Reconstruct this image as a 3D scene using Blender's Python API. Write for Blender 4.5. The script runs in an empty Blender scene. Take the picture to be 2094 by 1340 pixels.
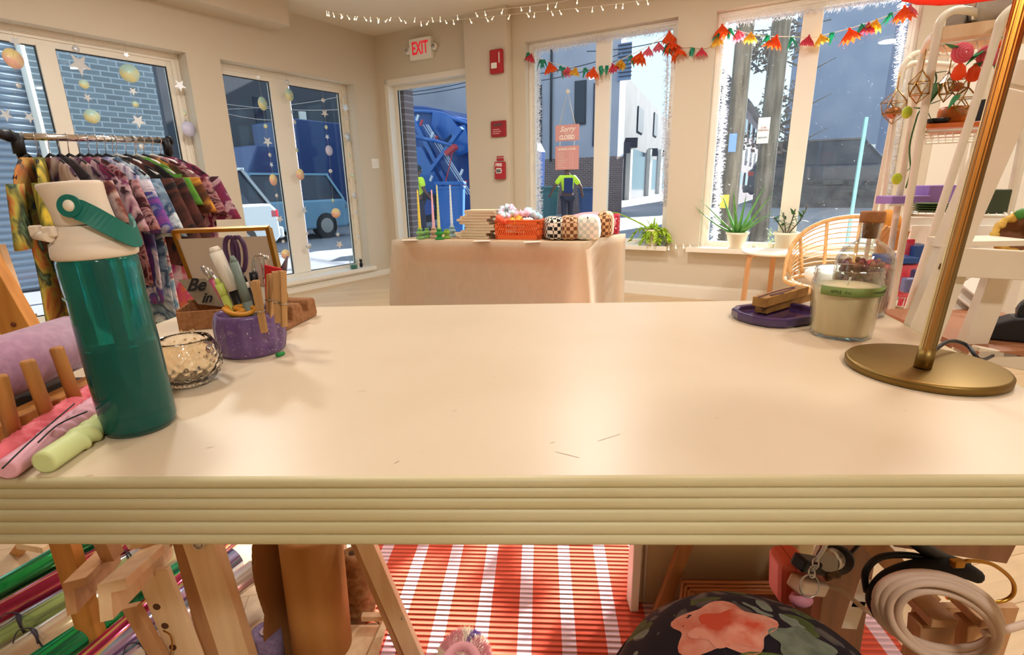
import bpy, bmesh, math, random
from mathutils import Vector, Matrix, Quaternion
random.seed(7)
PI = math.pi
S = bpy.context.scene
COL = S.collection
V = Vector

# ------------------------------------------------------------------ camera model (2094 x 1340)
FPX = 1050.0; CX = 1047.0; CY = 670.0
PITCH = math.radians(15.5); ROLL = math.radians(1.1); HC = 1.12
CAM = V((0, 0, HC))
cF = V((0, math.cos(PITCH), -math.sin(PITCH)))
_U0 = V((0, math.sin(PITCH), math.cos(PITCH)))
cR = V((1, 0, 0)) * math.cos(ROLL) - _U0 * math.sin(ROLL)
cU = _U0 * math.cos(ROLL) + V((1, 0, 0)) * math.sin(ROLL)
def ray(x, y): return cF + cR * ((x - CX) / FPX) - cU * ((y - CY) / FPX)
def wZ(x, y, z):
    d = ray(x, y); return CAM + d * ((z - HC) / d.z)
def wY(x, y, Y):
    d = ray(x, y); return CAM + d * (Y / d.y)
def onP(x, y, P, n):
    d = ray(x, y); return CAM + d * ((P - CAM).dot(n) / d.dot(n))
UP = V((0, 0, 1))

# ------------------------------------------------------------------ mesh builder
class MB:
    def __init__(s): s.v = []; s.f = []; s.s = []; s.m = []; s.cur = 0
    def add(s, vs, fs, smooth=False):
        b = len(s.v); s.v += [V(p) for p in vs]
        for f in fs:
            s.f.append(tuple(i + b for i in f)); s.s.append(smooth); s.m.append(s.cur)
        return s
    def hexa(s, P):                       # 8 points: bottom 4 ccw, top 4 ccw
        return s.add(P, [(3, 2, 1, 0), (4, 5, 6, 7), (0, 1, 5, 4), (1, 2, 6, 5), (2, 3, 7, 6), (3, 0, 4, 7)])
    def box(s, c, d, M=None, R=None):
        x, y, z = [q / 2 for q in d]
        P = [V(p) for p in ((-x, -y, -z), (x, -y, -z), (x, y, -z), (-x, y, -z), (-x, -y, z), (x, -y, z), (x, y, z), (-x, y, z))]
        if R is not None: P = [R @ p for p in P]
        P = [p + V(c) for p in P]
        if M is not None: P = [M @ p for p in P]
        return s.hexa(P)
    def fbox(s, F, u0, u1, o0, o1, z0, z1):
        return s.hexa([F(u0, o0, z0), F(u1, o0, z0), F(u1, o1, z0), F(u0, o1, z0), F(u0, o0, z1), F(u1, o0, z1), F(u1, o1, z1), F(u0, o1, z1)])
    def rbox(s, c, d, r=.004, M=None, R=None, n=3):       # box with rounded vertical edges and small top bevel
        x, y, z = [q / 2 for q in d]; r = min(r, x * .99, y * .99)
        def ring(ins, zz):
            out = []
            for (sx, sy, a0) in ((1, 1, 0), (-1, 1, PI / 2), (-1, -1, PI), (1, -1, 1.5 * PI)):
                for k in range(n + 1):
                    a = a0 + PI / 2 * k / n; rr = max(r - ins, 1e-5)
                    out.append(V((sx * (x - r) + rr * math.cos(a), sy * (y - r) + rr * math.sin(a), zz)))
            return out
        b = min(r * .5, z * .4)
        rings = [ring(b, -z), ring(0, -z + b), ring(0, z - b), ring(b, z)]
        s.loft(rings, M=M, R=R, c=c, smooth=False); return s
    def loft(s, rings, closed=True, caps=True, smooth=True, M=None, R=None, c=None):
        n = len(rings[0]); P = []
        for r in rings:
            for p in r:
                p = V(p)
                if R is not None: p = R @ p
                if c is not None: p = p + V(c)
                if M is not None: p = M @ p
                P.append(p)
        F = []
        for i in range(len(rings) - 1):
            for j in range(n if closed else n - 1):
                k = (j + 1) % n
                F.append((i * n + j, i * n + k, (i + 1) * n + k, (i + 1) * n + j))
        b = len(s.v); s.add(P, F, smooth)
        if caps and closed:
            s.f.append(tuple(b + j for j in reversed(range(n)))); s.s.append(False); s.m.append(s.cur)
            e = b + (len(rings) - 1) * n
            s.f.append(tuple(e + j for j in range(n))); s.s.append(False); s.m.append(s.cur)
        return s
    def tube(s, pts, r, n=8, caps=True, closed=False, smooth=True, flat=None):
        pts = [V(p) for p in pts]; N = len(pts)
        rr = r if isinstance(r, (list, tuple)) else [r] * N
        t = []
        for i in range(N):
            if closed: d = pts[(i + 1) % N] - pts[i - 1]
            else: d = pts[min(i + 1, N - 1)] - pts[max(i - 1, 0)]
            t.append(d.normalized() if d.length > 1e-9 else V((0, 0, 1)))
        a = t[0].orthogonal().normalized()
        if flat is not None:
            a = (V(flat) - t[0] * t[0].dot(V(flat))).normalized()
        rings = []
        for i in range(N):
            a = (a - t[i] * a.dot(t[i]))
            a = a.normalized() if a.length > 1e-6 else t[i].orthogonal().normalized()
            bb = t[i].cross(a)
            rings.append([pts[i] + (a * math.cos(2 * PI * k / n) + bb * math.sin(2 * PI * k / n)) * rr[i] for k in range(n)])
        if closed: rings.append(rings[0])
        return s.loft(rings, caps=caps and not closed, smooth=smooth)
    def bar(s, a, b, w, h, side=None, up=None):           # rectangular bar a->b, w along side, h along third axis
        a = V(a); b = V(b); t = (b - a).normalized()
        sd = V(side) if side is not None else t.cross(UP)
        if sd.length < 1e-6: sd = V((1, 0, 0))
        sd = (sd - t * sd.dot(t)).normalized(); q = t.cross(sd)
        x = sd * w / 2; y = q * h / 2
        return s.hexa([a - x - y, a + x - y, a + x + y, a - x + y, b - x - y, b + x - y, b + x + y, b - x + y])
    def lathe(s, prof, n=32, c=(0, 0, 0), M=None, R=None, caps=False, mod=None, smooth=True):
        rings = []
        for i, (r, z) in enumerate(prof):
            ring = []
            for k in range(n):
                a = 2 * PI * k / n; q = max(r, 1e-5)
                if mod: q *= mod(a, z)
                ring.append(V((q * math.cos(a), q * math.sin(a), z)))
            rings.append(ring)
        return s.loft(rings, caps=caps, smooth=smooth, M=M, R=R, c=c)
    def ball(s, c, r, nu=12, nv=8, M=None, R=None):
        if not isinstance(r, (tuple, list)): r = (r, r, r)
        rings = []
        for i in range(nv + 1):
            ph = -PI / 2 + PI * i / nv
            rr = max(math.cos(ph), 1e-3)
            rings.append([V((r[0] * rr * math.cos(2 * PI * k / nu), r[1] * rr * math.sin(2 * PI * k / nu), r[2] * math.sin(ph))) for k in range(nu)])
        return s.loft(rings, caps=True, smooth=True, M=M, R=R, c=c)
    def prism(s, poly, d, O=(0, 0, 0), X=(1, 0, 0), Y=(0, 1, 0)):   # 2-d polygon in plane (X,Y) at O, extruded by vector d
        O = V(O); X = V(X); Y = V(Y); d = V(d); n = len(poly)
        A = [O + X * p[0] + Y * p[1] for p in poly]; B = [p + d for p in A]
        F = [tuple(reversed(range(n))), tuple(range(n, 2 * n))] + [(i, (i + 1) % n, n + (i + 1) % n, n + i) for i in range(n)]
        return s.add(A + B, F)
    def quad(s, a, b, c, d): return s.add([a, b, c, d], [(0, 1, 2, 3)])

def chainloc(o):
    v = V((0, 0, 0))
    while o is not None: v += o.location; o = o.parent
    return v
def _link(name, mb, mats, parent=None, world=True, solid=0, bev=0, sub=0):
    if not isinstance(mats, (list, tuple)): mats = [mats]
    me = bpy.data.meshes.new(name)
    off = V((0, 0, 0))
    if parent is not None and world: off = chainloc(parent)
    vs = mb.v
    M0 = None
    if parent is None and world and vs:
        lo = V((min(p.x for p in vs), min(p.y for p in vs), min(p.z for p in vs)))
        hi = V((max(p.x for p in vs), max(p.y for p in vs), max(p.z for p in vs)))
        off = V(((lo.x + hi.x) / 2, (lo.y + hi.y) / 2, lo.z))
    me.from_pydata([tuple(p - off) for p in vs], [], mb.f)
    me.polygons.foreach_set('use_smooth', mb.s)
    for m in mats: me.materials.append(m)
    me.polygons.foreach_set('material_index', mb.m)
    bm = bmesh.new(); bm.from_mesh(me)
    bmesh.ops.remove_doubles(bm, verts=bm.verts, dist=1e-6)
    bmesh.ops.recalc_face_normals(bm, faces=bm.faces)
    bm.to_mesh(me); bm.free()
    o = bpy.data.objects.new(name, me); COL.objects.link(o)
    if parent is not None: o.parent = parent
    elif world: o.location = off
    if solid:
        q = o.modifiers.new('thickness', 'SOLIDIFY'); q.thickness = solid; q.offset = 0
    if bev:
        q = o.modifiers.new('bevel', 'BEVEL'); q.width = bev; q.segments = 2; q.limit_method = 'ANGLE'; q.angle_limit = .7
    if sub:
        q = o.modifiers.new('sub', 'SUBSURF'); q.levels = sub; q.render_levels = sub
    return o
def part(name, mb, mat, parent, label=None, **k):
    o = _link(name, mb, mat, parent, **k)
    if label: o['label'] = label
    return o
def tag(o, label, cat, group=None, kind=None):
    o['label'] = label; o['category'] = cat
    if group: o['group'] = group
    if kind: o['kind'] = kind
    return o
def one(name, mb, mat, label, cat, group=None, kind=None, **k):
    return tag(_link(name, mb, mat, **k), label, cat, group, kind)
def thing(name, loc, label, cat, group=None, rz=0):
    o = bpy.data.objects.new(name, None); o.empty_display_size = .05; COL.objects.link(o)
    o.location = V(loc); o.rotation_euler = (0, 0, rz)
    return tag(o, label, cat, group)
def struct(name, mb, mat, parent=None, **k):
    o = _link(name, mb, mat, parent, **k)
    if parent is None: o['kind'] = 'structure'
    return o
def kids(o): return [c for c in bpy.data.objects if c.parent == o]
def dup(o, parent=None, M=None, label=None, group=None):
    ch = kids(o); c = o.copy(); COL.objects.link(c); c.parent = parent
    if M is not None: c.matrix_basis = M
    if label: c['label'] = label
    if group: c['group'] = group
    for k in ch: dup(k, c)
    return c
def text(name, body, size, M, mat, parent=None, ext=.0006, shear=0, world=True, sx=1, align='CENTER', bold=0):
    cu = bpy.data.curves.new(name, 'FONT'); cu.body = body; cu.size = size; cu.extrude = ext
    cu.align_x = align; cu.align_y = 'CENTER'; cu.shear = shear; cu.resolution_u = 3; cu.offset = bold
    t = bpy.data.objects.new('t', cu); COL.objects.link(t)
    bpy.context.view_layer.update()
    me = bpy.data.meshes.new_from_object(t.evaluated_get(bpy.context.evaluated_depsgraph_get()))
    bpy.data.objects.remove(t); me.name = name
    me.transform(M @ Matrix.Diagonal((sx, 1, 1, 1)))
    if parent is not None and world: me.transform(Matrix.Translation(-chainloc(parent)))
    me.materials.clear(); me.materials.append(mat)
    o = bpy.data.objects.new(name, me); COL.objects.link(o); o.parent = parent
    return o
def frameM(O, X, Z):                     # local x=X, local z=Z (normal), y = Z x X
    X = V(X).normalized(); Z = V(Z).normalized(); Y = Z.cross(X)
    return Matrix(((X.x, Y.x, Z.x, O[0]), (X.y, Y.y, Z.y, O[1]), (X.z, Y.z, Z.z, O[2]), (0, 0, 0, 1)))
def axisM(a, b):                         # local z runs from a to b, origin a
    z = (V(b) - V(a)).normalized(); x = z.orthogonal().normalized()
    return frameM(V(a), x, z)
def arc(c, r, a0, a1, n, X, Y):
    c = V(c); X = V(X); Y = V(Y)
    return [c + X * (r * math.cos(a0 + (a1 - a0) * i / n)) + Y * (r * math.sin(a0 + (a1 - a0) * i / n)) for i in range(n + 1)]
def smoothpath(P, n=6):
    P = [V(p) for p in P]; out = []
    for i in range(len(P) - 1):
        p0 = P[max(i - 1, 0)]; p1 = P[i]; p2 = P[i + 1]; p3 = P[min(i + 2, len(P) - 1)]
        for k in range(n):
            t = k / n
            out.append(.5 * ((2 * p1) + (p2 - p0) * t + (2 * p0 - 5 * p1 + 4 * p2 - p3) * t * t + (3 * p1 - p0 - 3 * p2 + p3) * t ** 3))
    out.append(P[-1]); return out

# ------------------------------------------------------------------ materials
def lin(h):
    if isinstance(h, (tuple, list)): return tuple(h) + (1,) if len(h) == 3 else tuple(h)
    h = h.lstrip('#'); c = [int(h[i:i + 2], 16) / 255 for i in (0, 2, 4)]
    return tuple((q / 12.92 if q <= .04045 else ((q + .055) / 1.055) ** 2.4) for q in c) + (1,)
def newmat(name):
    m = bpy.data.materials.new(name); m.use_nodes = True
    return m, m.node_tree.nodes, m.node_tree.links, m.node_tree.nodes['Principled BSDF']
def mat(name, col, rough=.5, metal=0, noise=None, bump=None, trans=0, ior=1.45, emit=None, es=1, spec=.5, alpha=1, sheen=0, coat=0, sss=0):
    m, N, L, b = newmat(name)
    b.inputs['Base Color'].default_value = lin(col); b.inputs['Roughness'].default_value = rough
    b.inputs['Metallic'].default_value = metal; b.inputs['Transmission Weight'].default_value = trans
    b.inputs['IOR'].default_value = ior; b.inputs['Specular IOR Level'].default_value = spec
    b.inputs['Alpha'].default_value = alpha; b.inputs['Coat Weight'].default_value = coat
    if sheen: b.inputs['Sheen Weight'].default_value = sheen
    if sss:
        b.inputs['Subsurface Weight'].default_value = sss; b.inputs['Subsurface Scale'].default_value = .01
    if emit: b.inputs['Emission Color'].default_value = lin(emit); b.inputs['Emission Strength'].default_value = es
    if noise or bump:
        tc = N.new('ShaderNodeTexCoord')
    if noise:                          # (scale, second colour, low, high[, stretch])
        mp = N.new('ShaderNodeMapping'); L.new(tc.outputs['Object'], mp.inputs[0])
        if len(noise) > 4: mp.inputs['Scale'].default_value = noise[4]
        t = N.new('ShaderNodeTexNoise'); t.inputs['Scale'].default_value = noise[0]; t.inputs['Detail'].default_value = 5
        L.new(mp.outputs[0], t.inputs['Vector'])
        r = N.new('ShaderNodeValToRGB'); r.color_ramp.elements[0].position = noise[2]; r.color_ramp.elements[1].position = noise[3]
        r.color_ramp.elements[0].color = lin(col); r.color_ramp.elements[1].color = lin(noise[1])
        L.new(t.outputs['Fac'], r.inputs[0]); L.new(r.outputs[0], b.inputs['Base Color'])
    if bump:
        t2 = N.new('ShaderNodeTexNoise'); t2.inputs['Scale'].default_value = bump[0]; t2.inputs['Detail'].default_value = 3
        L.new(tc.outputs['Object'], t2.inputs['Vector'])
        bp = N.new('ShaderNodeBump'); bp.inputs['Strength'].default_value = bump[1]; bp.inputs['Distance'].default_value = bump[2] if len(bump) > 2 else .002
        L.new(t2.outputs['Fac'], bp.inputs['Height']); L.new(bp.outputs[0], b.inputs['Normal'])
    return m
def tissue(name, col, f=.5, rough=.7):          # thin paper or foil that lets light through
    m = mat(name, col, rough); N = m.node_tree.nodes; L = m.node_tree.links; b = N['Principled BSDF']
    t = N.new('ShaderNodeBsdfTranslucent'); t.inputs[0].default_value = lin(col); x = N.new('ShaderNodeMixShader'); x.inputs[0].default_value = f
    L.new(b.outputs[0], x.inputs[1]); L.new(t.outputs[0], x.inputs[2]); L.new(x.outputs[0], N['Material Output'].inputs[0]); return m
def wood(name, c1, c2, rough=.5, scale=1.0, axis=2):
    sc = [40, 40, 40]; sc[axis] = 2.5
    return mat(name, c1, rough, noise=(scale, c2, .35, .7, tuple(sc)), bump=(60, .1, .001))
def ramp(N, cols, interp='LINEAR'):
    r = N.new('ShaderNodeValToRGB'); cr = r.color_ramp; cr.interpolation = interp
    n = len(cols)
    cr.elements[0].position = 0; cr.elements[0].color = lin(cols[0]); cr.elements[1].position = 1; cr.elements[1].color = lin(cols[-1])
    for i, c in enumerate(cols[1:-1], 1):
        e = cr.elements.new(i / (n - 1) if interp == 'LINEAR' else i / n); e.color = lin(c)
    if interp != 'LINEAR': cr.elements[-1].position = (n - 1) / n
    return r
def dye(name, cols, scale=5, dist=3.0, stretch=(1, 1, 1), rough=.9, contrast=True, offset=0):
    m, N, L, b = newmat(name); tc = N.new('ShaderNodeTexCoord'); mp = N.new('ShaderNodeMapping')
    mp.inputs['Scale'].default_value = stretch; mp.inputs['Location'].default_value = (offset, offset * 1.7, offset * .3)
    L.new(tc.outputs['Object'], mp.inputs[0])
    t = N.new('ShaderNodeTexNoise'); t.inputs['Scale'].default_value = scale; t.inputs['Distortion'].default_value = dist; t.inputs['Detail'].default_value = 4
    L.new(mp.outputs[0], t.inputs['Vector'])
    mr = N.new('ShaderNodeMapRange'); mr.inputs['From Min'].default_value = .3; mr.inputs['From Max'].default_value = .7
    L.new(t.outputs['Fac'], mr.inputs['Value']); r = ramp(N, cols); L.new(mr.outputs[0], r.inputs[0]); L.new(r.outputs[0], b.inputs['Base Color'])
    b.inputs['Roughness'].default_value = rough
    return m
def glassy(name, tint=(1, 1, 1), refl=.25, haze=0.0, hazecol=(.9, .95, 1), rough=0.0):
    # thin clear pane: straight-through transmission, fresnel reflection, optional dusty film
    m = bpy.data.materials.new(name); m.use_nodes = True; N = m.node_tree.nodes; L = m.node_tree.links
    N.clear(); o = N.new('ShaderNodeOutputMaterial'); tr = N.new('ShaderNodeBsdfTransparent'); tr.inputs[0].default_value = tuple(tint) + (1,)
    g = N.new('ShaderNodeBsdfGlossy'); g.inputs['Roughness'].default_value = rough
    lf_ = N.new('ShaderNodeLayerWeight'); lf_.inputs[0].default_value = .5
    lw = N.new('ShaderNodeMath'); lw.operation = 'POWER'; lw.inputs[1].default_value = 2.6 if refl > .5 else 4; L.new(lf_.outputs['Facing'], lw.inputs[0])
    mu = N.new('ShaderNodeMath'); mu.operation = 'MULTIPLY_ADD'; mu.inputs[1].default_value = refl; mu.inputs[2].default_value = .04 if refl > .5 else .012
    L.new(lw.outputs[0], mu.inputs[0])
    mx = N.new('ShaderNodeMixShader'); L.new(mu.outputs[0], mx.inputs[0]); L.new(tr.outputs[0], mx.inputs[1]); L.new(g.outputs[0], mx.inputs[2])
    out = mx
    if haze:
        tc = N.new('ShaderNodeTexCoord'); t = N.new('ShaderNodeTexNoise'); t.inputs['Scale'].default_value = 5; t.inputs['Detail'].default_value = 6
        L.new(tc.outputs['Object'], t.inputs['Vector'])
        vo = N.new('ShaderNodeTexNoise'); vo.inputs['Scale'].default_value = 55; L.new(tc.outputs['Object'], vo.inputs['Vector'])
        lt = N.new('ShaderNodeMapRange'); lt.inputs['From Min'].default_value = .72; lt.inputs['From Max'].default_value = .78; L.new(vo.outputs['Fac'], lt.inputs['Value'])
        mm = N.new('ShaderNodeMath'); mm.operation = 'MULTIPLY'; mm.inputs[1].default_value = haze * 2; L.new(t.outputs['Fac'], mm.inputs[0])
        ad = N.new('ShaderNodeMath'); ad.operation = 'MULTIPLY_ADD'; ad.inputs[1].default_value = .12; L.new(lt.outputs[0], ad.inputs[0]); L.new(mm.outputs[0], ad.inputs[2])
        df = N.new('ShaderNodeBsdfTranslucent'); df.inputs[0].default_value = tuple(hazecol) + (1,)
        m2 = N.new('ShaderNodeMixShader'); L.new(ad.outputs[0], m2.inputs[0]); L.new(mx.outputs[0], m2.inputs[1]); L.new(df.outputs[0], m2.inputs[2]); out = m2
    L.new(out.outputs[0], o.inputs[0]); return m
def brick(name, c1, c2, mortar, scale, bw=.5, rh=.25, ms=.02, F=None, rough=.85):
    m, N, L, b = newmat(name); tc = N.new('ShaderNodeTexCoord'); mp = N.new('ShaderNodeMapping')
    L.new(tc.outputs['UV'], mp.inputs[0]); t = N.new('ShaderNodeTexBrick'); L.new(mp.outputs[0], t.inputs['Vector'])
    t.inputs['Color1'].default_value = lin(c1); t.inputs['Color2'].default_value = lin(c2); t.inputs['Mortar'].default_value = lin(mortar)
    t.inputs['Scale'].default_value = scale; t.inputs['Brick Width'].default_value = bw; t.inputs['Row Height'].default_value = rh; t.inputs['Mortar Size'].default_value = ms
    L.new(t.outputs['Color'], b.inputs['Base Color']); b.inputs['Roughness'].default_value = rough
    bp = N.new('ShaderNodeBump'); bp.inputs['Strength'].default_value = .4; bp.inputs['Distance'].default_value = .01; bp.invert = True
    L.new(t.outputs['Fac'], bp.inputs['Height']); L.new(bp.outputs[0], b.inputs['Normal'])
    return m
def uv_planar(o, X, Y=(0, 0, 1)):        # metre-scaled planar uv along world axes X, Y
    me = o.data; l = me.uv_layers.new(name='uv'); X = V(X).normalized(); Y = V(Y).normalized()
    for lp in me.loops:
        p = me.vertices[lp.vertex_index].co + o.location; l.data[lp.index].uv = (p.dot(X), p.dot(Y))
# ------------------------------------------------------------------ shared materials
m_wall = mat('wall paint', '#D3C7B2', .85, bump=(180, .08, .001))
m_ceil = mat('ceiling paint', '#E9DFCC', .9)
m_trim = mat('white trim paint', '#EFE8DA', .45)
m_white = mat('white paint', '#F0EBE0', .5)
m_black = mat('black plastic', '#15151A', .45)
m_blackrub = mat('black rubber', '#1A1A1C', .7)
m_chrome = mat('chrome', '#D8D8D8', .15, 1)
m_steel = mat('steel', '#B8B6B0', .3, 1)
m_gold = mat('brass', '#B8863A', .28, 1, noise=(30, '#A87830', .3, .8))
m_pine = wood('pine wood', '#D9A868', '#C08A48', .5)
m_oak = wood('pale beech wood', '#F0D4AC', '#E2BE90', .5)
m_orangewood = wood('orange pine', '#DC9C4C', '#C4843A', .5)
m_red = mat('red plastic', '#B02028', .4)
m_glass = glassy('clear thin glass')
m_pane = glassy('window pane', (.93, .97, 1), haze=.003)
m_pane_dusty = glassy('dusty window pane', (.95, .98, 1), haze=.006, hazecol=(.95, .97, 1))

# ------------------------------------------------------------------ room geometry
ub = V((math.sin(math.radians(60.5)), -math.cos(math.radians(60.5)), 0))   # along back wall, to the right and nearer
nb = V((ub.y, -ub.x, 0))                                                     # into the room
Bp = wZ(1380, 607, 0)
Cn = onP(801, 540, Bp, nb); Cn.z = 0
aL = math.radians(33.2)
ul = V((math.sin(aL), math.cos(aL), 0)); nl = V((ul.y, -ul.x, 0))
ZC = onP(763, 74, Cn, nb).z
def FB(u, o, z): return Cn + ub * u - nb * o + UP * z       # o: outwards
def FL(s, o, z): return Cn - ul * s - nl * o + UP * z
def bk(x, y, o=0):
    q = onP(x, y, Cn - nb * o, nb) - Cn; return q.dot(ub), q.z
def lw(x, y, o=0):
    q = onP(x, y, Cn - nl * o, nl) - Cn; return -q.dot(ul), q.z
WT = .26
LEN_L = 9.0; LEN_B = 7.6

def wall(name, F, L0, L1, openings):
    mb = MB(); x = L0
    for (a, b, z0, z1) in sorted(openings):
        mb.fbox(F, x, a, 0, WT, 0, ZC)
        if z0 > 0: mb.fbox(F, a, b, 0, WT, 0, z0)
        mb.fbox(F, a, b, 0, WT, z1, ZC); x = b
    mb.fbox(F, x, L1, 0, WT, 0, ZC)
    return struct(name, mb, m_wall)
# openings measured on the wall planes
L2a = lw(720, 400)[0]; L2a = lw(735, 300)[0]; L2b = lw(462, 200)[0]; LZ = lw(720, 171)[1]; LS = .13
L1a = lw(392, 180)[0]; L1b = 6.2
D0 = bk(795, 290)[0]; D1 = bk(972, 300)[0] + .1; DZ = bk(868, 152)[1]
W3a = bk(1076, 300)[0]; W3b = bk(1374, 250)[0]; WZ1 = bk(1220, 62)[1]; WZ0 = bk(1325, 507)[1] + .02
W4a = bk(1448, 250)[0]; W4b = bk(1872, 120)[0]
W4Z1 = bk(1560, 6)[1]
struct('wall_left', MB(), m_wall) if False else None
wall('wall_left', FL, -WT, LEN_L, [(L2a, L2b, LS, LZ), (L1a, L1b, LS, LZ)])
wall('wall_back', FB, 0, LEN_B, [(D0, D1, 0, DZ), (W3a, W3b, WZ0, WZ1), (W4a, W4b, WZ0, W4Z1)])
PR = FB(LEN_B, 0, 0); PL = FL(LEN_L, 0, 0)
def FR(s, o, z): return PR - ul * s + nl * o + UP * z
mb = MB().fbox(FR, -WT, 9.2, 0, .15, 0, ZC); struct('wall_right', mb, m_wall)
RR = FR(9.2, 0, 0)
def seg(a, b, th):
    t = (b - a).normalized(); n = V((t.y, -t.x, 0)) * th
    return [a, b, b + n, a + n]
q = seg(RR, PL, -.15) if False else None
a, b = PL, RR; t = (b - a).normalized(); n = V((t.y, -t.x, 0)) * .15
mb = MB().hexa([a, b, b + n, a + n] + [p + UP * ZC for p in (a, b, b + n, a + n)]); struct('wall_rear', mb, m_wall)
# floor with planks, ceiling
def plank_mat():
    m, N, L, b = newmat('laminate floor'); tc = N.new('ShaderNodeTexCoord'); mp = N.new('ShaderNodeMapping'); mp.inputs['Rotation'].default_value = (0, 0, -aL + .35)
    L.new(tc.outputs['Object'], mp.inputs[0]); t = N.new('ShaderNodeTexBrick'); L.new(mp.outputs[0], t.inputs['Vector'])
    t.inputs['Scale'].default_value = 1; t.inputs['Brick Width'].default_value = 1.2; t.inputs['Row Height'].default_value = .14; t.inputs['Mortar Size'].default_value = .0015
    t.inputs['Color1'].default_value = lin('#DABD96'); t.inputs['Color2'].default_value = lin('#CFB088'); t.inputs['Mortar'].default_value = lin('#A88358')
    m2 = N.new('ShaderNodeMapping'); m2.inputs['Scale'].default_value = (2, 30, 1); L.new(mp.outputs[0], m2.inputs[0])
    n = N.new('ShaderNodeTexNoise'); n.inputs['Scale'].default_value = 2; n.inputs['Detail'].default_value = 6; n.inputs['Distortion'].default_value = .6; L.new(m2.outputs[0], n.inputs['Vector'])
    mr = N.new('ShaderNodeMapRange'); mr.inputs['To Min'].default_value = .82; mr.inputs['To Max'].default_value = 1.12; L.new(n.outputs['Fac'], mr.inputs['Value'])
    mx = N.new('ShaderNodeMix'); mx.data_type = 'RGBA'; mx.blend_type = 'MULTIPLY'; mx.inputs['Factor'].default_value = 1
    L.new(t.outputs['Color'], mx.inputs['A']); L.new(mr.outputs[0], mx.inputs['B']); L.new(mx.outputs['Result'], b.inputs['Base Color']); b.inputs['Roughness'].default_value = .45
    return m
fl = [PL, RR, PR, Cn.copy()]
mb = MB().prism([(p.x, p.y) for p in fl], (0, 0, -.1)); struct('floor', mb, plank_mat())
mb = MB().prism([(p.x, p.y) for p in fl], (0, 0, .15), O=(0, 0, ZC)); struct('ceiling', mb, m_ceil)
# soffit along the left wall
s0, zs = lw(556, 63); Pq = wZ(593, 53, zs) - Cn; wS = Pq.dot(nl); s0 = -Pq.dot(ul)
mb = MB().fbox(FL, s0, LEN_L, 0, -wS, zs, ZC); struct('ceiling_soffit', mb, m_wall)
# pillar beside the door
po = -.11
pa = bk(949, 100, po)[0]; pb = bk(1037, 150, po)[0]
mb = MB().fbox(FB, pa, pb, 0, po, 0, ZC); struct('wall_pillar', mb, m_wall, bev=.004)
# baseboards
def bboard(name, F, spans, h=.13, th=.018):
    mb = MB()
    for a, b in spans: mb.fbox(F, a, b, 0, -th, 0, h - .02); mb.fbox(F, a, b, 0, -th * .55, h - .02, h)
    return struct(name, mb, m_trim)
bboard('baseboard_left', FL, [(0.02, LEN_L)], h=.07); bboard('baseboard_back', FB, [(pb, LEN_B)])
bboard('baseboard_right', FR, [(0.02, 9.1)])

# ------------------------------------------------------------------ windows (frame, mullion, panes, sill)
def window(name, F, a, b, z0, z1, dep, mull, fw, pane, n_prof=2, head=.0, seal=True, fb=None):
    fb = fb or fw * .9
    mb = MB(); fd = .05
    mb.fbox(F, a, a + fw, dep, dep + fd, z0, z1); mb.fbox(F, b - fw, b, dep, dep + fd, z0, z1)
    mb.fbox(F, a + fw, b - fw, dep, dep + fd, z1 - fw * 1.1, z1); mb.fbox(F, a + fw, b - fw, dep, dep + fd, z0, z0 + fb)
    for k in range(n_prof):                      # stepped stop mouldings
        w = fw * (.62 - .3 * k); d = dep - .012 * (k + 1)
        mb.fbox(F, a, a + w, d, dep, z0, z1); mb.fbox(F, b - w, b, d, dep, z0, z1); mb.fbox(F, a + w, b - w, d, dep, z1 - w, z1)
    for (m0, m1) in mull: mb.fbox(F, m0, m1, dep - .01, dep + fd, z0 + fb, z1 - fw)
    fr = struct(name, mb, m_trim, bev=.003)
    edges = [a + fw] + [q for m in mull for q in m] + [b - fw]
    for i in range(0, len(edges), 2):
        e0, e1 = edges[i], edges[i + 1]
        g = MB().fbox(F, e0, e1, dep + .022, dep + .028, z0 + fb, z1 - fw * 1.1)
        part('glass_pane', g, pane, fr)
        if seal:
            g = MB(); t = .008; zb, zt = z0 + fb, z1 - fw * 1.1
            g.fbox(F, e0, e0 + t, dep + .012, dep + .022, zb, zt); g.fbox(F, e1 - t, e1, dep + .012, dep + .022, zb, zt)
            g.fbox(F, e0, e1, dep + .012, dep + .022, zt - t, zt); g.fbox(F, e0, e1, dep + .012, dep + .022, zb, zb + t)
            part('window_seal', g, m_black, fr)
    return fr
dL = .17
def ls(x, y, o): return lw(x, y, o)[0]
w1 = window('window_1', FL, L1a, L1b, LS, LZ, dL, [(ls(135, 200, dL), ls(98, 200, dL)), (ls(135, 200, dL) + 1.55, ls(135, 200, dL) + 1.65)], .10, m_pane, fb=.05)
w2 = window('window_2', FL, L2a, L2b, LS, LZ, dL, [(ls(604, 300, dL), ls(568, 300, dL))], .085, m_pane, fb=.05)
def bs(x, y, o): return bk(x, y, o)[0]
dB = .10
w3 = window('window_3', FB, W3a, W3b, WZ0, WZ1, dB, [(bs(1215, 300, dB), bs(1244, 300, dB))], .06, m_pane_dusty, seal=False)
w4 = window('window_4', FB, W4a, W4b, WZ0, W4Z1, dB, [(bs(1611, 300, dB), bs(1650, 300, dB))], .065, m_pane_dusty, seal=False)
def sill(name, F, a, b, z, o0, o1, th=.045, apron=.0):
    mb = MB().fbox(F, a, b, o0, o1, z - th, z)
    return struct(name, mb, m_trim, bev=.004)
sill('window_sill_3', FB, W3a - .03, W3b + .04, WZ0 + .012, -.10, dB)
sill('window_sill_4', FB, W4a - .10, W4b + .12, WZ0 + .012, -.10, dB)
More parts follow.
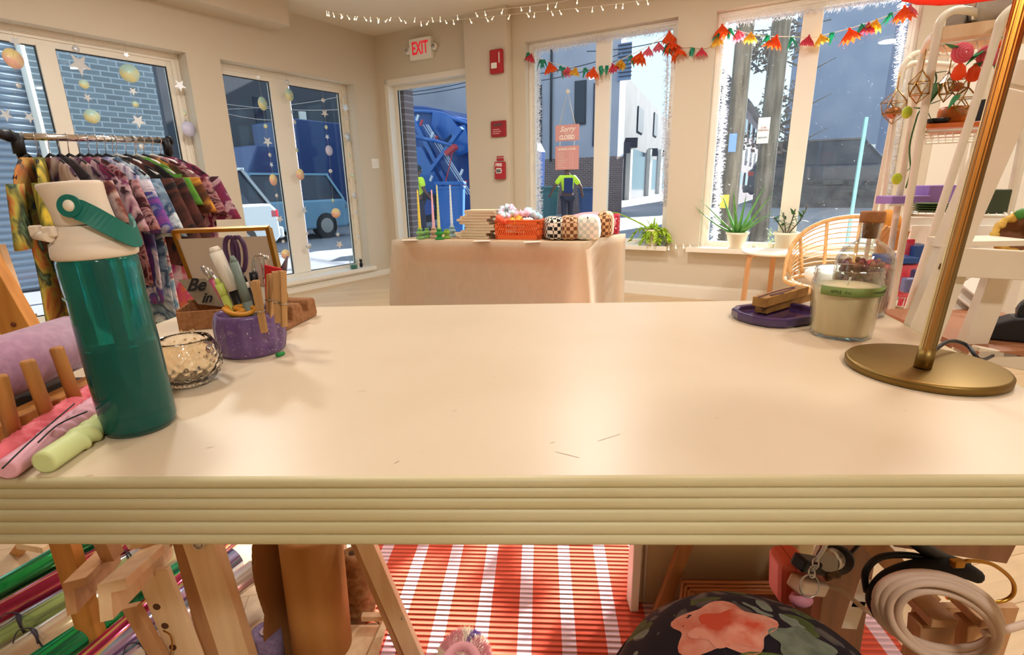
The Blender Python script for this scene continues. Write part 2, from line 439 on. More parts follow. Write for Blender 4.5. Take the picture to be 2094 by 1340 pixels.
# deep ledge below the left windows
mb = MB().fbox(FL, L2a - .06, LEN_L, -.05, dL, LS - .03, LS + .012); mb.fbox(FL, L2a - .06, LEN_L, -.03, 0, LS - .05, LS - .03); struct('window_sill_1', mb, m_trim, bev=.003)
# the sides of the deep window openings are painted drywall (part of the wall blocks)

# ------------------------------------------------------------------ glass shop door (closed) with frame
mb = MB()
dd = .12
mb.fbox(FB, D0, D0 + .05, 0.0, dd + .06, 0, DZ); mb.fbox(FB, D1 - .05, D1, 0.0, dd + .06, 0, DZ); mb.fbox(FB, D0, D1, 0, dd + .06, DZ - .06, DZ)
dr = struct('door_1', mb, m_trim, bev=.003)
mb = MB(); st = .055
JW = bs(826, 290, .12) - D0 - .05
mb.fbox(FB, D0 + .05, D0 + JW, dd, dd + .045, .01, DZ - .06); mb.fbox(FB, D1 - .05 - st, D1 - .05, dd, dd + .045, .01, DZ - .06)
mb.fbox(FB, D0 + JW, D1 - .05 - st, dd, dd + .045, DZ - .105, DZ - .06); mb.fbox(FB, D0 + JW, D1 - .05 - st, dd, dd + .045, .01, .25)
leaf = part('door_leaf', mb, m_white, dr)
part('glass_pane', MB().fbox(FB, D0 + JW, D1 - .05 - st, dd + .018, dd + .026, .25, DZ - .105), m_pane, leaf)
g = MB(); g.fbox(FB, D0 + JW, D0 + JW + .01, dd + .006, dd + .018, .25, DZ - .105); part('door_seal', g, m_black, leaf)
g = MB(); hx = D1 - .05 - st * .5; g.tube([FB(hx, dd, .98), FB(hx, dd - .05, .98), FB(hx, dd - .05, 1.18), FB(hx, dd, 1.18)], .009); part('door_handle', g, m_steel, leaf)
# ------------------------------------------------------------------ outside
GZ = -.12
def B3(x, y, o): return onP(x, y, Cn - nb * o, nb)
def L3(x, y, o): return onP(x, y, Cn - nl * o, nl)
m_pave = mat('sunlit concrete', '#A9A9AC', .9, noise=(1.2, '#98989C', .3, .7), bump=(20, .2, .005))
m_road = mat('street asphalt', '#8A8B90', .9, noise=(.8, '#7C7D84', .3, .7))
# ground: street in front of the back wall and beside the left wall, pavement strips
mb = MB(); mb.box((0, 30, GZ - .06), (160, 120, .1)); struct('street_ground', mb, m_road)
mb = MB().hexa([FB(3, 4, GZ - .3), FB(45, 4, GZ - .3), FB(45, 12, GZ - .3), FB(3, 12, GZ - .3), FB(3, 4, GZ), FB(45, 4, GZ), FB(45, 12, .45), FB(3, 12, .45)]); mb.fbox(FB, 3, 45, 12, 40, GZ - .3, .45); struct('street_slope', mb, m_road)
mb = MB(); mb.fbox(FB, -1.6, 16, WT + .02, 2.0, GZ - .01, GZ + .02); mb.fbox(FL, 0, 14, WT + .02, 1.6, GZ - .01, GZ + .02); struct('pavement_ground', mb, m_pave)
m_stucco = mat('grey stucco', '#B4B3BE', .9, noise=(.7, '#A5A5B2', .35, .65), bump=(30, .2, .01))
m_stucco2 = mat('shaded weathered stucco', '#55575E', .9, noise=(.5, '#484A52', .35, .6), bump=(20, .2, .01))  # grey darkened: shade on the receding building is put into the colour
m_bluewall = mat('blue grey siding', '#8A96AC', .85, noise=(.35, '#78869E', .35, .65))
m_brickred = brick('red brick', '#6F5450', '#7E6460', '#A39A98', 1, .22, .075, .008)
m_brickpaint = brick('painted brick', '#44535E', '#52636F', '#73838E', 1, .22, .075, .009)
m_brickdark = brick('dark brick', '#5A4A52', '#6A5860', '#9a9298', 1, .22, .075, .008)
m_darkglass = mat('dark window glass', '#2A3040', .12)
m_darkframe = mat('dark frame', '#3A3C48', .5)
m_wire = mat('power cable', '#33343C', .7)
m_bark = mat('pole wood', '#7C7468', .95, noise=(3, '#4F493F', .35, .65, (6, 6, .6)), bump=(25, .6, .02))

def slab(mb, x0, y0, x1, y1, o, th=.3):      # wall-parallel block whose front face spans two photo corners at offset o
    a = B3(x0, y1, o); b = B3(x1, y0, o)
    ua, ubb = (a - Cn).dot(ub), (b - Cn).dot(ub)
    mb.fbox(FB, min(ua, ubb), max(ua, ubb), o, o + th, min(a.z, b.z), max(a.z, b.z))
    return mb
# building 1: pale stucco block across the street
o1 = 16.0
b1 = thing('street_building', B3(1040, 440, o1), 'pale lilac stucco building with brown brick base and tall dark windows across the street', 'building')
uL = (B3(815, 300, o1) - Cn).dot(ub); uR = (B3(1263, 300, o1) - Cn).dot(ub)
zb = B3(1200, 322, o1).z
w = part('stucco_wall', MB().fbox(FB, uL, uR, o1, o1 + .8, zb, 9), m_stucco, b1)
k = part('brick_base', MB().fbox(FB, uL, uR, o1 - .06, o1 + .8, GZ, zb), m_brickred, b1); uv_planar(k, ub)
for (x0, y0, x1, y1) in ((1174, 163, 1199, 256), (1211, 170, 1216, 300), (1100, 172, 1107, 300)):
    g = part('window', slab(MB(), x0, y0, x1, y1, o1 - .05, .04), m_darkframe, b1)
    part('pane', slab(MB(), x0 + 2, y0 + 4, x1 - 2, y1 - 4, o1 - .07, .02), m_darkglass, g)
g = MB(); g.tube([B3(1128, 60, o1 - .1), B3(1126, 330, o1 - .1)], .05); part('downpipe', g, m_wire, b1)
g = MB(); slab(g, 1262, 85, 1293, 165, o1 - .1, .1)
lv = part('metal_louver', g, mat('blue metal', '#7F93B5', .5), b1)
g = MB()
for i in range(9): slab(g, 1264, 90 + i * 8, 1292, 92 + i * 8, o1 - .16, .05)
part('slat', g, m_darkframe, lv)
# building 2 recedes along the street
P1 = wZ(1250, 414, GZ); P2 = wZ(1372, 391, GZ)
t = (P2 - P1).normalized(); nn = V((t.y, -t.x, 0))
def F2(u, o, z): return P1 + t * u - nn * o + UP * z
def b2(x, y): q = onP(x, y, P1, nn) - P1; return q.dot(t), q.z
LB = (P2 - P1).length * .9
b2r = thing('street_building', P1, 'weathered grey building with garage openings receding down the sunny street', 'building')
zt0 = b2(1292, 158)[1]
pts = []
part('stucco_wall', MB().fbox(F2, b2(1262, 300)[0], LB, 0, 9, 0, zt0 * .97), m_stucco2, b2r)
for (x0, y0, x1, y1) in ((1302, 226, 1315, 268), (1335, 236, 1344, 276), (1257, 225, 1264, 272)):
    a, za = b2(x0, y1); b, zb2 = b2(x1, y0)
    g = part('window', MB().fbox(F2, a, b, -.10, .05, za, zb2), m_darkframe, b2r)
for (x0, y0, x1, y1) in ((1286, 308, 1320, 402), (1327, 326, 1343, 397), (1350, 326, 1363, 393)):
    a, _ = b2(x0, y1); b, _ = b2(x1, y0); z2 = b2((x0 + x1) / 2, y0)[1]
    part('garage_opening', MB().fbox(F2, a, b, -.10, .05, .0, z2), m_darkglass, b2r)
for x in (1281, 1323, 1346):
    a, _ = b2(x - 2, 350); b, _ = b2(x + 2, 350); z2 = b2(x, 305)[1]
    part('pier', MB().fbox(F2, a, b, -.35, .05, .0, z2), m_white, b2r)
for (x, y) in ((1281, 293), (1265, 303), (1327, 312), (1349, 314)):
    u, z = b2(x, y); g = MB().box(F2(u, -.3, z), (.9, .6, .7)); part('wall_lamp', g, m_darkframe, b2r)
# building 3: big blue grey wall seen through the right window
o3 = 17.0
b3 = thing('street_building', B3(1720, 400, o3), 'huge blank blue grey wall of a building filling the right window', 'building')
ua = (B3(1612, 200, o3) - Cn).dot(ub); uc = (B3(1800, 250, o3) - Cn).dot(ub); ud = (B3(1838, 200, o3) - Cn).dot(ub)
part('siding_wall', MB().fbox(FB, ua, uc, o3, o3 + 8, GZ, 12.5), m_bluewall, b3)
part('corner_strip', MB().fbox(FB, uc, ud, o3 + .4, o3 + 8, GZ, 12.5), mat('slate siding', '#74839E', .85), b3)
for (x, y) in ((1590, 305), (1785, 300)):
    slab_ = slab(MB(), x - 6, y - 5, x + 6, y + 5, o3 - .1, .06); part('notice', slab_, m_white, b3)
# row houses far down the street
P1r = wZ(1500, 420, GZ); P2r = wZ(1552, 400, GZ); tr = (P2r - P1r).normalized(); nr = V((tr.y, -tr.x, 0))
def F4(u, o, z): return P1r + tr * u - nr * o + UP * z
L4 = (P2r - P1r).length
hz = onP(1516, 200, P1r, nr).z
rh = thing('row_house', P1r, 'dark brick row houses with pitched roof far behind the wooden utility poles', 'house')
for i in range(3):
    a = L4 * i / 3; b = L4 * (i + 1) / 3 - .1
    k = part('brick_front', MB().fbox(F4, a, b, 0, 3, 0, hz * (1 - .02 * i)), m_brickdark, rh); uv_planar(k, tr)
    part('roof', MB().hexa([F4(a, -.4, hz), F4(b, -.4, hz), F4(b, 3.2, hz), F4(a, 3.2, hz), F4(a + .2, 1.3, hz + 2), F4(b - .2, 1.3, hz + 2), F4(b - .2, 1.7, hz + 2), F4(a + .2, 1.7, hz + 2)]), m_darkframe, rh)
    for j in range(3):
        for q in range(2):
            u = a + (b - a) * (.25 + .5 * q); z = hz * (.2 + .27 * j)
            part('window', MB().fbox(F4, u - (b - a) * .1, u + (b - a) * .1, -.1, .02, z, z + hz * .14), m_white if j == 1 else m_darkglass, rh)
# utility poles
def pole(xt, yt, xb, yb, Y, r, label, signs):
    b = wY(xb, yb, Y); b.z = GZ; top = V((b.x, b.y, 6.0))
    th = thing('utility_pole', b, label, 'utility pole')
    part('post', MB().tube([b, b + UP * 2, b + UP * 4.2, top], [r * 1.08, r, r * .95, r * .9], n=16), m_bark, th)
    for (n, x, y, wd, hh, m_, *tx) in signs:
        p = wY(x, y, Y - r - .03); X = V((ub.x, ub.y, 0)); q = MB()
        q.hexa([p - X * wd / 2 - UP * hh / 2, p + X * wd / 2 - UP * hh / 2, p + X * wd / 2 - UP * hh / 2 - nb * .012, p - X * wd / 2 - UP * hh / 2 - nb * .012, p - X * wd / 2 + UP * hh / 2, p + X * wd / 2 + UP * hh / 2, p + X * wd / 2 + UP * hh / 2 - nb * .012, p - X * wd / 2 + UP * hh / 2 - nb * .012])
        sg = part(n, q, m_, th)
        for (body, dz, sz, cm) in tx:
            text('lettering', body, sz, frameM(p + UP * dz + nb * .004, X, nb), cm, sg, ext=.001)
    return th
m_sblue = mat('blue sign', '#6E9CD8', .4); m_syel = mat('yellow sign', '#E0C040', .4)
pole(1492, 80, 1486, 470, 7.0, .105, 'thick wooden utility pole with a small blue sign at the left of the right window', [('sign', 1498, 292, .09, .22, m_sblue), ('sign', 1481, 412, .11, .17, m_syel)])
pole(1578, 90, 1552, 470, 8.2, .13, 'wooden utility pole carrying a white parking notice with red print', [
    ('sign', 1561, 267, .16, .36, m_white, ('2 HR\nPARKING', .02, .035, m_red), ('8AM-6PM', -.10, .03, m_darkframe)),])
# overhead cables
def cable(a, b, sag, r=.012, group='overhead cables above the street', label=None):
    P = [a.lerp(b, i / 12) - UP * (4 * sag * (i / 12) * (1 - i / 12)) for i in range(13)]
    return one('power_cable', MB().tube(P, r, n=5), m_wire, label, 'cable', group)
cs = [((818, 188), (965, 160), 9), ((818, 194), (970, 168), 9), ((1095, 165), (1225, 128), 9), ((1095, 150), (1230, 115), 9.4), ((1240, 100), (1380, 70), 9), ((1490, 55), (1660, 45), 7.6)]
lb = ['upper dark cable crossing the sky behind the glass door', 'lower dark cable crossing behind the glass door', 'lower thick cable behind the closed sign window', 'upper cable behind the closed sign window', 'dark cable crossing the blue sky in the middle window', 'blue lit cable across the top of the right window']
for (p, q, o), l in zip(cs, lb): cable(B3(p[0] - 40, p[1] + 5, o), B3(q[0] + 40, q[1] - 5, o), .1, label=l)
for i, (p, q) in enumerate((((460, 205), (690, 222)), ((460, 225), (690, 190)), ((460, 215), (560, 245)))):
    cable(L3(p[0] - 60, p[1], 5), L3(q[0] + 40, q[1], 5), .1, .015, 'overhead cables beyond the left windows', ['black cable in the left window, running nearly level', 'black cable in the left window, rising to the right', 'black cable in the left window, falling to the right'][i])
# street lamp arm
a = B3(1505, 420, 11); a.z = GZ; tp = B3(1512, 133, 11)
P = smoothpath([a, V((a.x, a.y, tp.z - .6)), tp, B3(1530, 128, 11), B3(1545, 135, 11), B3(1552, 147, 11)], 5)
one('street_lamp', MB().tube(P, .035, n=6), m_darkframe, 'thin curved street lamp arm against the blue sky', 'street lamp')
# tree with brown leaves
def leafball(mb, c, rad, n, sz, rnd):
    for _ in range(n):
        d = V((rnd.gauss(0, 1), rnd.gauss(0, 1), rnd.gauss(0, 1))).normalized() * rad * rnd.uniform(.3, 1) ** .6
        p = V(c) + V((d.x, d.y, d.z)); a = V((rnd.uniform(-1, 1), rnd.uniform(-1, 1), rnd.uniform(-1, .3))).normalized() * sz * rnd.uniform(.6, 1.3); b = a.orthogonal().normalized() * sz * .35
        mb.add([p, p + a * .5 + b, p + a, p + a * .5 - b], [(0, 1, 2, 3)])
rnd = random.Random(3)
tb = B3(1600, 420, 12); tb.z = GZ
tree = thing('street_tree', tb, 'thin street tree with hanging brown leaves behind the parking notice pole', 'tree')
top = B3(1612, 80, 12)
tk = MB().tube([tb, V((tb.x, tb.y, 2.0)), V((tb.x, tb.y, top.z)) + ub * .2], [.12, .09, .04])
for i in range(9):
    z = 2 + i * .3; aa = i * 2.1; tk.tube([V((tb.x, tb.y, z)), V((tb.x + math.cos(aa) * 1, tb.y + math.sin(aa) * 1, z + .5))], [.03, .008], n=5)
part('trunk', tk, m_bark, tree)
lf = MB()
for (x, y, r_, n_) in ((1600, 215, .7, 260), (1598, 265, .6, 200), (1560, 110, .45, 150), (1540, 90, .4, 100), (1600, 95, .6, 180), (1622, 60, .5, 110), (1530, 290, .35, 60)): leafball(lf, B3(x, y, 12), r_, n_, .17, rnd)
lo_ = part('foliage', lf, mat('brown dry leaves', '#8A7068', .8, noise=(2, '#6E6A60', .4, .6)), tree)
# teal sign post and hydrant-side post
a = B3(1741, 440, 2.0); a.z = GZ
tp = B3(1766, 240, 2.0)
one('sign_post', MB().bar(a, V((a.x, a.y, tp.z)), .035, .02), mat('teal metal', '#7FBFC4', .4, .3), 'slim teal metal post on the pavement outside the right window', 'post')

# ------------------------------------------------------------------ vehicles
m_tyre = mat('tyre', '#18181B', .8)
m_tail = mat('tail light red', '#C8202A', .25)
def car(label, pos, head, L, W, H, col, suv=True, colname='car paint'):
    """local x = towards the front"""
    h = V((head.x, head.y, 0)).normalized(); rz = math.atan2(h.y, h.x)
    c = thing('parked_car', pos, label, 'car', rz=rz)
    pm = mat(colname, col, .35, .1, coat=.25)
    x0 = -L / 2; x1 = L / 2; bz = .25; belt = H * .6
    if suv:
        body = [(x0, bz + .1), (x0 + .12, bz), (x1 - .1, bz), (x1, bz + .15), (x1 - .05, belt * .82), (x1 - L * .22, belt), (x0 + .15, belt + .02), (x0 + .02, belt - .1)]
        cab = [(x1 - L * .24, belt), (x1 - L * .38, H - .02), (x0 + L * .12, H), (x0 + .13, belt)]
    else:
        body = [(x0, bz + .1), (x0 + .12, bz), (x1 - .1, bz), (x1, bz + .15), (x1 - .05, belt * .75), (x1 - L * .25, belt), (x0 + L * .13, belt + .02), (x0 + .02, belt - .06)]
        cab = [(x1 - L * .27, belt), (x1 - L * .42, H - .02), (x0 + L * .28, H), (x0 + L * .12, belt)]
    mb = MB(); mb.prism(body, (0, W, 0), O=(0, -W / 2, 0), X=(1, 0, 0), Y=(0, 0, 1)); bo = part('body', mb, pm, c, world=False, bev=.05)
    mb = MB(); wi = W / 2 - .08; wt = W / 2 - .2
    n = len(cab); lo = [V((p[0], (-wi if p[1] <= belt + .03 else -wt), p[1])) for p in cab]; hi = [V((p.x, -p.y, p.z)) for p in lo]
    mb.add(lo + hi, [(0, 1, 2, 3), (7, 6, 5, 4), (0, 4, 5, 1), (1, 5, 6, 2), (2, 6, 7, 3), (3, 7, 4, 0)])
    part('cabin_glass', mb, m_darkglass, c, world=False, bev=.03)
    mb = MB()
    mb.box(((cab[1][0] + cab[2][0]) / 2, 0, H), (cab[1][0] - cab[2][0] + .1, wt * 2 + .06, .05))
    for q in (0, 1, 2, 3):
        for sy in (-1, 1):
            pass
    for sy in (-1, 1):
        mb.bar((cab[0][0], sy * wi, belt), (cab[1][0], sy * wt, H), .07, .05); mb.bar((cab[3][0], sy * wi, belt), (cab[2][0], sy * wt, H), .12, .05)
        mx_ = (cab[0][0] + cab[3][0]) / 2; mb.bar((mx_, sy * (wi + .01), belt), (mx_, sy * (wt + .01), H), .07, .03)
    part('roof', mb, pm, c, world=False)
    for sx in (-.31, .31):
        for sy in (-1, 1):
            mb = MB().tube([(sx * L, sy * (W / 2 - .2), .32), (sx * L, sy * (W / 2 + .01), .32)], .32, n=20)
            wh = part('wheel', mb, m_tyre, c, world=False)
            part('hubcap', MB().tube([(sx * L, sy * (W / 2), .32), (sx * L, sy * (W / 2 + .02), .32)], .19, n=14), m_steel, wh, world=False)
    for sy in (-1, 1):
        part('tail_light', MB().rbox((x0 + .1, sy * (W / 2 - .2), belt - .18), (.2, .4, .16), .04), m_tail, c, world=False)
    mb = MB().rbox((x0 - .04, 0, .42), (.14, W - .1, .22), .05); part('rear_bumper', mb, pm, c, world=False)
    mb = MB().box((x0 - .02, 0, belt - .12), (.04, .5, .13)); part('number_plate', mb, m_white, c, world=False)
    return c
hd = -ul
p = L3(505, 485, 5.2); p.z = GZ
car('silver SUV with red tail light parked outside the left window', p - ul * 2.0, hd, 4.4, 1.8, 1.62, '#A9B2B8')
p = L3(640, 470, 7.2); p.z = GZ
car('light blue hatchback parked beyond the silver SUV', p - ul * 1.5, hd, 4.2, 1.75, 1.6, '#6C94AC')
p = B3(1700, 400, 13.5); p.z = .45
car('dark blue SUV parked in the shade of the blue grey building', p, ub, 4.6, 1.85, 1.75, '#1C3048')
rr3 = random.Random(9); mb = MB()
for i in range(150):
    u_ = (B3(1640, 390, 11) - Cn).dot(ub) + rr3.uniform(-.6, 2.6); zz_ = .12 + rr3.uniform(.35, .95); mb.box(FB(u_, 11.2 + rr3.uniform(0, .3), zz_), (rr3.uniform(.2, .6), rr3.uniform(.2, .4), rr3.uniform(.05, .16)), R=Matrix.Rotation(rr3.uniform(-.3, .3) - .52, 3, 'Z'))
mb.fbox(FB, (B3(1640, 390, 11) - Cn).dot(ub) - .7, (B3(1640, 390, 11) - Cn).dot(ub) + 2.7, 11.1, 11.6, .1, .95)
one('rubble_wall', mb, mat('dark rubble stone', '#3A3A40', .9, noise=(3, '#5A5854', .4, .6)), 'low dark rubble wall in front of the dark blue SUV', 'wall')
# blue box truck behind the cars on the left
p = L3(715, 400, 10.5); p.z = GZ
bt = thing('box_truck', p, 'blue box truck parked behind the light blue hatchback', 'truck', rz=math.atan2(hd.y, hd.x))
m_tblue = mat('truck blue', '#2A4070', .4); 
part('cargo_box', MB().rbox((0, 0, 2.0), (5.5, 2.3, 2.6), .05), m_tblue, bt, world=False)
part('chassis', MB().box((.5, 0, .55), (6.6, 1.8, .2)), m_black, bt, world=False)
part('cab', MB().prism([(2.8, .5), (4.6, .5), (4.6, 1.4), (4.0, 2.5), (2.8, 2.5)], (0, 2.1, 0), O=(0, -1.05, 0), X=(1, 0, 0), Y=(0, 0, 1)), m_tblue, bt, world=False, bev=.05)
for sx in (-1.8, 3.6):
    for sy in (-1, 1): part('wheel', MB().tube([(sx, sy * .8, .42), (sx, sy * 1.1, .42)], .45, n=18), m_tyre, bt, world=False)
# refuse truck seen through the glass door
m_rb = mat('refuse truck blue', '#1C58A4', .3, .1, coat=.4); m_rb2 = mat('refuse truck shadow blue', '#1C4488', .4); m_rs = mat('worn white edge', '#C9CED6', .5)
ot = 6.4
pc = B3(905, 450, ot + 1); pc.z = GZ
gt = thing('refuse_truck', pc, 'bright blue refuse truck rear hopper standing outside the glass door', 'truck')
def P2d(lst, o): return [((B3(x, y, o) - Cn).dot(ub), B3(x, y, o).z) for x, y in lst]
def fprism(lst, o, th):
    return MB().prism(P2d(lst, o), -nb * th, O=Cn - nb * o, X=ub, Y=UP)
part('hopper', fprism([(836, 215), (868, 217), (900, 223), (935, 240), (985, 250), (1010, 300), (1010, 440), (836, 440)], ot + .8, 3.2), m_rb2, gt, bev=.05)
part('hopper_rim', MB().tube(smoothpath([B3(836, 228, ot + .7), B3(870, 228, ot + .7), B3(905, 233, ot + .7), B3(935, 246, ot + .7), B3(990, 262, ot + .7)], 4), .05), m_rb, gt)
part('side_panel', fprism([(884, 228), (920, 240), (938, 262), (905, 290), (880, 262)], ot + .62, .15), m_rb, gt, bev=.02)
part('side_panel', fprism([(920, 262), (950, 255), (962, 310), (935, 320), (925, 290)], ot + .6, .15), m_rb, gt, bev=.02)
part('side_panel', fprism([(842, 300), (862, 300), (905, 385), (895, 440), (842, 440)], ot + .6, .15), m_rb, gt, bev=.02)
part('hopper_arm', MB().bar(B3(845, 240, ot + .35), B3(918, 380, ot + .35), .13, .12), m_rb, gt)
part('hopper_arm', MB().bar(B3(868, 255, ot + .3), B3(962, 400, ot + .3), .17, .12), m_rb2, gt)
for i, dx in enumerate((-2, 3, 7)):
    part('chafed_rail', MB().bar(B3(868 + dx, 255, ot + .22), B3(958 + dx, 398, ot + .22), .018, .02), m_rs, gt)
part('hydraulic_cylinder', MB().tube([B3(850, 281, ot), B3(890, 288, ot), B3(930, 300, ot)], [.06, .05, .035], n=12), m_rb, gt)
part('cross_member', MB().bar(B3(880, 350, ot + .15), B3(945, 262, ot + .15), .12, .1), m_rb, gt)
part('red_box', MB().bar(B3(913, 315, ot - .05), B3(932, 299, ot - .05), .16, .12), m_red, gt)
for (x, y, m_) in ((853, 241, m_rs), (861, 251, m_red), (883, 276, m_rs), (891, 284, m_red), (881, 365, m_rs), (943, 352, m_rs), (951, 375, m_red), (912, 312, m_rs)):
    pp = B3(x, y, ot + .1); part('decal', MB().bar(pp - UP * .07 - ub * .03, pp + UP * .07 + ub * .05, .07, .02, side=ub), m_, gt)
part('hydraulic_hose', MB().tube(smoothpath([B3(925, 310, ot - .05), B3(918, 345, ot - .1), B3(912, 372, ot - .1), B3(925, 380, ot)], 4), .015, n=6), m_red, gt)
part('wheel', MB().tube([B3(873, 424, ot + .1), B3(873, 424, ot + .5)], .42, n=24), m_tyre, gt)
part('hubcap', MB().tube([B3(873, 424, ot + .05), B3(873, 424, ot + .12)], .22, n=16), m_rb2, gt)
# wheelie bins
def bin_(label, px, py, Y, col, h=1.05):
    p = wY(px, py, Y); p.z = GZ
    t = thing('wheelie_bin', p, label, 'bin'); m_ = mat('bin plastic', col, .45)
    b = MB(); b.loft([[V((sx * w_ / 2, sy * w_ / 2, z)) for sx, sy in ((-1, -1), (1, -1), (1, 1), (-1, 1))] for w_, z in ((.44, .08), (.56, h * .9), (.6, h * .92), (.6, h * .96))], smooth=False)
    part('bin_body', b, m_, t, world=False, bev=.02)
    part('lid', MB().rbox((0, 0, h), (.62, .64, .07), .05), m_, t, world=False)
    for s in (-1, 1): part('wheel', MB().tube([(s * .2, .25, .1), (s * .27, .25, .1)], .1, n=14), m_tyre, t, world=False)
    return t
bin_('teal green wheelie bin held by the worker in yellow, at his left', 1121, 440, 16.0, '#1F5A66', 1.15)
bin_('navy blue wheelie bin with a pale stripe, at the right of the worker in yellow', 1203, 440, 16.0, '#1E3F73', 1.1)
bin_('rounded blue cart standing behind the taper candles outside the door', 925, 440, 11.4, '#2460A8', 1.3)

# ------------------------------------------------------------------ people
m_skin = mat('skin', '#6B4636', .6); m_hivis = mat('high visibility yellow', '#D8F02A', .6); m_navy = mat('navy cloth', '#1E2F5C', .85); m_dark = mat('dark trousers', '#33303E', .9); m_boot = mat('boots', '#2A2622', .8)
def skinmesh(name, verts, edges, radii, m_, parent, root=0, sub=1):
    me = bpy.data.meshes.new(name); bm = bmesh.new(); lay = bm.verts.layers.skin.verify()
    vv = []
    for i, (p, r) in enumerate(zip(verts, radii)):
        v = bm.verts.new(p); r = r if isinstance(r, tuple) else (r, r); v[lay].radius = r; v[lay].use_root = (i == root); vv.append(v)
    for a, b in edges: bm.edges.new((vv[a], vv[b]))
    bm.to_mesh(me); bm.free(); me.materials.append(m_)
    o = bpy.data.objects.new(name, me); COL.objects.link(o); o.parent = parent
    s = o.modifiers.new('skin', 'SKIN'); s.use_smooth_shade = True
    q = o.modifiers.new('sub', 'SUBSURF'); q.levels = sub; q.render_levels = sub
    return o
def person(label, pos, rz, hands, lean=0.0, stride=.12, hair=m_black, vest=m_hivis, panel=m_navy):
    """hands: local coordinates (x right, y forward, z up) of right and left hand"""
    t = thing('person', pos, label, 'person', rz=rz)
    ch = V((0, lean, 1.38)); nk = V((0, lean * 1.1, 1.5)); hdv = V((0, lean * 1.2 + .02, 1.62))
    vs = [V((0, 0, .95)), V((0, lean * .5, 1.15)), ch, nk, hdv, V((0, lean * 1.2 + .02, 1.70))]; rd = [(.155, .11), (.14, .10), (.17, .11), .055, (.085, .1), (.07, .085)]
    ed = [(0, 1), (1, 2), (2, 3), (3, 4), (4, 5)]
    for s, hnd in ((1, hands[0]), (-1, hands[1])):
        sh = ch + V((s * .19, 0, .03)); hnd = V(hnd); el = (sh + hnd) / 2 + V((s * .07, -.08, -.04)); b = len(vs)
        vs += [sh, el, hnd, hnd + (hnd - el).normalized() * .08]; rd += [.06, .045, .03, .035]; ed += [(2, b), (b, b + 1), (b + 1, b + 2), (b + 2, b + 3)]
        fwd = (hnd - el).normalized(); sd = fwd.cross(UP).normalized(); hb = hnd + fwd * .08
        for k in range(4):
            b2_ = len(vs); st_ = hb + sd * (.024 * (k - 1.5)); vs += [st_ + fwd * .03, st_ + fwd * .06 - UP * .02]; rd += [.010, .008]; ed += [(b + 3, b2_), (b2_, b2_ + 1)]
        b2_ = len(vs); vs += [hnd + fwd * .05 - sd * s * .045]; rd += [.011]; ed += [(b + 2, b2_)]
    for s in (1, -1):
        b = len(vs); f = s * stride; vs += [V((s * .1, 0, .88)), V((s * .11, f * .5 + .03, .5)), V((s * .115, f, .09)), V((s * .12, f + .13, .045))]; rd += [.1, .065, .045, .04]; ed += [(0, b), (b, b + 1), (b + 1, b + 2), (b + 2, b + 3)]
    skinmesh('body', vs, ed, rd, m_skin, t)
    # clothing
    v2 = [V((0, 0, .93)), V((0, lean * .5, 1.15)), ch, ch + V((0, 0, .09))]; r2 = [(.18, .135), (.17, .13), (.195, .135), (.12, .1)]; e2 = [(0, 1), (1, 2), (2, 3)]
    for s, hnd in ((1, hands[0]), (-1, hands[1])):
        sh = ch + V((s * .2, 0, .03)); hnd = V(hnd); el = (sh + hnd) / 2 + V((s * .07, -.08, -.04)); b = len(v2); v2 += [sh, sh.lerp(el, .75)]; r2 += [.085, .075]; e2 += [(2, b), (b, b + 1)]
    skinmesh('safety_jacket', v2, e2, r2, vest, t)
    v3 = [V((0, 0, .93))]; r3 = [(.165, .125)]; e3 = []
    for s in (1, -1):
        b = len(v3); f = s * stride; v3 += [V((s * .1, 0, .85)), V((s * .11, f * .5 + .03, .5)), V((s * .115, f, .1))]; r3 += [.115, .085, .07]; e3 += [(0, b), (b, b + 1), (b + 1, b + 2)]
        bo = MB(); bo.ball((s * .118, f + .05, .05), (.055, .14, .055)); part('boot', bo, m_boot, t, world=False)
    skinmesh('trousers', v3, e3, r3, m_dark, t)
    pn = MB().rbox((0, lean * .7 - .14, 1.2), (.26, .03, .42), .03); part('back_panel', pn, panel, t, world=False)
    hr = MB().ball((0, lean * 1.2 + .005, 1.68), (.1, .115, .105)); part('hair', hr, hair, t, world=False)
    for s in (-1, 1): part('ear', MB().ball((s * .095, lean * 1.2 + .02, 1.62), (.015, .02, .03), 8, 6), m_skin, t, world=False)
    part('nose', MB().ball((0, lean * 1.2 + .125, 1.61), (.015, .02, .025), 8, 6), m_skin, t, world=False)
    for s in (-1, 1): part('eye', MB().ball((s * .035, lean * 1.2 + .11, 1.645), (.014, .01, .01), 8, 6), m_white, t, world=False)
    part('mouth', MB().box((0, lean * 1.2 + .115, 1.565), (.05, .01, .012)), mat('lips', '#8A5048', .5), t, world=False)
    return t
p = wY(1160, 440, 15.2); p.z = GZ
person('person in a yellow and navy safety shirt and dark trousers, arms spread between two bins', p, .1, ((.45, .1, .98), (-.45, .12, 1.0)), 0.03, .16)
p = B3(855, 440, 5.2); p.z = GZ
person('person in a bright yellow safety jacket and dark trousers beside the blue refuse truck', p, -.9, ((.2, .25, 1.0), (-.25, .2, .85)), .04, .08, panel=m_hivis)

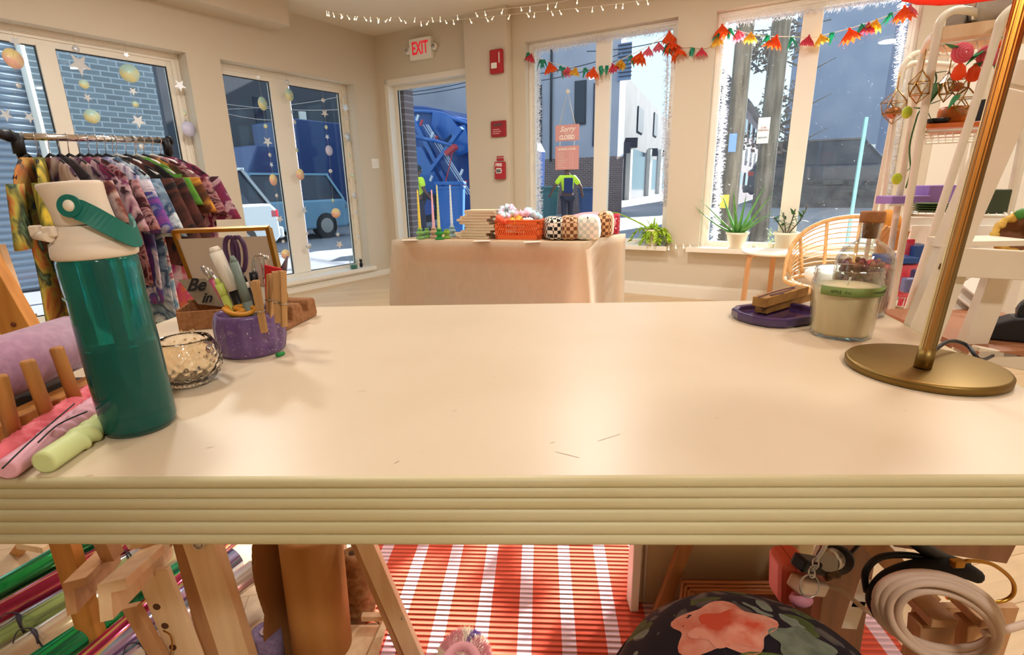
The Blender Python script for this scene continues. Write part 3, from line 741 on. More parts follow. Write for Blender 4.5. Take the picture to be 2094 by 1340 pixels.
# ------------------------------------------------------------------ left side of the shop: painted brick building with roller shutter
ol = 3.9
bb = thing('brick_building', L3(150, 420, ol), 'slate blue painted brick building with a metal roller shutter outside the left window', 'building')
sa = lw(323, 200, ol)[0]; sb_ = lw(58, 200, ol)[0]
k = part('painted_brick_wall', MB().fbox(FL, sa, sb_, ol, ol + .35, GZ, 5.2), m_brickpaint, bb); uv_planar(k, ul)
g = MB(); zz = GZ
n_ = 0
while zz < 5.1 and n_ < 90:
    g.add([FL(sb_ + .0, ol + .04, zz), FL(sb_ + 3.2, ol + .04, zz), FL(sb_ + 3.2, ol - .0, zz + .045), FL(sb_, ol - .0, zz + .045), FL(sb_ + 3.2, ol + .04, zz + .085), FL(sb_, ol + .04, zz + .085)], [(0, 1, 2, 3), (3, 2, 4, 5)]); zz += .085; n_ += 1
part('roller_shutter', g, mat('shutter metal', '#A9B6C4', .35, .4), bb)
part('shutter_backing', MB().fbox(FL, sb_, sb_ + 3.2, ol + .05, ol + .35, GZ, 5.2), m_stucco2, bb)
g = MB().tube([FL(sb_ - .02, ol - .07, GZ), FL(sb_ - .02, ol - .07, 5.1)], .045); part('downpipe', g, m_white, bb)
# grey building beyond the left windows
og = 15
gb = thing('grey_building', L3(560, 400, og), 'streaked grey building with a dark doorway behind the parked cars', 'building')
a = lw(760, 200, og)[0]; b = lw(330, 200, og)[0]
part('rendered_wall', MB().fbox(FL, a, b, og, og + 4, GZ, 9.5), m_stucco2, gb)
a = lw(545, 250, og)[0]; b = lw(523, 250, og)[0]; z1_ = lw(530, 200, og)[1]
part('dark_doorway', MB().fbox(FL, a, b, og - .06, og, GZ, z1_), m_darkglass, gb)
a = lw(625, 240, og)[0]; b = lw(611, 240, og)[0]; z1_ = lw(618, 228, og)[1]; z0_ = lw(618, 246, og)[1]
part('window', MB().fbox(FL, a, b, og - .06, og, z0_, z1_), m_white, gb)
a = L3(622, 480, 2.3); a.z = GZ
one('lamp_post', MB().tube([a, a + UP * 2.85], .045, n=12), mat('pale lilac paint', '#B9B8DE', .4), 'pale lilac post standing on the kerb outside the second left window', 'post')
# brick pier just outside the door
pa_ = (B3(829, 200, .5) - Cn).dot(ub); pb_ = (B3(834, 300, WT + .02) - Cn).dot(ub)
k = struct('brick_pier', MB().fbox(FB, pb_ - .45, pb_, WT + .01, .45, GZ, 3.1), brick('pier brick', '#75666A', '#85757A', '#A09498', 1, .22, .075, .01)); uv_planar(k, ub)
# ------------------------------------------------------------------ the white counter table
TZ = .84
m_table = mat('cream painted top', '#DDCBB0', .36, noise=(3, '#D8C5A8', .4, .65), bump=(90, .05, .001))
m_edge = mat('cream reeded edge', '#D8CEA6', .5, noise=(4, '#D0C496', .4, .7, (1, 8, 8)))
A_, B_, C_, D_ = V((-.80, .478, 0)), V((.645, .434, 0)), V((.83, 1.205, 0)), V((-.775, 1.24, 0))
table = thing('counter_table', (0, .8, 0), 'large cream painted table with a thick reeded front edge, filling the foreground', 'table')
poly = [(A_.x, A_.y), (B_.x, B_.y), (C_.x, C_.y), (D_.x, D_.y)]
part('tabletop', MB().prism(poly, (0, 0, -.022), O=(0, 0, TZ)), m_table, table, bev=.002)
# reeded edge: ribs round the whole perimeter
prof = []; nr_ = 6; hh = .078
ribh = [.0105, .0115, .0125, .0145, .015, .012]; z = 0
ribh = [q * hh / sum(ribh) for q in ribh]
for q in ribh:
    for k in range(7):
        a = PI * k / 6; prof.append((.0045 * math.sin(a) ** .7, -(z + q / 2 - q / 2 * math.cos(a))))
    z += q
mb = MB(); ctr = (A_ + B_ + C_ + D_) / 4
for P, Q in ((A_, B_), (B_, C_), (C_, D_), (D_, A_)):
    n_ = V((Q.y - P.y, P.x - Q.x, 0)).normalized()
    if n_.dot(P - ctr) < 0: n_ = -n_
    rings = []
    tt = (Q - P).normalized() * .004
    for E_ in (P - tt, Q + tt):
        rings.append([E_ + n_ * (o + .001) + UP * (TZ + zz) for o, zz in prof] + [E_ - n_ * .02 + UP * (TZ - hh), E_ - n_ * .02 + UP * (TZ - .001)])
    mb.loft(rings, smooth=True)
ed = part('reeded_edge', mb, m_edge, table)
for p in ((-.77, .505), (.620, .4585), (.74, 1.13), (-.475, 1.15)):
    mb = MB(); mb.box((p[0], p[1], (TZ - hh) / 2), (.045, .045, TZ - hh)); part('leg', mb, m_edge, table, bev=.004)
# small marks in the paint
m_scr = mat('scuff', '#A88A66', .6)
rr = random.Random(11); mb = MB()
for (x, y, l, a) in ((1058, 718, 5, 0), (812, 945, 8, .9), (183, 973, 9, .2), (1160, 930, 34, -.5), (1245, 895, 40, .5), (740, 800, 14, .4), (930, 840, 9, 1), (1465, 855, 5, 0), (1390, 700, 4, .5), (430, 915, 9, .5), (1130, 905, 8, .4), (1850, 840, 5, 0), (1010, 770, 5, 1), (620, 820, 5, 0)):
    c = wZ(x, y, TZ + .0003); u = V((math.cos(a), math.sin(a), 0)) * l * .0004; v = V((-u.y, u.x, 0)).normalized() * .0003
    mb.quad(c - u - v, c + u - v, c + u + v, c - u + v)
part('scuff_mark', mb, m_scr, table)

# ------------------------------------------------------------------ water bottle
m_cap = mat('cream bottle plastic', '#E9D9C6', .55, bump=(300, .1, .0005))
m_teal = mat('teal strap', '#0E6E62', .5)
m_tealglass = mat('teal translucent plastic', '#0D8A80', .12, trans=.7, ior=1.3, coat=.3)
m_tealdark = mat('teal water', '#05483F', .15, trans=.4, ior=1.33)
bp = wZ(291, 872, TZ); BS = 1.06
th = thing('water_bottle', bp, 'tall translucent teal water bottle with cream lid at the left of the table', 'bottle', rz=0); th.scale = (.905, .905, .945); th.rotation_euler = (0, math.radians(-1.8), 0)
k = BS
body = [(.0, 0), (.034, .0), (.0385, .004), (.0405, .012), (.0408, .05), (.0405, .11), (.0396, .15), (.0392, .165), (.0400, .18), (.0402, .195), (.0398, .207), (.0380, .212)]
part('bottle_body', MB().lathe([(r * k, z * k) for r, z in body] + [(.0365 * k, .212 * k)], 48), m_tealglass, th, world=False)
part('base_ring', MB().lathe([(0, .0005), (.0345 * k, .0015), (.0392 * k, .006), (.0396 * k, .02 * k), (.036 * k, .026 * k), (0, .02 * k)], 40), mat('dark teal base', '#083833', .3), th, world=False)
part('water', MB().lathe([(0, .024 * k), (.0375 * k, .027 * k), (.0378 * k, .105 * k), (0, .105 * k)], 40), m_tealdark, th, world=False)
part('straw', MB().tube([(.004, 0, .028 * k), (.0, 0, .21 * k)], .006, n=14), mat('teal straw', '#0E9A8E', .3), th, world=False)
lid = MB().lathe([(.0385 * k, .210 * k), (.0415 * k, .212 * k), (.0420 * k, .216 * k), (.0405 * k, .228 * k), (.0385 * k, .2285 * k), (.0383 * k, .230 * k), (.0315 * k, .2455 * k), (.0300 * k, .246 * k), (0, .246 * k)], 48)
part('screw_lid', lid, m_cap, th, world=False)
# flip mouthpiece: flared, sheared slightly to the left
rings = []
for (r, z, dx) in ((.0318, .2462, -.001), (.0325, .250, -.002), (.0322, .262, -.004), (.0330, .275, -.0065), (.0350, .287, -.009), (.0352, .2895, -.0095), (.033, .2915, -.0098), (.001, .2925, -.0098)):
    r *= .87; rings.append([V((dx * k + r * k * math.cos(a), r * k * math.sin(a), (z + (dx * 0)) * k + math.cos(a) * .0015)) for a in [2 * PI * j / 40 for j in range(40)]])
part('flip_cap', MB().loft(rings, smooth=True), m_cap, th, world=False)
mb = MB()
mb.tube([(-.045, -.026, .2535), (-.016, -.041, .2505)], .0055, n=12); mb.rbox((-.040, -.029, .258), (.012, .010, .012), .003); mb.rbox((-.017, -.038, .2565), (.015, .008, .012), .003)
part('hinge_latch', mb, m_cap, th, world=False)
# teal loop: flat band round the right side
P = smoothpath([(.0125, -.0345, .283), (.030, -.031, .272), (.046, -.016, .254), (.0505, .004, .243), (.044, .020, .250), (.03, .030, .262)], 6)
mb = MB()
rings = []
for i, p in enumerate(P):
    tt = (P[min(i + 1, len(P) - 1)] - P[max(i - 1, 0)]).normalized(); oo = V((p.x, p.y, 0)).normalized(); oo = (oo - tt * oo.dot(tt)).normalized(); ww = tt.cross(oo)
    wd = .0115 if 2 < i < len(P) - 3 else .0105
    rings.append([p + ww * wd * c1 + oo * .0014 * c2 for c1, c2 in ((-1, -1), (1, -1), (1, 1), (-1, 1))])
mb.loft(rings, smooth=False)
mb.tube([(.012, -.0335, .2825), (.0125, -.0375, .2832)], .0125, n=24)
part('carry_loop', mb, m_teal, th, world=False)
part('loop_button', MB().lathe([(0, .003), (.0045, .0025), (.0068, 0), (.0068, -.003)], 20, M=frameM((.0125, -.0375, .2832), (1, 0, 0), (.15, -1, .1))), mat('pearl button', '#EFE6D4', .25), th, world=False)
text('lettering', 'MAX FILL —', .0045, frameM(V((-.028, -.0325, .178)), V((.75, -.66, 0)), V((-.66, -.75, 0))), mat('pale print', '#9CC8C0', .6), th, world=False, ext=.0002)

# ------------------------------------------------------------------ faceted glass votive
gp = wZ(391, 783, TZ); m_facet = mat('faceted clear glass', '#FFF4E0', .06, trans=1, ior=1.45)
th = thing('glass_votive', gp, 'small round faceted clear glass candle bowl behind the water bottle', 'votive'); th.scale = (1.13, 1.13, 1.2)
def dia(a, z): return 1 + .11 * (abs(((a / (2 * PI) * 18 + z / .013) % 1) - .5) + abs(((a / (2 * PI) * 18 - z / .013) % 1) - .5) - .5)
out = [(.0, 0), (.022, 0), (.028, .003), (.036, .012), (.0405, .023), (.0415, .033), (.0395, .043), (.0345, .053), (.0325, .057)]
op = []
for i in range(len(out) - 1):
    for q in range(3): t_ = q / 3; op.append((out[i][0] * (1 - t_) + out[i + 1][0] * t_, out[i][1] * (1 - t_) + out[i + 1][1] * t_))
op.append(out[-1])
mb = MB().lathe(op, 108, mod=lambda a, z: dia(a, z) if .004 < z < .052 else 1)
mb.lathe([(.0325, .057), (.0315, .0585), (.0300, .057), (.0325, .050), (.0365, .040), (.0370, .030), (.034, .018), (.026, .009), (0, .007)], 48)
part('bowl', mb, m_facet, th, world=False)

# ------------------------------------------------------------------ purple resin pen cup and the things in it
cp = wZ(519, 718, TZ)
m_resin = mat('purple glitter resin', '#8C6AA8', .25, trans=.45, ior=1.4, noise=(90, '#B898C0', .55, .8), sss=0)
m_resin2 = mat('clear amber resin rim', '#B98A5A', .25, trans=.5, ior=1.35)
cup = thing('pen_cup', cp, 'round ribbed purple glitter resin cup holding pens and clothes pegs', 'cup'); cup.scale = (1.22, 1.22, 1.2)
cr_, ch_ = .046, .062
mb = MB().lathe([(0, 0), (.040, 0), (.0445, .004), (.0455, .02), (.0455, .045), (.0445, ch_ - .004), (.043, ch_), (.040, ch_), (.0385, ch_ - .004), (.038, .01), (0, .008)], 60, mod=lambda a, z: 1 + (.05 * math.cos(a * 14) if .006 < z < ch_ - .006 else 0))
part('cup_body', mb, m_resin, cup, world=False)
m_glit = mat('glitter flakes', '#E8D8F0', .2, .6); mb = MB(); r5 = random.Random(5)
for i in range(140):
    a = r5.uniform(PI, 2 * PI); z = r5.uniform(.006, .05) ** 1.0; R_ = .0460; c = V((R_ * math.cos(a), R_ * math.sin(a), z)); e = r5.uniform(.0004, .001); x = V((-math.sin(a), math.cos(a), 0)) * e
    mb.quad(c - x, c - UP * e, c + x, c + UP * e)
part('glitter', mb, m_glit, cup, world=False).__setitem__('kind', 'stuff')
def inC(x, y, Y=None, dy=0):                   # a point of the bundle at the depth of the cup
    return wY(x, y, (cp.y if Y is None else Y) + dy)
def pen(name, label, cat, a, b, specs, group=None):
    """specs: list of (part name, t0, t1, r0, r1, material)"""
    a = V(a); b = V(b); t_ = thing(name, b, label, cat, group)
    for (n, t0, t1, r0, r1, m_) in specs:
        P0 = b.lerp(a, t0); P1_ = b.lerp(a, t1)
        part(n, MB().tube([P0, P0.lerp(P1_, .5), P1_], [r0, (r0 + r1) / 2, r1], n=14), m_, t_)
    return t_
base = lambda dx, dy=0: cp + V((dx, dy, .014))
m_pw = mat('white marker plastic', '#E9DFCF', .4); m_lime = mat('lime plastic', '#C8D86A', .35); m_pink = mat('pink plastic', '#C8607A', .4); m_silver = mat('silver barrel', '#B8B0A8', .3, .8)
m_pur = mat('dark purple plastic', '#4A2C4E', .35); m_sage = mat('sage grey plastic', '#7C8C84', .45); m_redm = mat('red nylon', '#C01E24', .5)
m_mblk = mat('marker black', '#1C1C1E', .35)
pen('paint_marker', 'thick white capped paint marker with a black barrel in the pen cup', 'marker', inC(437, 505), base(.008, .0), [('barrel', 0, .56, .0085, .0085, m_mblk), ('cap', .56, .95, .0112, .0108, m_pw), ('cap_end', .95, 1.0, .0108, .007, m_pw)])
pen('pink_pen', 'slim pink pen with a silver clip end, leftmost in the pen cup', 'pen', inC(415, 545), base(.0, -.006), [('barrel', 0, .84, .0045, .005, m_pink), ('cap', .84, 1.0, .0058, .0058, m_silver)])
pen('silver_pen', 'slim silver barrelled pen lying beside the pink pen in the cup', 'pen', inC(424, 548, dy=.01), base(.012, .012), [('barrel', 0, .9, .004, .0042, m_silver), ('tip', .9, 1, .0042, .003, m_silver)])
pen('highlighter', 'lime green highlighter in the purple pen cup', 'highlighter', inC(442, 570, dy=-.012), base(-.002, -.014), [('barrel', 0, .75, .0065, .0065, m_lime), ('cap', .75, .92, .0068, .0068, m_lime), ('tip', .92, 1, .0045, .0035, m_lime)])
pen('craft_knife', 'grey green rounded craft knife handle in the pen cup', 'craft knife', inC(474, 523, dy=-.008), base(.02, -.01), [('handle', 0, .5, .007, .0085, m_sage), ('handle_end', .5, .93, .0085, .007, m_sage), ('handle_tip', .93, 1, .007, .003, m_sage)])
pen('black_pen', 'black marker with white patterned band behind the highlighter', 'pen', inC(494, 560, dy=.0), base(.024, .004), [('barrel', 0, .8, .0055, .0055, m_mblk), ('band', .8, .88, .0058, .0058, m_pw), ('cap', .88, 1, .0055, .004, m_mblk)])
pen('black_marker', 'black marker with a clip standing upright between scissors and red pouch', 'marker', inC(518, 556, dy=.012), base(.012, .012), [('barrel', 0, .8, .006, .006, m_mblk), ('cap', .8, 1, .0075, .007, m_mblk)])
pen('grey_knife', 'grey knife handle poking out at the right of the pen cup', 'knife', inC(588, 524, dy=.01), base(.01, .012), [('handle', 0, .62, .004, .006, mat('mauve grey plastic', '#6E6070', .5)), ('blade_guard', .62, .85, .009, .006, mat('mauve grey guard', '#6A5C6C', .5)), ('tip', .85, 1, .006, .001, mat('mauve tip', '#6A5C6C', .5))])
pen('yellow_pencil', 'pale yellow pencil leaning at the right of the pen cup', 'pencil', inC(583, 580, dy=.004), base(.026, .004), [('barrel', 0, .9, .0035, .0035, mat('pale yellow paint', '#E6CF7A', .4)), ('tip', .9, 1, .0035, .001, m_oak)])
# scissors with purple handles
sc = thing('scissors', base(.012, .016), 'pair of scissors with dark purple handles standing in the pen cup', 'scissors')
for n, cx_ in (('handle', 475), ('handle', 490)):
    c = inC(cx_ , 520, dy=.016); P = []
    for i in range(20):
        a = 2 * PI * i / 20; w_ = .0105 + .002 * math.sin(a); P.append(c + V((w_ * math.cos(a), 0, .030 * math.sin(a))))
    part(n, MB().tube(P, .0042, n=8, closed=True), m_pur, sc)
part('blade', MB().bar(inC(484, 560, dy=.016), base(.012, .016), .012, .002), m_steel, sc)
# bulldog clips, red pouch, orange cloth
cl = thing('metal_clip', base(.016, .018), 'chrome nail clipper and wire clip rising behind the red pouch', 'clip')
c = inC(531, 558, dy=.014)
part('lever', MB().tube(smoothpath([inC(517, 560, dy=.014), inC(520, 530, dy=.014), inC(530, 522, dy=.014), inC(541, 528, dy=.014), inC(540, 570, dy=.014)], 5), .0025, n=8), m_chrome, cl)
part('jaw', MB().rbox(c, (.014, .005, .05), .002), m_chrome, cl); part('rivet', MB().ball(inC(546, 527, dy=.012), .004), m_chrome, cl)
part('shank', MB().bar(c - UP * .02, base(.016, .018), .008, .003), m_steel, cl)
a, b, c, d = inC(540, 542), inC(575, 550), inC(556, 640), inC(540, 642)
one('red_pouch', MB().prism([(0, 0), (b.x - a.x, b.z - a.z), (c.x - a.x + .004, c.z - a.z - .03), (d.x - a.x, d.z - a.z - .03)], (0, .006, 0), O=a, X=(1, 0, 0), Y=(0, 0, 1)), m_redm, 'flat red nylon pouch upright in the pen cup behind the clothes pegs', 'pouch', bev=.001)
one('orange_band', MB().tube(smoothpath([inC(458, 632, dy=-.022), inC(470, 640, dy=-.034), inC(492, 644, dy=-.036), inC(512, 640, dy=-.03), inC(522, 632, dy=-.014), inC(500, 626, dy=-.01), inC(480, 630, dy=-.016), inC(498, 636, dy=-.022), inC(476, 642, dy=-.026), inC(462, 626, dy=-.018)], 5), .0042, n=8), mat('orange rubber', '#D8952E', .5), 'crumpled orange rubber band lying on the rim of the pen cup', 'rubber band')
# clothes pegs
def peg(label, top, bot, Y, tw=0.0):
    a = wY(top[0], top[1], Y); b = wY(bot[0], bot[1], Y); t_ = thing('clothes_peg', b, label, 'clothes peg', 'wooden clothes pegs')
    ax = (a - b).normalized(); n_ = V((math.sin(tw), -math.cos(tw), 0)); L_ = (a - b).length
    for s in (-1, 1):
        o = n_ * s * .0032
        part('prong', MB().hexa([b + o * .8 - ax.cross(n_) * .0045 + n_ * -.0015, b + o * .8 + ax.cross(n_) * .0045 - n_ * .0015, b + o * .8 + ax.cross(n_) * .0045 + n_ * .0015, b + o * .8 - ax.cross(n_) * .0045 + n_ * .0015,
            a + o * 1.6 - ax.cross(n_) * .005 - n_ * .002, a + o * 1.6 + ax.cross(n_) * .005 - n_ * .002, a + o * 1.6 + ax.cross(n_) * .005 + n_ * .002, a + o * 1.6 - ax.cross(n_) * .005 + n_ * .002]), m_pegw, t_)
    m_ = b.lerp(a, .42); sdv = ax.cross(n_)
    part('spring', MB().tube([m_ - n_ * .007 - sdv * .006, m_ - n_ * .0075 + sdv * .006, m_ + n_ * .0075 + sdv * .0062, m_ + n_ * .0075 - sdv * .0062], .0008, n=6, closed=True), m_steel, t_)
    return t_
m_pegw = wood('peg wood', '#C79A64', '#B08250', .6)
peg('clothes peg hanging on the front of the pen cup, lowest of the pegs', (521, 574), (541, 680), cp.y - .050, .1)
peg('clothes peg at the right of the pen cup, in front of the others', (563, 556), (568, 660), cp.y - .040, .5)
peg('clothes peg at the far right edge of the pen cup', (576, 554), (581, 668), cp.y - .040, .8)
peg('clothes peg turned sideways beside the red pouch', (556, 560), (552, 650), cp.y - .018, 1.4)
one('green_bead', MB().tube([wZ(566, 727, TZ + .004), wZ(580, 722, TZ + .004)], .0036, n=10), mat('green plastic', '#0E8A3C', .4), 'tiny green plastic bead on the table at the foot of the pen cup', 'bead')

# ------------------------------------------------------------------ organiser tray, sign card and gold frame
m_cork = mat('brown pressed cork', '#9C6C44', .85, noise=(120, '#84552F', .4, .7), bump=(200, .4, .002))
a = wZ(366, 678, TZ); b = wZ(590, 660, TZ); ax = (b - a); ax.z = 0; L_ = ax.length; ax.normalize(); bx = V((-ax.y, ax.x, 0))
org = thing('desk_organiser', a, 'brown pressed cork desk organiser with a tray and a wavy notched ridge', 'organiser')
def OB(x, y, z): return a + ax * x + bx * y + UP * z
mb = MB(); wy = .085; tl = L_ * .60
mb.fbox(OB, 0, tl, 0, .005, 0, .040); mb.fbox(OB, 0, tl, wy - .005, wy, 0, .05); mb.fbox(OB, 0, .005, .005, wy - .005, 0, .044); mb.fbox(OB, tl - .005, tl, .005, wy - .005, 0, .045); mb.fbox(OB, .005, tl - .005, .005, wy - .005, 0, .006)
part('tray', mb, m_cork, org, bev=.0015)
# ridge block: extruded profile with two U notches, running away to the right
p0 = wZ(566, 688, TZ); p1 = wZ(648, 646, TZ); dx = (p1 - p0); Lr = dx.length; dx.normalize(); dn = V((-dx.y, dx.x, 0))
prf = [(0, 0), (Lr, 0), (Lr * 1.03, .008), (Lr * 1.0, .040), (Lr * .96, .044), (Lr * .86, .045), (Lr * .82, .043)]
for i in range(9): t_ = PI * i / 8; prf.append((Lr * (.73 + .07 * math.cos(t_)), .024 - .010 * math.sin(t_) + (.012 if i in (0, 8) else 0)))
prf += [(Lr * .60, .046), (Lr * .45, .046), (Lr * .42, .043)]
for i in range(9): t_ = PI * i / 8; prf.append((Lr * (.33 + .08 * math.cos(t_)), .020 - .010 * math.sin(t_) + (.012 if i in (0, 8) else 0)))
prf += [(Lr * .2, .046), (0, .048)]
mb = MB().prism(prf, dn * .060, O=p0, X=dx, Y=UP); part('notched_ridge', mb, m_cork, org, bev=.003)
# gold picture frame leaning back
fp = thing('picture_frame', wZ(470, 640, TZ), 'thin gold metal picture frame standing behind the pen cup', 'picture frame')
YB = a.y + .13
TLp, TRp, BRp, BLp = wY(357, 473, YB + .05), wY(549, 466, YB + .05), wY(590, 640, YB), wY(420, 640, YB)
for P, Q, w_ in ((TLp, TRp, .008), (TRp, BRp, .009), (BLp, BRp, .008), (TLp, BLp, .008)):
    part('frame_rail', MB().bar(P, Q, w_, .016, side=(P - Q).cross(V((0, 1, .2)))), m_gold, fp)
nrm = (TRp - TLp).cross(BLp - TLp).normalized()
part('backing', MB().hexa([p + nrm * q for q in (-.003, -.005) for p in (TLp.lerp(BLp, .10), TRp.lerp(BRp, .10), BRp, BLp)]), mat('grey brown card', '#B09C88', .7), fp)
part('glass_sheet', MB().hexa([p + nrm * q for q in (.001, .003) for p in (TLp, TRp, BRp, BLp)]), m_glass, fp)
# kraft sign with brush lettering
Yc = a.y + .045
k0, k1, k2, k3 = wY(364, 572, Yc + .02), wY(470, 567, Yc + .02), wY(476, 630, Yc), wY(405, 622, Yc)
nk = (k1 - k0).cross(k3 - k0).normalized()
if nk.y > 0: nk = -nk
sg = thing('sign_card', k3, 'grey brown card with black brush lettering starting Be, tucked in the organiser', 'sign')
part('card', MB().hexa([p + nk * q for q in (0, -.0015) for p in (k0, k1, k2, k3)]), mat('kraft card', '#857660', .8), sg)
text('lettering', 'Be', .038, frameM(wY(402, 584, Yc + .012) + nk * .003, (k1 - k0), nk), m_black, sg, shear=.35, ext=.0005, bold=.0008)
text('lettering', 'in', .03, frameM(wY(424, 610, Yc + .006) + nk * .003, (k1 - k0), nk), m_black, sg, shear=.35, ext=.0005, bold=.0006)
# easel behind the frame edge: thin gold stand legs
# scrap of twine behind the votive
mb = MB(); r6 = random.Random(6)
for i in range(14):
    c = wZ(375 + r6.uniform(-22, 40), 688 + r6.uniform(-4, 6), TZ + .006); dd_ = V((r6.uniform(-1, 1), r6.uniform(-.4, .4), r6.uniform(-.1, .3))) * .02
    mb.tube(smoothpath([c - dd_, c + V((0, 0, r6.uniform(0, .012))), c + dd_], 3), .0009, n=5)
one('twine_scrap', mb, mat('jute twine', '#C4A878', .9), 'small frayed tangle of twine on the table behind the glass votive', 'twine')

# ------------------------------------------------------------------ twisted candles at the front left
def twist_candle(label, p0, p1, r, m_, lobes=4, turns=7, plain=.35, wick=True, zc=None):
    a = wZ(p0[0], p0[1], TZ + (zc or r)); b = wZ(p1[0], p1[1], TZ + (zc or r)); t_ = thing('taper_candle', a, label, 'candle', 'twisted taper candles on the table')
    n = 24; Lc = (b - a).length; d = (b - a) / Lc; x = d.cross(UP).normalized(); y = x.cross(d); rings = []; N = 70
    for i in range(N + 1):
        s = i / N; amp = (.34 if lobes > 2 else .15) if s > plain else .0
        rr_ = r * (1 if .01 < s else .75)
        if s > plain: pos = (s - plain) / (1 - plain)
        else: pos = 0
        ring = []
        for j in range(n):
            th_ = 2 * PI * j / n; q = rr_ * (1 + amp * math.cos(lobes * th_ + pos * turns * 2 * PI) * (.6 if lobes > 2 else 1)); ring.append(a + d * (Lc * s) + x * (q * math.cos(th_)) + y * (q * math.sin(th_)))
        rings.append(ring)
    part('wax', MB().loft(rings), m_, t_)
    return t_
m_cpink = mat('coral pink wax', '#E8707C', .5, sss=.2); m_clil = mat('pale pink wax', '#E0A8B8', .5, sss=.2); m_cgreen = mat('pale green wax', '#D0DC9C', .5, sss=.2)
twist_candle('pale green twisted candle lying nearest the water bottle', (88, 948), (262, 832), .0125, m_cgreen, 2, 5, .33)
twist_candle('pale pink twisted candle lying between the green one and the coral one', (12, 962), (222, 812), .0115, m_clil, 3, 7, .3)
twist_candle('coral pink twisted candle lying highest, against the wooden rack', (-30, 960), (205, 795), .0125, m_cpink, 3, 10, .18)
a = wZ(-5, 975, TZ + .03)
one('black_wire', MB().tube(smoothpath([wZ(5, 958, TZ + .03), wZ(70, 896, TZ + .034), wZ(152, 826, TZ + .034)], 5), .0009, n=6), m_black, 'thin black wick lying diagonally over the coral candle', 'wick')
one('black_wire', MB().tube(smoothpath([wZ(78, 905, TZ + .031), wZ(120, 868, TZ + .034), wZ(178, 842, TZ + .031)], 5), .0009, n=6), m_black, 'shorter thin black wick curling over the pink candles', 'wick')

# ------------------------------------------------------------------ wooden peg rack with a purple roll
rk = thing('peg_rack', wZ(80, 850, TZ), 'orange wooden peg rack at the left end of the table holding a purple roll', 'rack')
m_rack = wood('varnished rack wood', '#C88A48', '#A86E34', .4, axis=2)
r0 = wZ(-40, 898, TZ + .012); r1 = wZ(230, 768, TZ + .012)
part('rail', MB().bar(r0, r1, .030, .022), m_rack, rk, bev=.002)
off = V((-(r1 - r0).y, (r1 - r0).x, 0)).normalized() * .105
part('rail', MB().bar(r0 + off, r1 + off, .030, .022), m_rack, rk, bev=.002)
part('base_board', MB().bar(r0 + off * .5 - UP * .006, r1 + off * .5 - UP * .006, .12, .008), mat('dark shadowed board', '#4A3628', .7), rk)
for (x0, y0, x1, y1) in ((55, 737, 97, 849), (114, 710, 154, 817), (-2, 768, 28, 890), (172, 690, 207, 790)):
    b = wZ(x1, y1, TZ + .02); t_ = wY(x0, y0, b.y); t_ = b + (t_ - b); part('peg', MB().tube([b, b.lerp(t_, .96), t_], [.0075, .0075, .0062], n=14), m_rack, rk)
    b2_ = b + off; t2 = t_ + off + UP * .004; part('peg', MB().tube([b2_, b2_.lerp(t2, .96), t2], [.0075, .0075, .0062], n=14), m_rack, rk)
m_felt = mat('mauve felt', '#B48AA4', .95, noise=(90, '#A67C98', .4, .6), sheen=.3)
rd_ = r0 + off * .5 + UP * .052; re_ = r1 + off * .5 + UP * .052
q0 = rd_ - (re_ - rd_) * .1; q1 = re_ + (re_ - rd_) * .05
mb = MB(); dR = (q1 - q0).normalized(); xx = dR.cross(UP).normalized(); yy = xx.cross(dR)
rings = [[q + xx * (.040 * math.cos(2 * PI * j / 40)) + yy * (.040 * math.sin(2 * PI * j / 40)) for j in range(40)] for q in (q0, q1)]
mb.loft(rings); one('felt_roll', mb, m_felt, 'thick mauve felt roll resting between the pegs of the wooden rack', 'roll')

# ------------------------------------------------------------------ right side of the table: resin dish, sticks, candle jar, cork bottle
m_dish = mat('deep purple resin', '#4A3468', .15, trans=.15, coat=.5)
dc = wZ(1588, 652, TZ); aa = wZ(1500, 655, TZ); 
dish = thing('resin_dish', dc, 'long purple resin dish with cut corners holding a bundle of wood sticks', 'dish', rz=math.radians(20)); dish.scale = (1.06, 1.35, 1.15)
def octo(L_, W_, c_): return [(-L_ + c_, -W_), (L_ - c_, -W_), (L_ - c_ * .35, -W_ + c_ * .35), (L_, -W_ + c_), (L_, W_ - c_), (L_ - c_ * .35, W_ - c_ * .35), (L_ - c_, W_), (-L_ + c_, W_), (-L_ + c_ * .35, W_ - c_ * .35), (-L_, W_ - c_), (-L_, -W_ + c_), (-L_ + c_ * .35, -W_ + c_ * .35)]
rings = [[V((x, y, z)) for x, y in octo(L_, W_, c_)] for L_, W_, c_, z in ((.078, .046, .034, 0), (.082, .050, .036, .004), (.082, .050, .036, .016), (.079, .047, .034, .0175), (.073, .041, .030, .0165), (.071, .039, .029, .008))]
part('tray_body', MB().loft(rings, smooth=False), m_dish, dish, world=False, bev=.0015)
m_palo = wood('aromatic wood', '#B88A48', '#946830', .6, axis=1)
def stick(label, p, q, w_, h_, zc):
    a = wZ(p[0], p[1], TZ + zc); b = wZ(q[0], q[1], TZ + zc)
    return one('wood_stick', MB().bar(a, b, w_, h_), m_palo, label, 'stick', 'bundle of wood sticks', bev=.0006)
stick('lower right wood stick in the bundle on the purple dish', (1556, 632), (1648, 606), .026, .017, .020)
stick('lower left wood stick in the bundle, behind the front one', (1550, 622), (1638, 600), .020, .016, .020)
stick('upper wood stick lying on top of the bundle', (1552, 618), (1640, 593), .028, .019, .040)
c = wZ(1592, 610, TZ + .030)
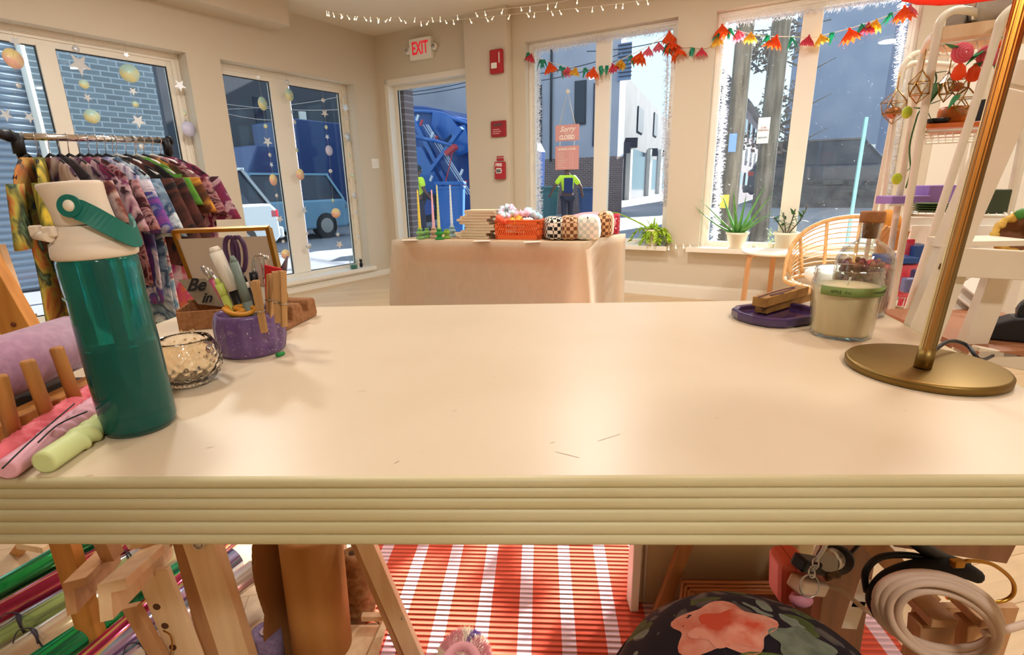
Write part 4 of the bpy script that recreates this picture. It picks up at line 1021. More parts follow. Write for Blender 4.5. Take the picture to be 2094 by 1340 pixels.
P = [wZ(1550, 608, TZ + .0512), wZ(1580, 598, TZ + .0512), wZ(1610, 590, TZ + .0512), wZ(1625, 588, TZ + .0512), wZ(1605, 596, TZ + .0512), wZ(1575, 604, TZ + .0512), wZ(1600, 600, TZ + .0512), wZ(1618, 602, TZ + .030), wZ(1622, 622, TZ + .014)]
one('bundle_string', MB().tube(smoothpath(P, 5), .0012, n=6), mat('mauve string', '#6A5060', .8), 'thin mauve string tied round the bundle of wood sticks', 'string')
# candle jar
jp = wZ(1716, 684, TZ); jr = .048; jh = .088
jar = thing('candle_jar', jp, 'cream wax candle in a faceted glass jar with a green printed label band', 'candle'); jar.scale = (1.17, 1.17, 1.42)
fac = lambda a, z: 1 - (.045 * (1 - abs(math.cos(a * 5))) if z < .062 else 0)
wax = MB().lathe([(0, .004), (.039, .004), (.042, .008), (.045, .055), (.045, .066), (0, .066)], 60, mod=fac)
part('wax', wax, mat('cream wax', '#E8D2A8', .5, sss=.3), jar, world=False)
gl = MB().lathe([(0, 0), (.041, 0), (.0435, .003), (.0475, .055), (.0485, .064), (.0475, .072), (.0455, .075), (.047, .079), (.0455, .082), (.0465, .085), (.045, .088), (.043, .087), (.0435, .080), (.0445, .068), (.0460, .0665)], 60, mod=fac)
m_jarglass = glassy('jar glass', (.93, .96, .95), refl=1.0)
part('glass_jar', gl, m_jarglass, jar, world=False)
a0 = math.radians(195); a1 = math.radians(352); rings = []
for z in (.0575, .069):
    rings.append([V((.0490 * math.cos(a0 + (a1 - a0) * i / 40), .0490 * math.sin(a0 + (a1 - a0) * i / 40), z)) for i in range(41)])
mb = MB().loft(rings, closed=False, caps=False); lb_ = part('label_band', mb, mat('olive green label', '#7E9450', .6), jar, world=False, solid=.0004)
for (ang, bd, sz) in ((222, 'APPLE', .0055), (240, '8 oz', .0045), (292, 'THE BUZZ', .004), (312, 'MERRY', .006), (335, '* * *', .006)):
    a = math.radians(ang); n_ = V((math.cos(a), math.sin(a), 0)); text('lettering', bd, sz, frameM(n_ * .0494 + UP * .063, V((-n_.y, n_.x, 0)), n_), mat('dark green ink', '#3E5028', .6), lb_, world=False, ext=.0001)
part('wick', MB().tube([(.0, -.002, .066), (.002, -.002, .076)], .0011, n=6), m_white, jar, world=False)
# round bottle with cork and dried buds
qp = wZ(1752, 640, TZ); k = 1.05
ob = thing('cork_bottle', qp, 'round clear glass bottle of dried rosebuds with a wooden cork, behind the candle jar', 'bottle'); ob.scale = (1.02, 1.02, 1.25)
gl = MB().lathe([(0, 0), (.045, 0), (.050, .004), (.053, .02), (.0535, .075), (.052, .095), (.043, .112), (.028, .120), (.020, .124), (.018, .130), (.0185, .146), (.0215, .149), (.0215, .153), (.017, .155), (.0155, .15), (.0155, .128), (.024, .119), (.040, .110), (.050, .09), (.051, .02), (.047, .007), (0, .006)], 60)
part('glass_body', gl, m_jarglass, ob, world=False)
part('cork', MB().lathe([(0, .128), (.013, .128), (.0145, .153), (.0215, .154), (.022, .157), (.022, .170), (.020, .172), (0, .172)], 32), mat('cork stopper wood', '#A9713E', .6, noise=(40, '#8A5628', .4, .7)), ob, world=False)
r8 = random.Random(8); m_buds = [mat('rosebud', c_, .8) for c_ in ('#A85A50', '#8E4450', '#B87A60', '#9A6A4A')]
mb = MB(); 
for i in range(150):
    z = r8.uniform(.045, .085); R_ = .046; a = r8.uniform(0, 2 * PI); rr_ = R_ * r8.uniform(.25, 1) ** .5; mb.cur = r8.randrange(4)
    mb.ball((rr_ * math.cos(a), rr_ * math.sin(a), z + .006 * r8.random()), (r8.uniform(.004, .007), .005, .0055), 8, 5)
o = part('dried_rosebuds', mb, m_buds, ob, world=False); o['kind'] = 'stuff'
part('bud_bed', MB().lathe([(0, .008), (.046, .008), (.047, .05), (0, .055)], 30), mat('dry petals', '#8C5248', .9, noise=(90, '#B07A5A', .4, .6)), ob, world=False)

# ------------------------------------------------------------------ brass lamp
lp = wZ(1893, 764, TZ); lamp = thing('table_lamp', lp, 'brass table lamp with a round base, slanting reeded pole and red shade', 'lamp')
m_brass2 = mat('brushed brass', '#8C7242', .45, 1, noise=(8, '#846A38', .3, .7))
bc = V((.615, .722, TZ)) - lp; bc.z = 0
part('base', MB().lathe([(0, 0), (.098, 0), (.1, .0015), (.1005, .010), (.0985, .0125), (.096, .0132), (0, .0138)], 72, c=bc), m_brass2, lamp, world=False)
topp = wY(2098, -20, lp.y + .03); botp = wY(1886, 752, lp.y) ; botp = V((lp.x, lp.y, TZ + .012))
botp = wZ(1886, 752, TZ + .0135)
dp = (topp - botp).normalized(); L_ = (topp - botp).length
xx = dp.orthogonal().normalized(); yy = dp.cross(xx)
rings = []
for s in (0, .06, .0601, 1):
    R_ = .0108 if s <= .06 else .0100; fl_ = 0 if s <= .06 else .06
    rings.append([botp + dp * (L_ * s) + xx * (R_ * (1 - fl_ * .5 * (1 + math.cos(16 * 2 * PI * j / 96))) * math.cos(2 * PI * j / 96)) + yy * (R_ * (1 - fl_ * .5 * (1 + math.cos(16 * 2 * PI * j / 96))) * math.sin(2 * PI * j / 96)) for j in range(96)])
part('pole', MB().loft(rings), m_brass2, lamp)
sc_ = wY(2088, -95, lp.y + .02); m_shade = mat('red lamp shade', '#C0281C', .7, emit='#D83018', es=.35)
rs = .118
zr = wY(1968, 4, lp.y + .125).z
sh = MB().lathe([(rs, zr), (rs * 1.0, zr + .012), (rs * .86, zr + .10), (rs * .6, zr + .17)], 60, c=(sc_.x, sc_.y, 0), mod=lambda a, z: 1 + .012 * math.cos(a * 40))
part('shade', sh, m_shade, lamp, solid=.003)
part('shade_arm', MB().tube([topp, topp + UP * .06, V((sc_.x, sc_.y, zr + .16))], .006), m_brass2, lamp)
part('bulb', MB().ball((sc_.x, sc_.y, zr + .09), .028), mat('warm bulb', '#FFE0B0', .5, emit='#FFC070', es=4), lamp)
bl = bpy.data.lights.new('lamp_bulb', 'POINT'); bl.energy = .8; bl.color = (1, .62, .3); bl.shadow_soft_size = .03
bo = bpy.data.objects.new('lamp_bulb', bl); COL.objects.link(bo); bo.location = (sc_.x, sc_.y, zr + .045)
part('cord', MB().tube(smoothpath([botp + V((.008, .012, .004)), wZ(1935, 700, TZ + .03), wZ(1975, 705, TZ + .02), wZ(2003, 735, TZ + .004), wZ(2030, 728, TZ - .03)], 6), .003, n=8), m_black, lamp)
# ------------------------------------------------------------------ display table under a linen cloth
DZt = .76
f0, f1, f2 = wZ(805, 492, DZt), wZ(1190, 498, DZt), wZ(1276, 479, DZt); f3 = f0 + (f2 - f1)
dX = (f1 - f0).normalized(); dY = (f2 - f1).normalized(); LX = (f1 - f0).length; LYd = (f2 - f1).length
def FT(x, y, z): return f0 + dX * x + dY * y + UP * (z - DZt)
dt = thing('display_table', (f0 + f2) / 2 - UP * DZt, 'table hidden under the beige linen cloth, its frame showing as a dark outline', 'table')
mb = MB(); mb.fbox(FT, .02, LX - .02, .02, LYd - .02, DZt - .03, DZt - .004); part('tabletop', mb, m_oak, dt)
mb = MB()
mb.fbox(FT, .05, LX - .05, .025, .045, DZt - .15, DZt - .03); mb.fbox(FT, .05, LX - .05, LYd - .045, LYd - .025, DZt - .15, DZt - .03)
part('apron', mb, m_oak, dt)
for x in (.03, LX - .09):
    for y in (.03, LYd - .09): part('leg', MB().fbox(FT, x, x + .06, y, y + .06, 0, DZt - .03), m_oak, dt)
m_ = bpy.data.materials.new('linen'); m_.use_nodes = True; N = m_.node_tree.nodes; L = m_.node_tree.links; bs_ = N['Principled BSDF']
bs_.inputs['Base Color'].default_value = lin('#D8C3A2'); bs_.inputs['Roughness'].default_value = .95
tc = N.new('ShaderNodeTexCoord'); nz = N.new('ShaderNodeTexNoise'); nz.inputs['Scale'].default_value = 25; nz.inputs['Detail'].default_value = 8; mp = N.new('ShaderNodeMapping'); mp.inputs['Scale'].default_value = (1, 1, .5)
L.new(tc.outputs['Object'], mp.inputs[0]); L.new(mp.outputs[0], nz.inputs['Vector']); rp = ramp(N, ['#D8CDBA', '#E8DECE']); L.new(nz.outputs['Fac'], rp.inputs[0]); L.new(rp.outputs[0], bs_.inputs['Base Color'])
tl_ = N.new('ShaderNodeBsdfTranslucent'); L.new(rp.outputs[0], tl_.inputs[0]); mx = N.new('ShaderNodeMixShader'); mx.inputs[0].default_value = .75
L.new(bs_.outputs[0], mx.inputs[1]); L.new(tl_.outputs[0], mx.inputs[2]); L.new(mx.outputs[0], N['Material Output'].inputs[0]); m_linen = m_
# perimeter: right-back -> right-front -> left-front -> left-back (open at the back), dropping with folds
per = []
def addp(a, b, n, nrm_):
    for i in range(n): per.append((a.lerp(b, i / n), nrm_))
q3, q2, q1, q0 = FT(LX, LYd, DZt), FT(LX, 0, DZt), FT(0, 0, DZt), FT(0, LYd, DZt)
addp(q3, q2, 30, dX); addp(q2, q1, 60, -dY); addp(q1, q0, 30, -dX); per.append((q0, -dX))
rings = []
NZ = 14
for j in range(NZ + 1):
    t = j / NZ; ring = []
    for i, (p, n_) in enumerate(per):
        dcor = min((p - c).length for c in (q2, q1)); fl_ = .075 * math.exp(-(dcor / .10) ** 2) * t ** .8
        if (p - q2).length < .001: n_ = (dX - dY).normalized()
        if (p - q1).length < .001: n_ = (-dX - dY).normalized()
        dirc = n_ if dcor > .14 else (n_ + (p - (q0 + q2) / 2).normalized() * (1 - dcor / .14)).normalized()
        fold = .007 * math.sin(i * .55) * math.exp(-(dcor / .35) ** 2) * t + .0025 * math.sin(i * .31 + 1) * t
        ring.append(p + dirc * (.012 + fl_ + fold + .01 * t) - UP * (t * (DZt - .015)) + UP * (.004 if j == 0 else 0))
    rings.append(ring)
mb = MB(); mb.loft(rings, closed=False, caps=False)
top = [r for r in rings[0]]; n = len(top); b = len(mb.v); mb.add(top, [tuple(range(n))])
one('linen_tablecloth', mb, m_linen, 'beige linen tablecloth draped to the floor over the display table', 'tablecloth')
TD = DZt + .005

# taper candles in small glass holders
m_hold = {k: mat('holder glass ' + k, c, .15, trans=.55, ior=1.4) for k, c in (('light green', '#9CD87A'), ('peach', '#F0C8A0'), ('green', '#2FB04A'), ('lime', '#A8D85A'), ('aqua', '#B8DCE0'))}
def holder(label, x, y, m_, h=.075, r=.03):
    p = wZ(x, y, TD)
    return one('candle_holder', MB().lathe([(0, 0), (r, 0), (r, .012), (r * .62, .018), (r * .55, .03), (r * .95, .034), (r * .95, .05), (r * .5, .056), (r * .62, .062), (r * .62, h), (r * .4, h), (r * .4, h - .018), (0, h - .018)], 20, c=p), m_, label, 'candle holder', 'glass candle holders'), p
cands = ((860, 489, 'light green', 'pale green glass candle holder under the yellow taper', ('#F0DA50', 'tall yellow spiral taper, leftmost on the display table', 388)),
         (888, 487, 'peach', 'peach glass candle holder under the pink taper', ('#F2B8C8', 'tall pink taper candle beside the pale lime one', 388)),
         (899, 490, 'green', 'deep green glass candle holder under the lime taper', ('#D5DE9A', 'tall pale lime taper rising from the deep green holder', 378)),
         (925, 484, 'aqua', 'aqua glass candle holder beside the notebook stack', ('#D8E6F0', 'tall pale blue spiral taper nearest the notebooks', 378)))
for (x, y, kc, l1, (cc, l2, yt)) in cands:
    o, p = holder(l1, x, y, m_hold[kc]); ytop = wY(x - 4, yt, p.y).z; z0 = TD + .058
    one('taper_candle', MB().lathe([(.0, 0), (.0105, 0)] + [(.0105 - .0062 * i / 60, (ytop - z0) * i / 60) for i in range(1, 60)] + [(.0015, ytop - z0)], 14, c=(p.x, p.y, z0), mod=lambda a, z: 1 + .13 * math.cos(2 * a + z * 260)), mat('taper wax ' + cc, cc, .5), l2, 'candle', 'taper candles on the display table')
holder('empty pale yellow green glass holder between the pink and lime tapers', 874, 487, m_hold['light green'], .07, .026)
holder('short lime glass holder in front of the pale blue taper', 914, 488, m_hold['lime'], .066, .026)
# notebook stack
m_paper = mat('cream pages', '#EFE4CC', .8, noise=(40, '#E2D2B4', .4, .6, (1, 1, 60))); m_kcov = mat('pale kraft cover', '#E2CDAA', .75)
pb_ = wZ(966, 489, TD); r9 = random.Random(4); hN = 10; th_ = (wY(966, 430, pb_.y).z - TD) / hN
ords = ['lowest', 'second lowest', 'third', 'fourth', 'fifth', 'sixth', 'seventh', 'eighth', 'ninth', 'topmost']
nbm = None
for i in range(hN):
    rz = math.atan2(dX.y, dX.x) + r9.uniform(-.05, .05); off = dX * (.035 * math.sin(i * 1.25 + 3.6)) ; lab = ords[i] + ' cream notebook in the stack on the display table' + (', counted from the bottom' if 1 < i < 9 else '')
    loc = V((pb_.x, pb_.y, TD + i * th_)) + off + dY * .10
    if nbm is None:
        nbm = thing('notebook', loc, lab, 'notebook', 'stack of cream notebooks', rz)
        part('pages', MB().box((0, 0, th_ / 2), (.205, .15, th_ * .62)), m_paper, nbm, world=False)
        for z in (th_ * .1, th_ * .86): part('cover', MB().rbox((0, 0, z), (.215, .158, th_ * .14), .004), m_kcov, nbm, world=False)
        part('spine', MB().tube([(-.108, -.078, th_ / 2), (-.108, .078, th_ / 2)], th_ * .45, n=10), m_kcov, nbm, world=False)
    else:
        c = dup(nbm, label=lab); c.location = loc; c.rotation_euler = (0, 0, rz)
# white price cards at the table edge
for (x, y, l) in ((838, 491, 'blank white price card lying by the taper candles'), (985, 493, 'blank white price card lying below the notebook stack'), (1088, 495, 'blank white price card lying between orange basket and checked pouches')):
    p = wZ(x, y, TD + .002); one('price_card', MB().box(p, (.11, .05, .0012), R=Matrix.Rotation(math.atan2(dX.y, dX.x) + .35, 3, 'Z')), m_white, l, 'card')
# orange slotted basket
bp_ = wZ(1050, 490, TD); bt_ = thing('plastic_basket', bp_ + dY * .09, 'orange slotted plastic basket full of scrunchies on the display table', 'basket', rz=math.atan2(dX.y, dX.x))
m_or = mat('orange plastic', '#F06A30', .45); BL, BW, BH = .155, .085, .125
mb = MB()
for sx, sy, L_, ax_ in ((0, -1, BL, 0), (0, 1, BL, 0), (1, 0, BW, 1), (-1, 0, BW, 1)):
    def FBk(u, z, w, h):       # slat on this side
        if ax_ == 0: mb.box((u, sy * BW, z), (w, .004, h))
        else: mb.box((sx * BL, u, z), (.004, w, h))
    FBk(0, .015, 2 * L_, .03); FBk(0, BH - .012, 2 * L_, .024); FBk(0, .068, 2 * L_, .008)
    for e in (-1, 1): FBk(e * (L_ - .008), BH / 2, .016, BH)
    n_ = int(L_ / .0085)
    for k in range(n_):
        u = -L_ + .02 + k * (2 * L_ - .04) / (n_ - 1)
        for (z0, z1) in ((.03, .064), (.072, .10)):
            d_ = .008 * (1 if u < 0 else -1)
            if ax_ == 0: mb.bar((u - d_, sy * BW, z0), (u + d_, sy * BW, z1), .009, .004, side=(1, 0, 0))
            else: mb.bar((sx * BL, u - d_, z0), (sx * BL, u + d_, z1), .009, .004, side=(0, 1, 0))
mb.box((0, 0, .003), (2 * BL, 2 * BW, .006))
part('basket_body', mb, m_or, bt_, world=False)
part('rim', MB().tube([(-BL, -BW, BH), (BL, -BW, BH), (BL, BW, BH), (-BL, BW, BH)], .006, n=8, closed=True), m_or, bt_, world=False)
def scrunchie(label, x, y, dy, m_, R=.044):
    p = wY(x, y, bp_.y + dy); mb = MB(); rings = []; rr_ = random.Random(int(x * 7 + y)); n = 36
    ph = rr_.random() * 6; tilt = Matrix.Rotation(rr_.uniform(-.8, .8), 3, 'X') @ Matrix.Rotation(rr_.uniform(-.6, .6), 3, 'Y')
    for i in range(n):
        a = 2 * PI * i / n; q = R * .55 * (1 + .35 * math.sin(a * 9 + ph) + .15 * math.sin(a * 17))
        rings.append([p + tilt @ V(((R + q * math.cos(b)) * math.cos(a), (R + q * math.cos(b)) * math.sin(a), q * math.sin(b))) for b in [2 * PI * k / 9 for k in range(9)]])
    rings.append(rings[0]); mb.loft(rings, caps=False)
    return one('scrunchie', mb, m_, label, 'scrunchie', 'scrunchies heaped in the orange basket')
m_holo = mat('holographic fabric', '#C8F0EC', .3, .3, noise=(25, '#F6C8E8', .4, .6)); m_bl = mat('pale blue satin', '#A8D4F0', .4, noise=(25, '#E8F4FA', .4, .65)); m_pk = mat('pink satin', '#F0B8C8', .45); m_yl = mat('yellow orange satin', '#F2B840', .45); m_rdo = mat('coral satin', '#F0603C', .45)
scrunchie('shiny pale aqua scrunchie on top of the heap in the orange basket', 1036, 434, .10, m_holo)
scrunchie('coral scrunchie at the front left of the orange basket', 1028, 449, .04, m_rdo, .03)
scrunchie('yellow scrunchie in the middle front of the orange basket', 1055, 449, .04, m_yl, .03)
scrunchie('pink scrunchie behind the yellow one in the orange basket', 1068, 441, .10, m_pk)
scrunchie('pale blue scrunchie at the right end of the orange basket', 1090, 440, .12, m_bl)
scrunchie('white scrunchie low between the pink and yellow ones', 1078, 451, .06, mat('white satin', '#F4ECE8', .5), .026)
# checked pouches
def checker(name, c1, c2, sc):
    m, N, L, b = newmat(name); tc = N.new('ShaderNodeTexCoord'); nz = N.new('ShaderNodeTexNoise'); nz.inputs['Scale'].default_value = 14
    mxx = N.new('ShaderNodeMix'); mxx.data_type = 'RGBA'; mxx.blend_type = 'ADD'; mxx.inputs['Factor'].default_value = .012
    L.new(tc.outputs['Object'], nz.inputs['Vector']); L.new(tc.outputs['Object'], mxx.inputs['A']); L.new(nz.outputs['Color'], mxx.inputs['B'])
    ch = N.new('ShaderNodeTexChecker'); ch.inputs['Scale'].default_value = sc; ch.inputs['Color1'].default_value = lin(c1); ch.inputs['Color2'].default_value = lin(c2)
    L.new(mxx.outputs['Result'], ch.inputs['Vector']); L.new(ch.outputs[0], b.inputs['Base Color']); b.inputs['Roughness'].default_value = .95; return m
def pouch(label, x, y, w_, d_, h_, m_, rz, dy=0):
    p = wZ(x, y, TD) + dY * dy; t_ = thing('zip_pouch', p, label, 'pouch', 'checked fluffy zip pouches', rz)
    rings = []
    for (s, z) in ((.8, 0), (.97, .012), (1, h_ * .3), (1, h_ * .62), (.9, h_ * .9), (.62, h_ * 1.02), (.15, h_ * 1.04)):
        ring = []
        for k in range(28):
            a = 2 * PI * k / 28; c_, s_ = math.cos(a), math.sin(a); ring.append(V((w_ * s * math.copysign(abs(c_) ** .6, c_), d_ * (.3 + .7 * s) * math.copysign(abs(s_) ** .6, s_), z)))
        rings.append(ring)
    part('pouch_body', MB().loft(rings), m_, t_, world=False, sub=1)
    part('zip', MB().tube([(0, -d_ * .9, h_ * .93), (0, -d_ * .3, h_ * 1.0), (0, d_ * .3, h_ * 1.0), (0, d_ * .9, h_ * .93)], .005, n=6), m_mblk, t_, world=False)
    return t_
rzt = math.atan2(dX.y, dX.x)
pouch('black and white checked fluffy pouch, leftmost of the pouches', 1117, 492, .062, .11, .145, checker('black white checks', '#15110F', '#EDE2D2', 42), rzt + .5, .10)
pouch('brown and tan checked pouch between the black one and the mint one', 1149, 492, .068, .11, .15, checker('brown tan checks', '#7A4A2C', '#D8B48C', 42), rzt + .3, .10)
pouch('mint and cream checked pouch, front and lightest of the four', 1190, 492, .082, .10, .155, checker('mint cream checks', '#C6CEC0', '#EFEADC', 42), rzt + .1, .09)
pouch('brown and tan checked pouch at the right, tallest and farthest back', 1222, 486, .056, .11, .165, checker('brown tan checks fine', '#6E4426', '#D2A878', 46), rzt + .0, .12)
p = wZ(1247, 478, TD) + dY * .03
cr = thing('plastic_crate', p, 'small pink red plastic crate at the far right of the display table', 'crate', rz=rzt); m_pc = mat('pink red plastic', '#D8405A', .4)
mb = MB(); mb.box((0, 0, .004), (.10, .12, .008))
for sx, sy in ((0, -1), (0, 1), (1, 0), (-1, 0)):
    for z in (.02, .055, .09, .125): mb.box((sx * .05, sy * .06, z), (.1 if sx == 0 else .004, .12 if sy == 0 else .004, .016))
    for e in (-1, -.33, .33, 1): mb.box((sx * .05 + (e * .045 if sx == 0 else 0), sy * .06 + (e * .055 if sy == 0 else 0), .066), (.01 if sx == 0 else .004, .01 if sy == 0 else .004, .132))
part('crate_body', mb, m_pc, cr, world=False); part('rim', MB().tube([(-.05, -.06, .133), (.05, -.06, .133), (.05, .06, .133), (-.05, .06, .133)], .005, n=6, closed=True), m_pc, cr, world=False)
p = wZ(1175, 486, TD) + dY * .24 + UP * .0
one('folded_cloth', MB().ball(p + UP * .08, (.19, .07, .08), 20, 10), mat('pink velvet', '#E8A0A8', .9, bump=(20, .5, .01)), 'soft pink folded cloth heaped behind the checked pouches', 'cloth')

# ------------------------------------------------------------------ window sill plants
m_pot = mat('cream glazed pot', '#F1E9D2', .4); m_soil = mat('soil', '#4A3626', .95); m_aloe = mat('aloe green', '#4E8A3C', .45, noise=(18, '#6FA650', .4, .7)); m_pothos = mat('lime leaves', '#B9D83A', .5, noise=(20, '#8CBC34', .4, .7)); m_leafd = mat('dark green leaf', '#3E6B38', .5)
def pot(parent, r, h, loc=True):
    part('pot', MB().lathe([(0, 0), (r * .68, 0), (r * .72, .006), (r * .95, h * .86), (r * 1.06, h * .87), (r * 1.08, h), (r * .98, h), (r * .9, h * .9), (0, h * .88)], 32), m_pot, parent, world=False)
    part('soil', MB().lathe([(0, h * .9), (r * .93, h * .9), (r * .93, h * .88)], 24), m_soil, parent, world=False)
def blade(mb, p, d, L_, w_, bend, n=8, flat=.3):
    d = V(d).normalized(); s = d.cross(UP); s = s.normalized() if s.length > .1 else V((1, 0, 0)); rings = []
    q = V(p); dd_ = d.copy()
    for i in range(n + 1):
        t = i / n; w = w_ * (1 - t) ** .8 * (1 if t > 0 else .8) + .0006; nn_ = s.cross(dd_).normalized()
        rings.append([q + s * w * math.cos(a) + nn_ * w * flat * math.sin(a) for a in [2 * PI * k / 6 for k in range(6)]])
        dd_ = (dd_ + V((0, 0, -1)) * bend / n).normalized(); q = q + dd_ * L_ / n
    mb.loft(rings)
sp = B3(1507, 488, -.02)
al = thing('aloe_plant', V((sp.x, sp.y, WZ0 + .012)), 'spiky green aloe plant in a cream pot on the right window sill', 'potted plant')
pot(al, .095, .15)
for i, (dx, dz, L_, bend) in enumerate(((-.9, .35, .46, -.5), (-.75, .75, .46, .0), (-.45, 1, .40, .0), (-.15, 1, .42, .0), (.12, 1, .36, .0), (.38, 1, .50, .05), (.6, .9, .46, .0), (.85, .75, .36, .1), (-.6, .5, .30, .1), (.55, .6, .26, .1))):
    mb = MB(); dv = ub * dx + nb * (.25 * math.sin(i * 2.3)) + UP * dz; blade(mb, UP * .13 + ub * dx * .03, dv, L_, .033, bend, 9, .35)
    part('leaf', mb, m_aloe, al, world=False)
sp = B3(1607, 488, -.025)
pl = thing('potted_plant', V((sp.x, sp.y, WZ0 + .012)), 'thin branching plant with dark leaves in a small cream pot left of the chair', 'potted plant'); pot(pl, .10, .16)
mb = MB(); lf = MB(); r2_ = random.Random(2)
for i in range(4):
    P = [V((0, 0, .1)), V((0, 0, .17)) + ub * .02 * (i - 1.5), V((0, 0, .26)) + ub * (.06 * (i - 1.5)), V((0, 0, .30 + .03 * i)) + ub * (.09 * (i - 1.5))]; mb.tube(smoothpath(P, 4), .006, n=5)
    for k in range(5):
        q = smoothpath(P, 4)[6 + k]; blade(lf, q, ub * r2_.uniform(-1, 1) + UP * r2_.uniform(-.4, .8) + nb * r2_.uniform(-.5, .5), .085, .022, .5, 4, .15)
part('stem', mb, m_bark, pl, world=False); part('leaves', lf, m_leafd, pl, world=False)
sp = B3(1577, 488, .03)
pl = thing('potted_plant', V((sp.x, sp.y, WZ0 + .012)), 'small pale green succulent sprig between the aloe and the branching plant', 'potted plant'); part('jar', MB().lathe([(0, 0), (.03, 0), (.034, .05), (.03, .05), (.028, .01), (0, .01)], 20), m_pot, pl, world=False)
lf = MB()
for i in range(26):
    q = UP * (.05 + .12 * r2_.random()) + ub * r2_.uniform(-.04, .04); blade(lf, q, ub * r2_.uniform(-1, 1) + UP * .8 + nb * r2_.uniform(-.5, .5), .035, .008, .2, 3, .3)
part('leaves', lf, mat('pale green leaf', '#C4D8A0', .6), pl, world=False)
sp = B3(1334, 488, -.02)
po_ = thing('potted_plant', V((sp.x, sp.y, WZ0 + .012)), 'lime green trailing plant in a white pot on the middle window sill', 'potted plant'); pot(po_, .085, .16)
lf = MB(); st_ = MB()
for i in range(13):
    a = -PI + 2 * PI * i / 13; dv = ub * math.cos(a) + nb * (.35 + .3 * math.sin(a)); L_ = r2_.uniform(.08, .24); P = smoothpath([UP * .12, UP * .17 + dv * L_ * .5, UP * (.13) + dv * L_ * .9, UP * r2_.uniform(.02, .08) + dv * L_ * 1.05], 4); st_.tube(P, .0022, n=5)
    for k in range(3, len(P)): blade(lf, P[k], dv * r2_.uniform(.2, 1) + UP * r2_.uniform(-.8, .3) + ub * r2_.uniform(-.6, .6), .065, .030, .5, 4, .12)
for i in range(8): blade(lf, UP * .13, ub * r2_.uniform(-.5, .5) + UP, r2_.uniform(.08, .2), .016, .2, 5, .2)
part('stems', st_, m_pothos, po_, world=False); part('leaves', lf, m_pothos, po_, world=False)
mb = MB(); 
a = wZ(1260, 478, WZ0 + .06); P = smoothpath([V((sp.x, sp.y, WZ0 + .15)) - ub * .02, V((sp.x, sp.y, WZ0 + .22)) - ub * .12, B3(1262, 436, .0), B3(1248, 437, -.02)], 6)
rings = []
for i, p in enumerate(P): w = .010 * (1 - i / len(P)) + .002; rings.append([p + UP * w, p + nb * w * .3, p - UP * w, p - nb * w * .3])
part('arching_leaf', MB().loft([[q - po_.location for q in r] for r in rings]), m_pothos, po_, world=False)
m_clear = m_jarglass
for (x, l) in ((1364, 'clear drinking glass beside the lime green trailing plant'), (1543, 'low clear glass dish on the sill between aloe and branching plant')):
    p = B3(x, 492, -.05); h = .06 if x < 1400 else .045
    one('glass_dish', MB().lathe([(0, 0), (.03, 0), (.034, h), (.031, h), (.028, .006), (0, .006)], 24, c=V((p.x, p.y, WZ0 + .012))), m_clear, l, 'glass')
# small jar and dark figurine at the end of the left ledge
p = wZ(724, 550, LS + .012)
jr_ = thing('small_jar', p, 'little clear jar with teal liquid at the right end of the left window ledge', 'jar'); 
part('jar_glass', MB().lathe([(0, 0), (.045, 0), (.048, .01), (.048, .11), (.032, .145), (.032, .165), (.029, .165), (.029, .14), (.044, .108), (.043, .008), (0, .006)], 24), m_jarglass, jr_, world=False)
part('teal_liquid', MB().lathe([(0, .008), (.042, .009), (.042, .05), (0, .05)], 24), mat('teal liquid', '#1E8A78', .2), jr_, world=False)
p = wZ(739, 547, LS + .012)
mb = MB(); mb.ball(p + UP * .035, (.022, .018, .036), 14, 8); mb.ball(p + UP * .085, .02, 12, 8)
for s in (-1, 1): mb.tube([p + UP * .095 + ub * s * .012, p + UP * .118 + ub * s * .016], [.007, .001], n=6)
one('cat_figurine', mb, m_black, 'tiny black cat shaped figurine beside the little jar on the left ledge', 'figurine')

# ------------------------------------------------------------------ rattan chair and side table
m_rat = mat('rattan cane', '#DDAE72', .5, noise=(30, '#C8945A', .4, .7)); m_cush = mat('white cushion', '#EFE6DC', .9, bump=(30, .3, .004))
SZ = .44
cc = wZ(1742, 566, SZ); Rz = .38
ch = thing('rattan_chair', V((cc.x, cc.y, 0)), 'round rattan armchair with a white cushion in front of the right window', 'chair')
view = V((cc.x, cc.y, 0)).normalized(); sideV = V((view.y, -view.x, 0))
def crim(th_, s):        # s 1 = outer rim, lower s nearer the seat
    up_ = .43 * max(0, math.sin(th_)) ** .55 if math.sin(th_) > 0 else 0
    R_ = Rz * (1.0 + .14 * s)
    return V((0, 0, SZ - .03 + up_ * s)) + sideV * (R_ * -math.cos(th_)) + view * (R_ * math.sin(th_) * .95)
mb = MB(); P = [crim(PI * i / 40, 1) for i in range(41)] + [V((0, 0, SZ - .05)) + sideV * (Rz * 1.12 * math.cos(a)) - view * (Rz * math.sin(a)) for a in [PI * i / 24 for i in range(1, 24)]]
part('rim', MB().tube(P, .016, n=8, closed=True), m_rat, ch, world=False)
for s in (.12, .22, .33, .44, .54, .64, .73, .82, .91):
    part('cane_hoop', MB().tube([crim(PI * (i + .3) / 40.6, s) for i in range(41)], .005, n=6), m_rat, ch, world=False)
for i in range(1, 6):
    a = PI * i / 6; part('back_strut', MB().tube([crim(a, q) for q in (0, .3, .6, 1)], .013, n=6), m_rat, ch, world=False)
part('seat_ring', MB().tube([V((0, 0, SZ - .05)) + sideV * (Rz * math.cos(a)) + view * (Rz * math.sin(a)) for a in [2 * PI * i / 40 for i in range(40)]], .016, n=8, closed=True), m_rat, ch, world=False)
part('seat_cushion', MB().lathe([(0, SZ - .04), (.27, SZ - .04), (.30, SZ - .015), (.30, SZ + .025), (.27, SZ + .045), (0, SZ + .05)], 40), m_cush, ch, world=False)
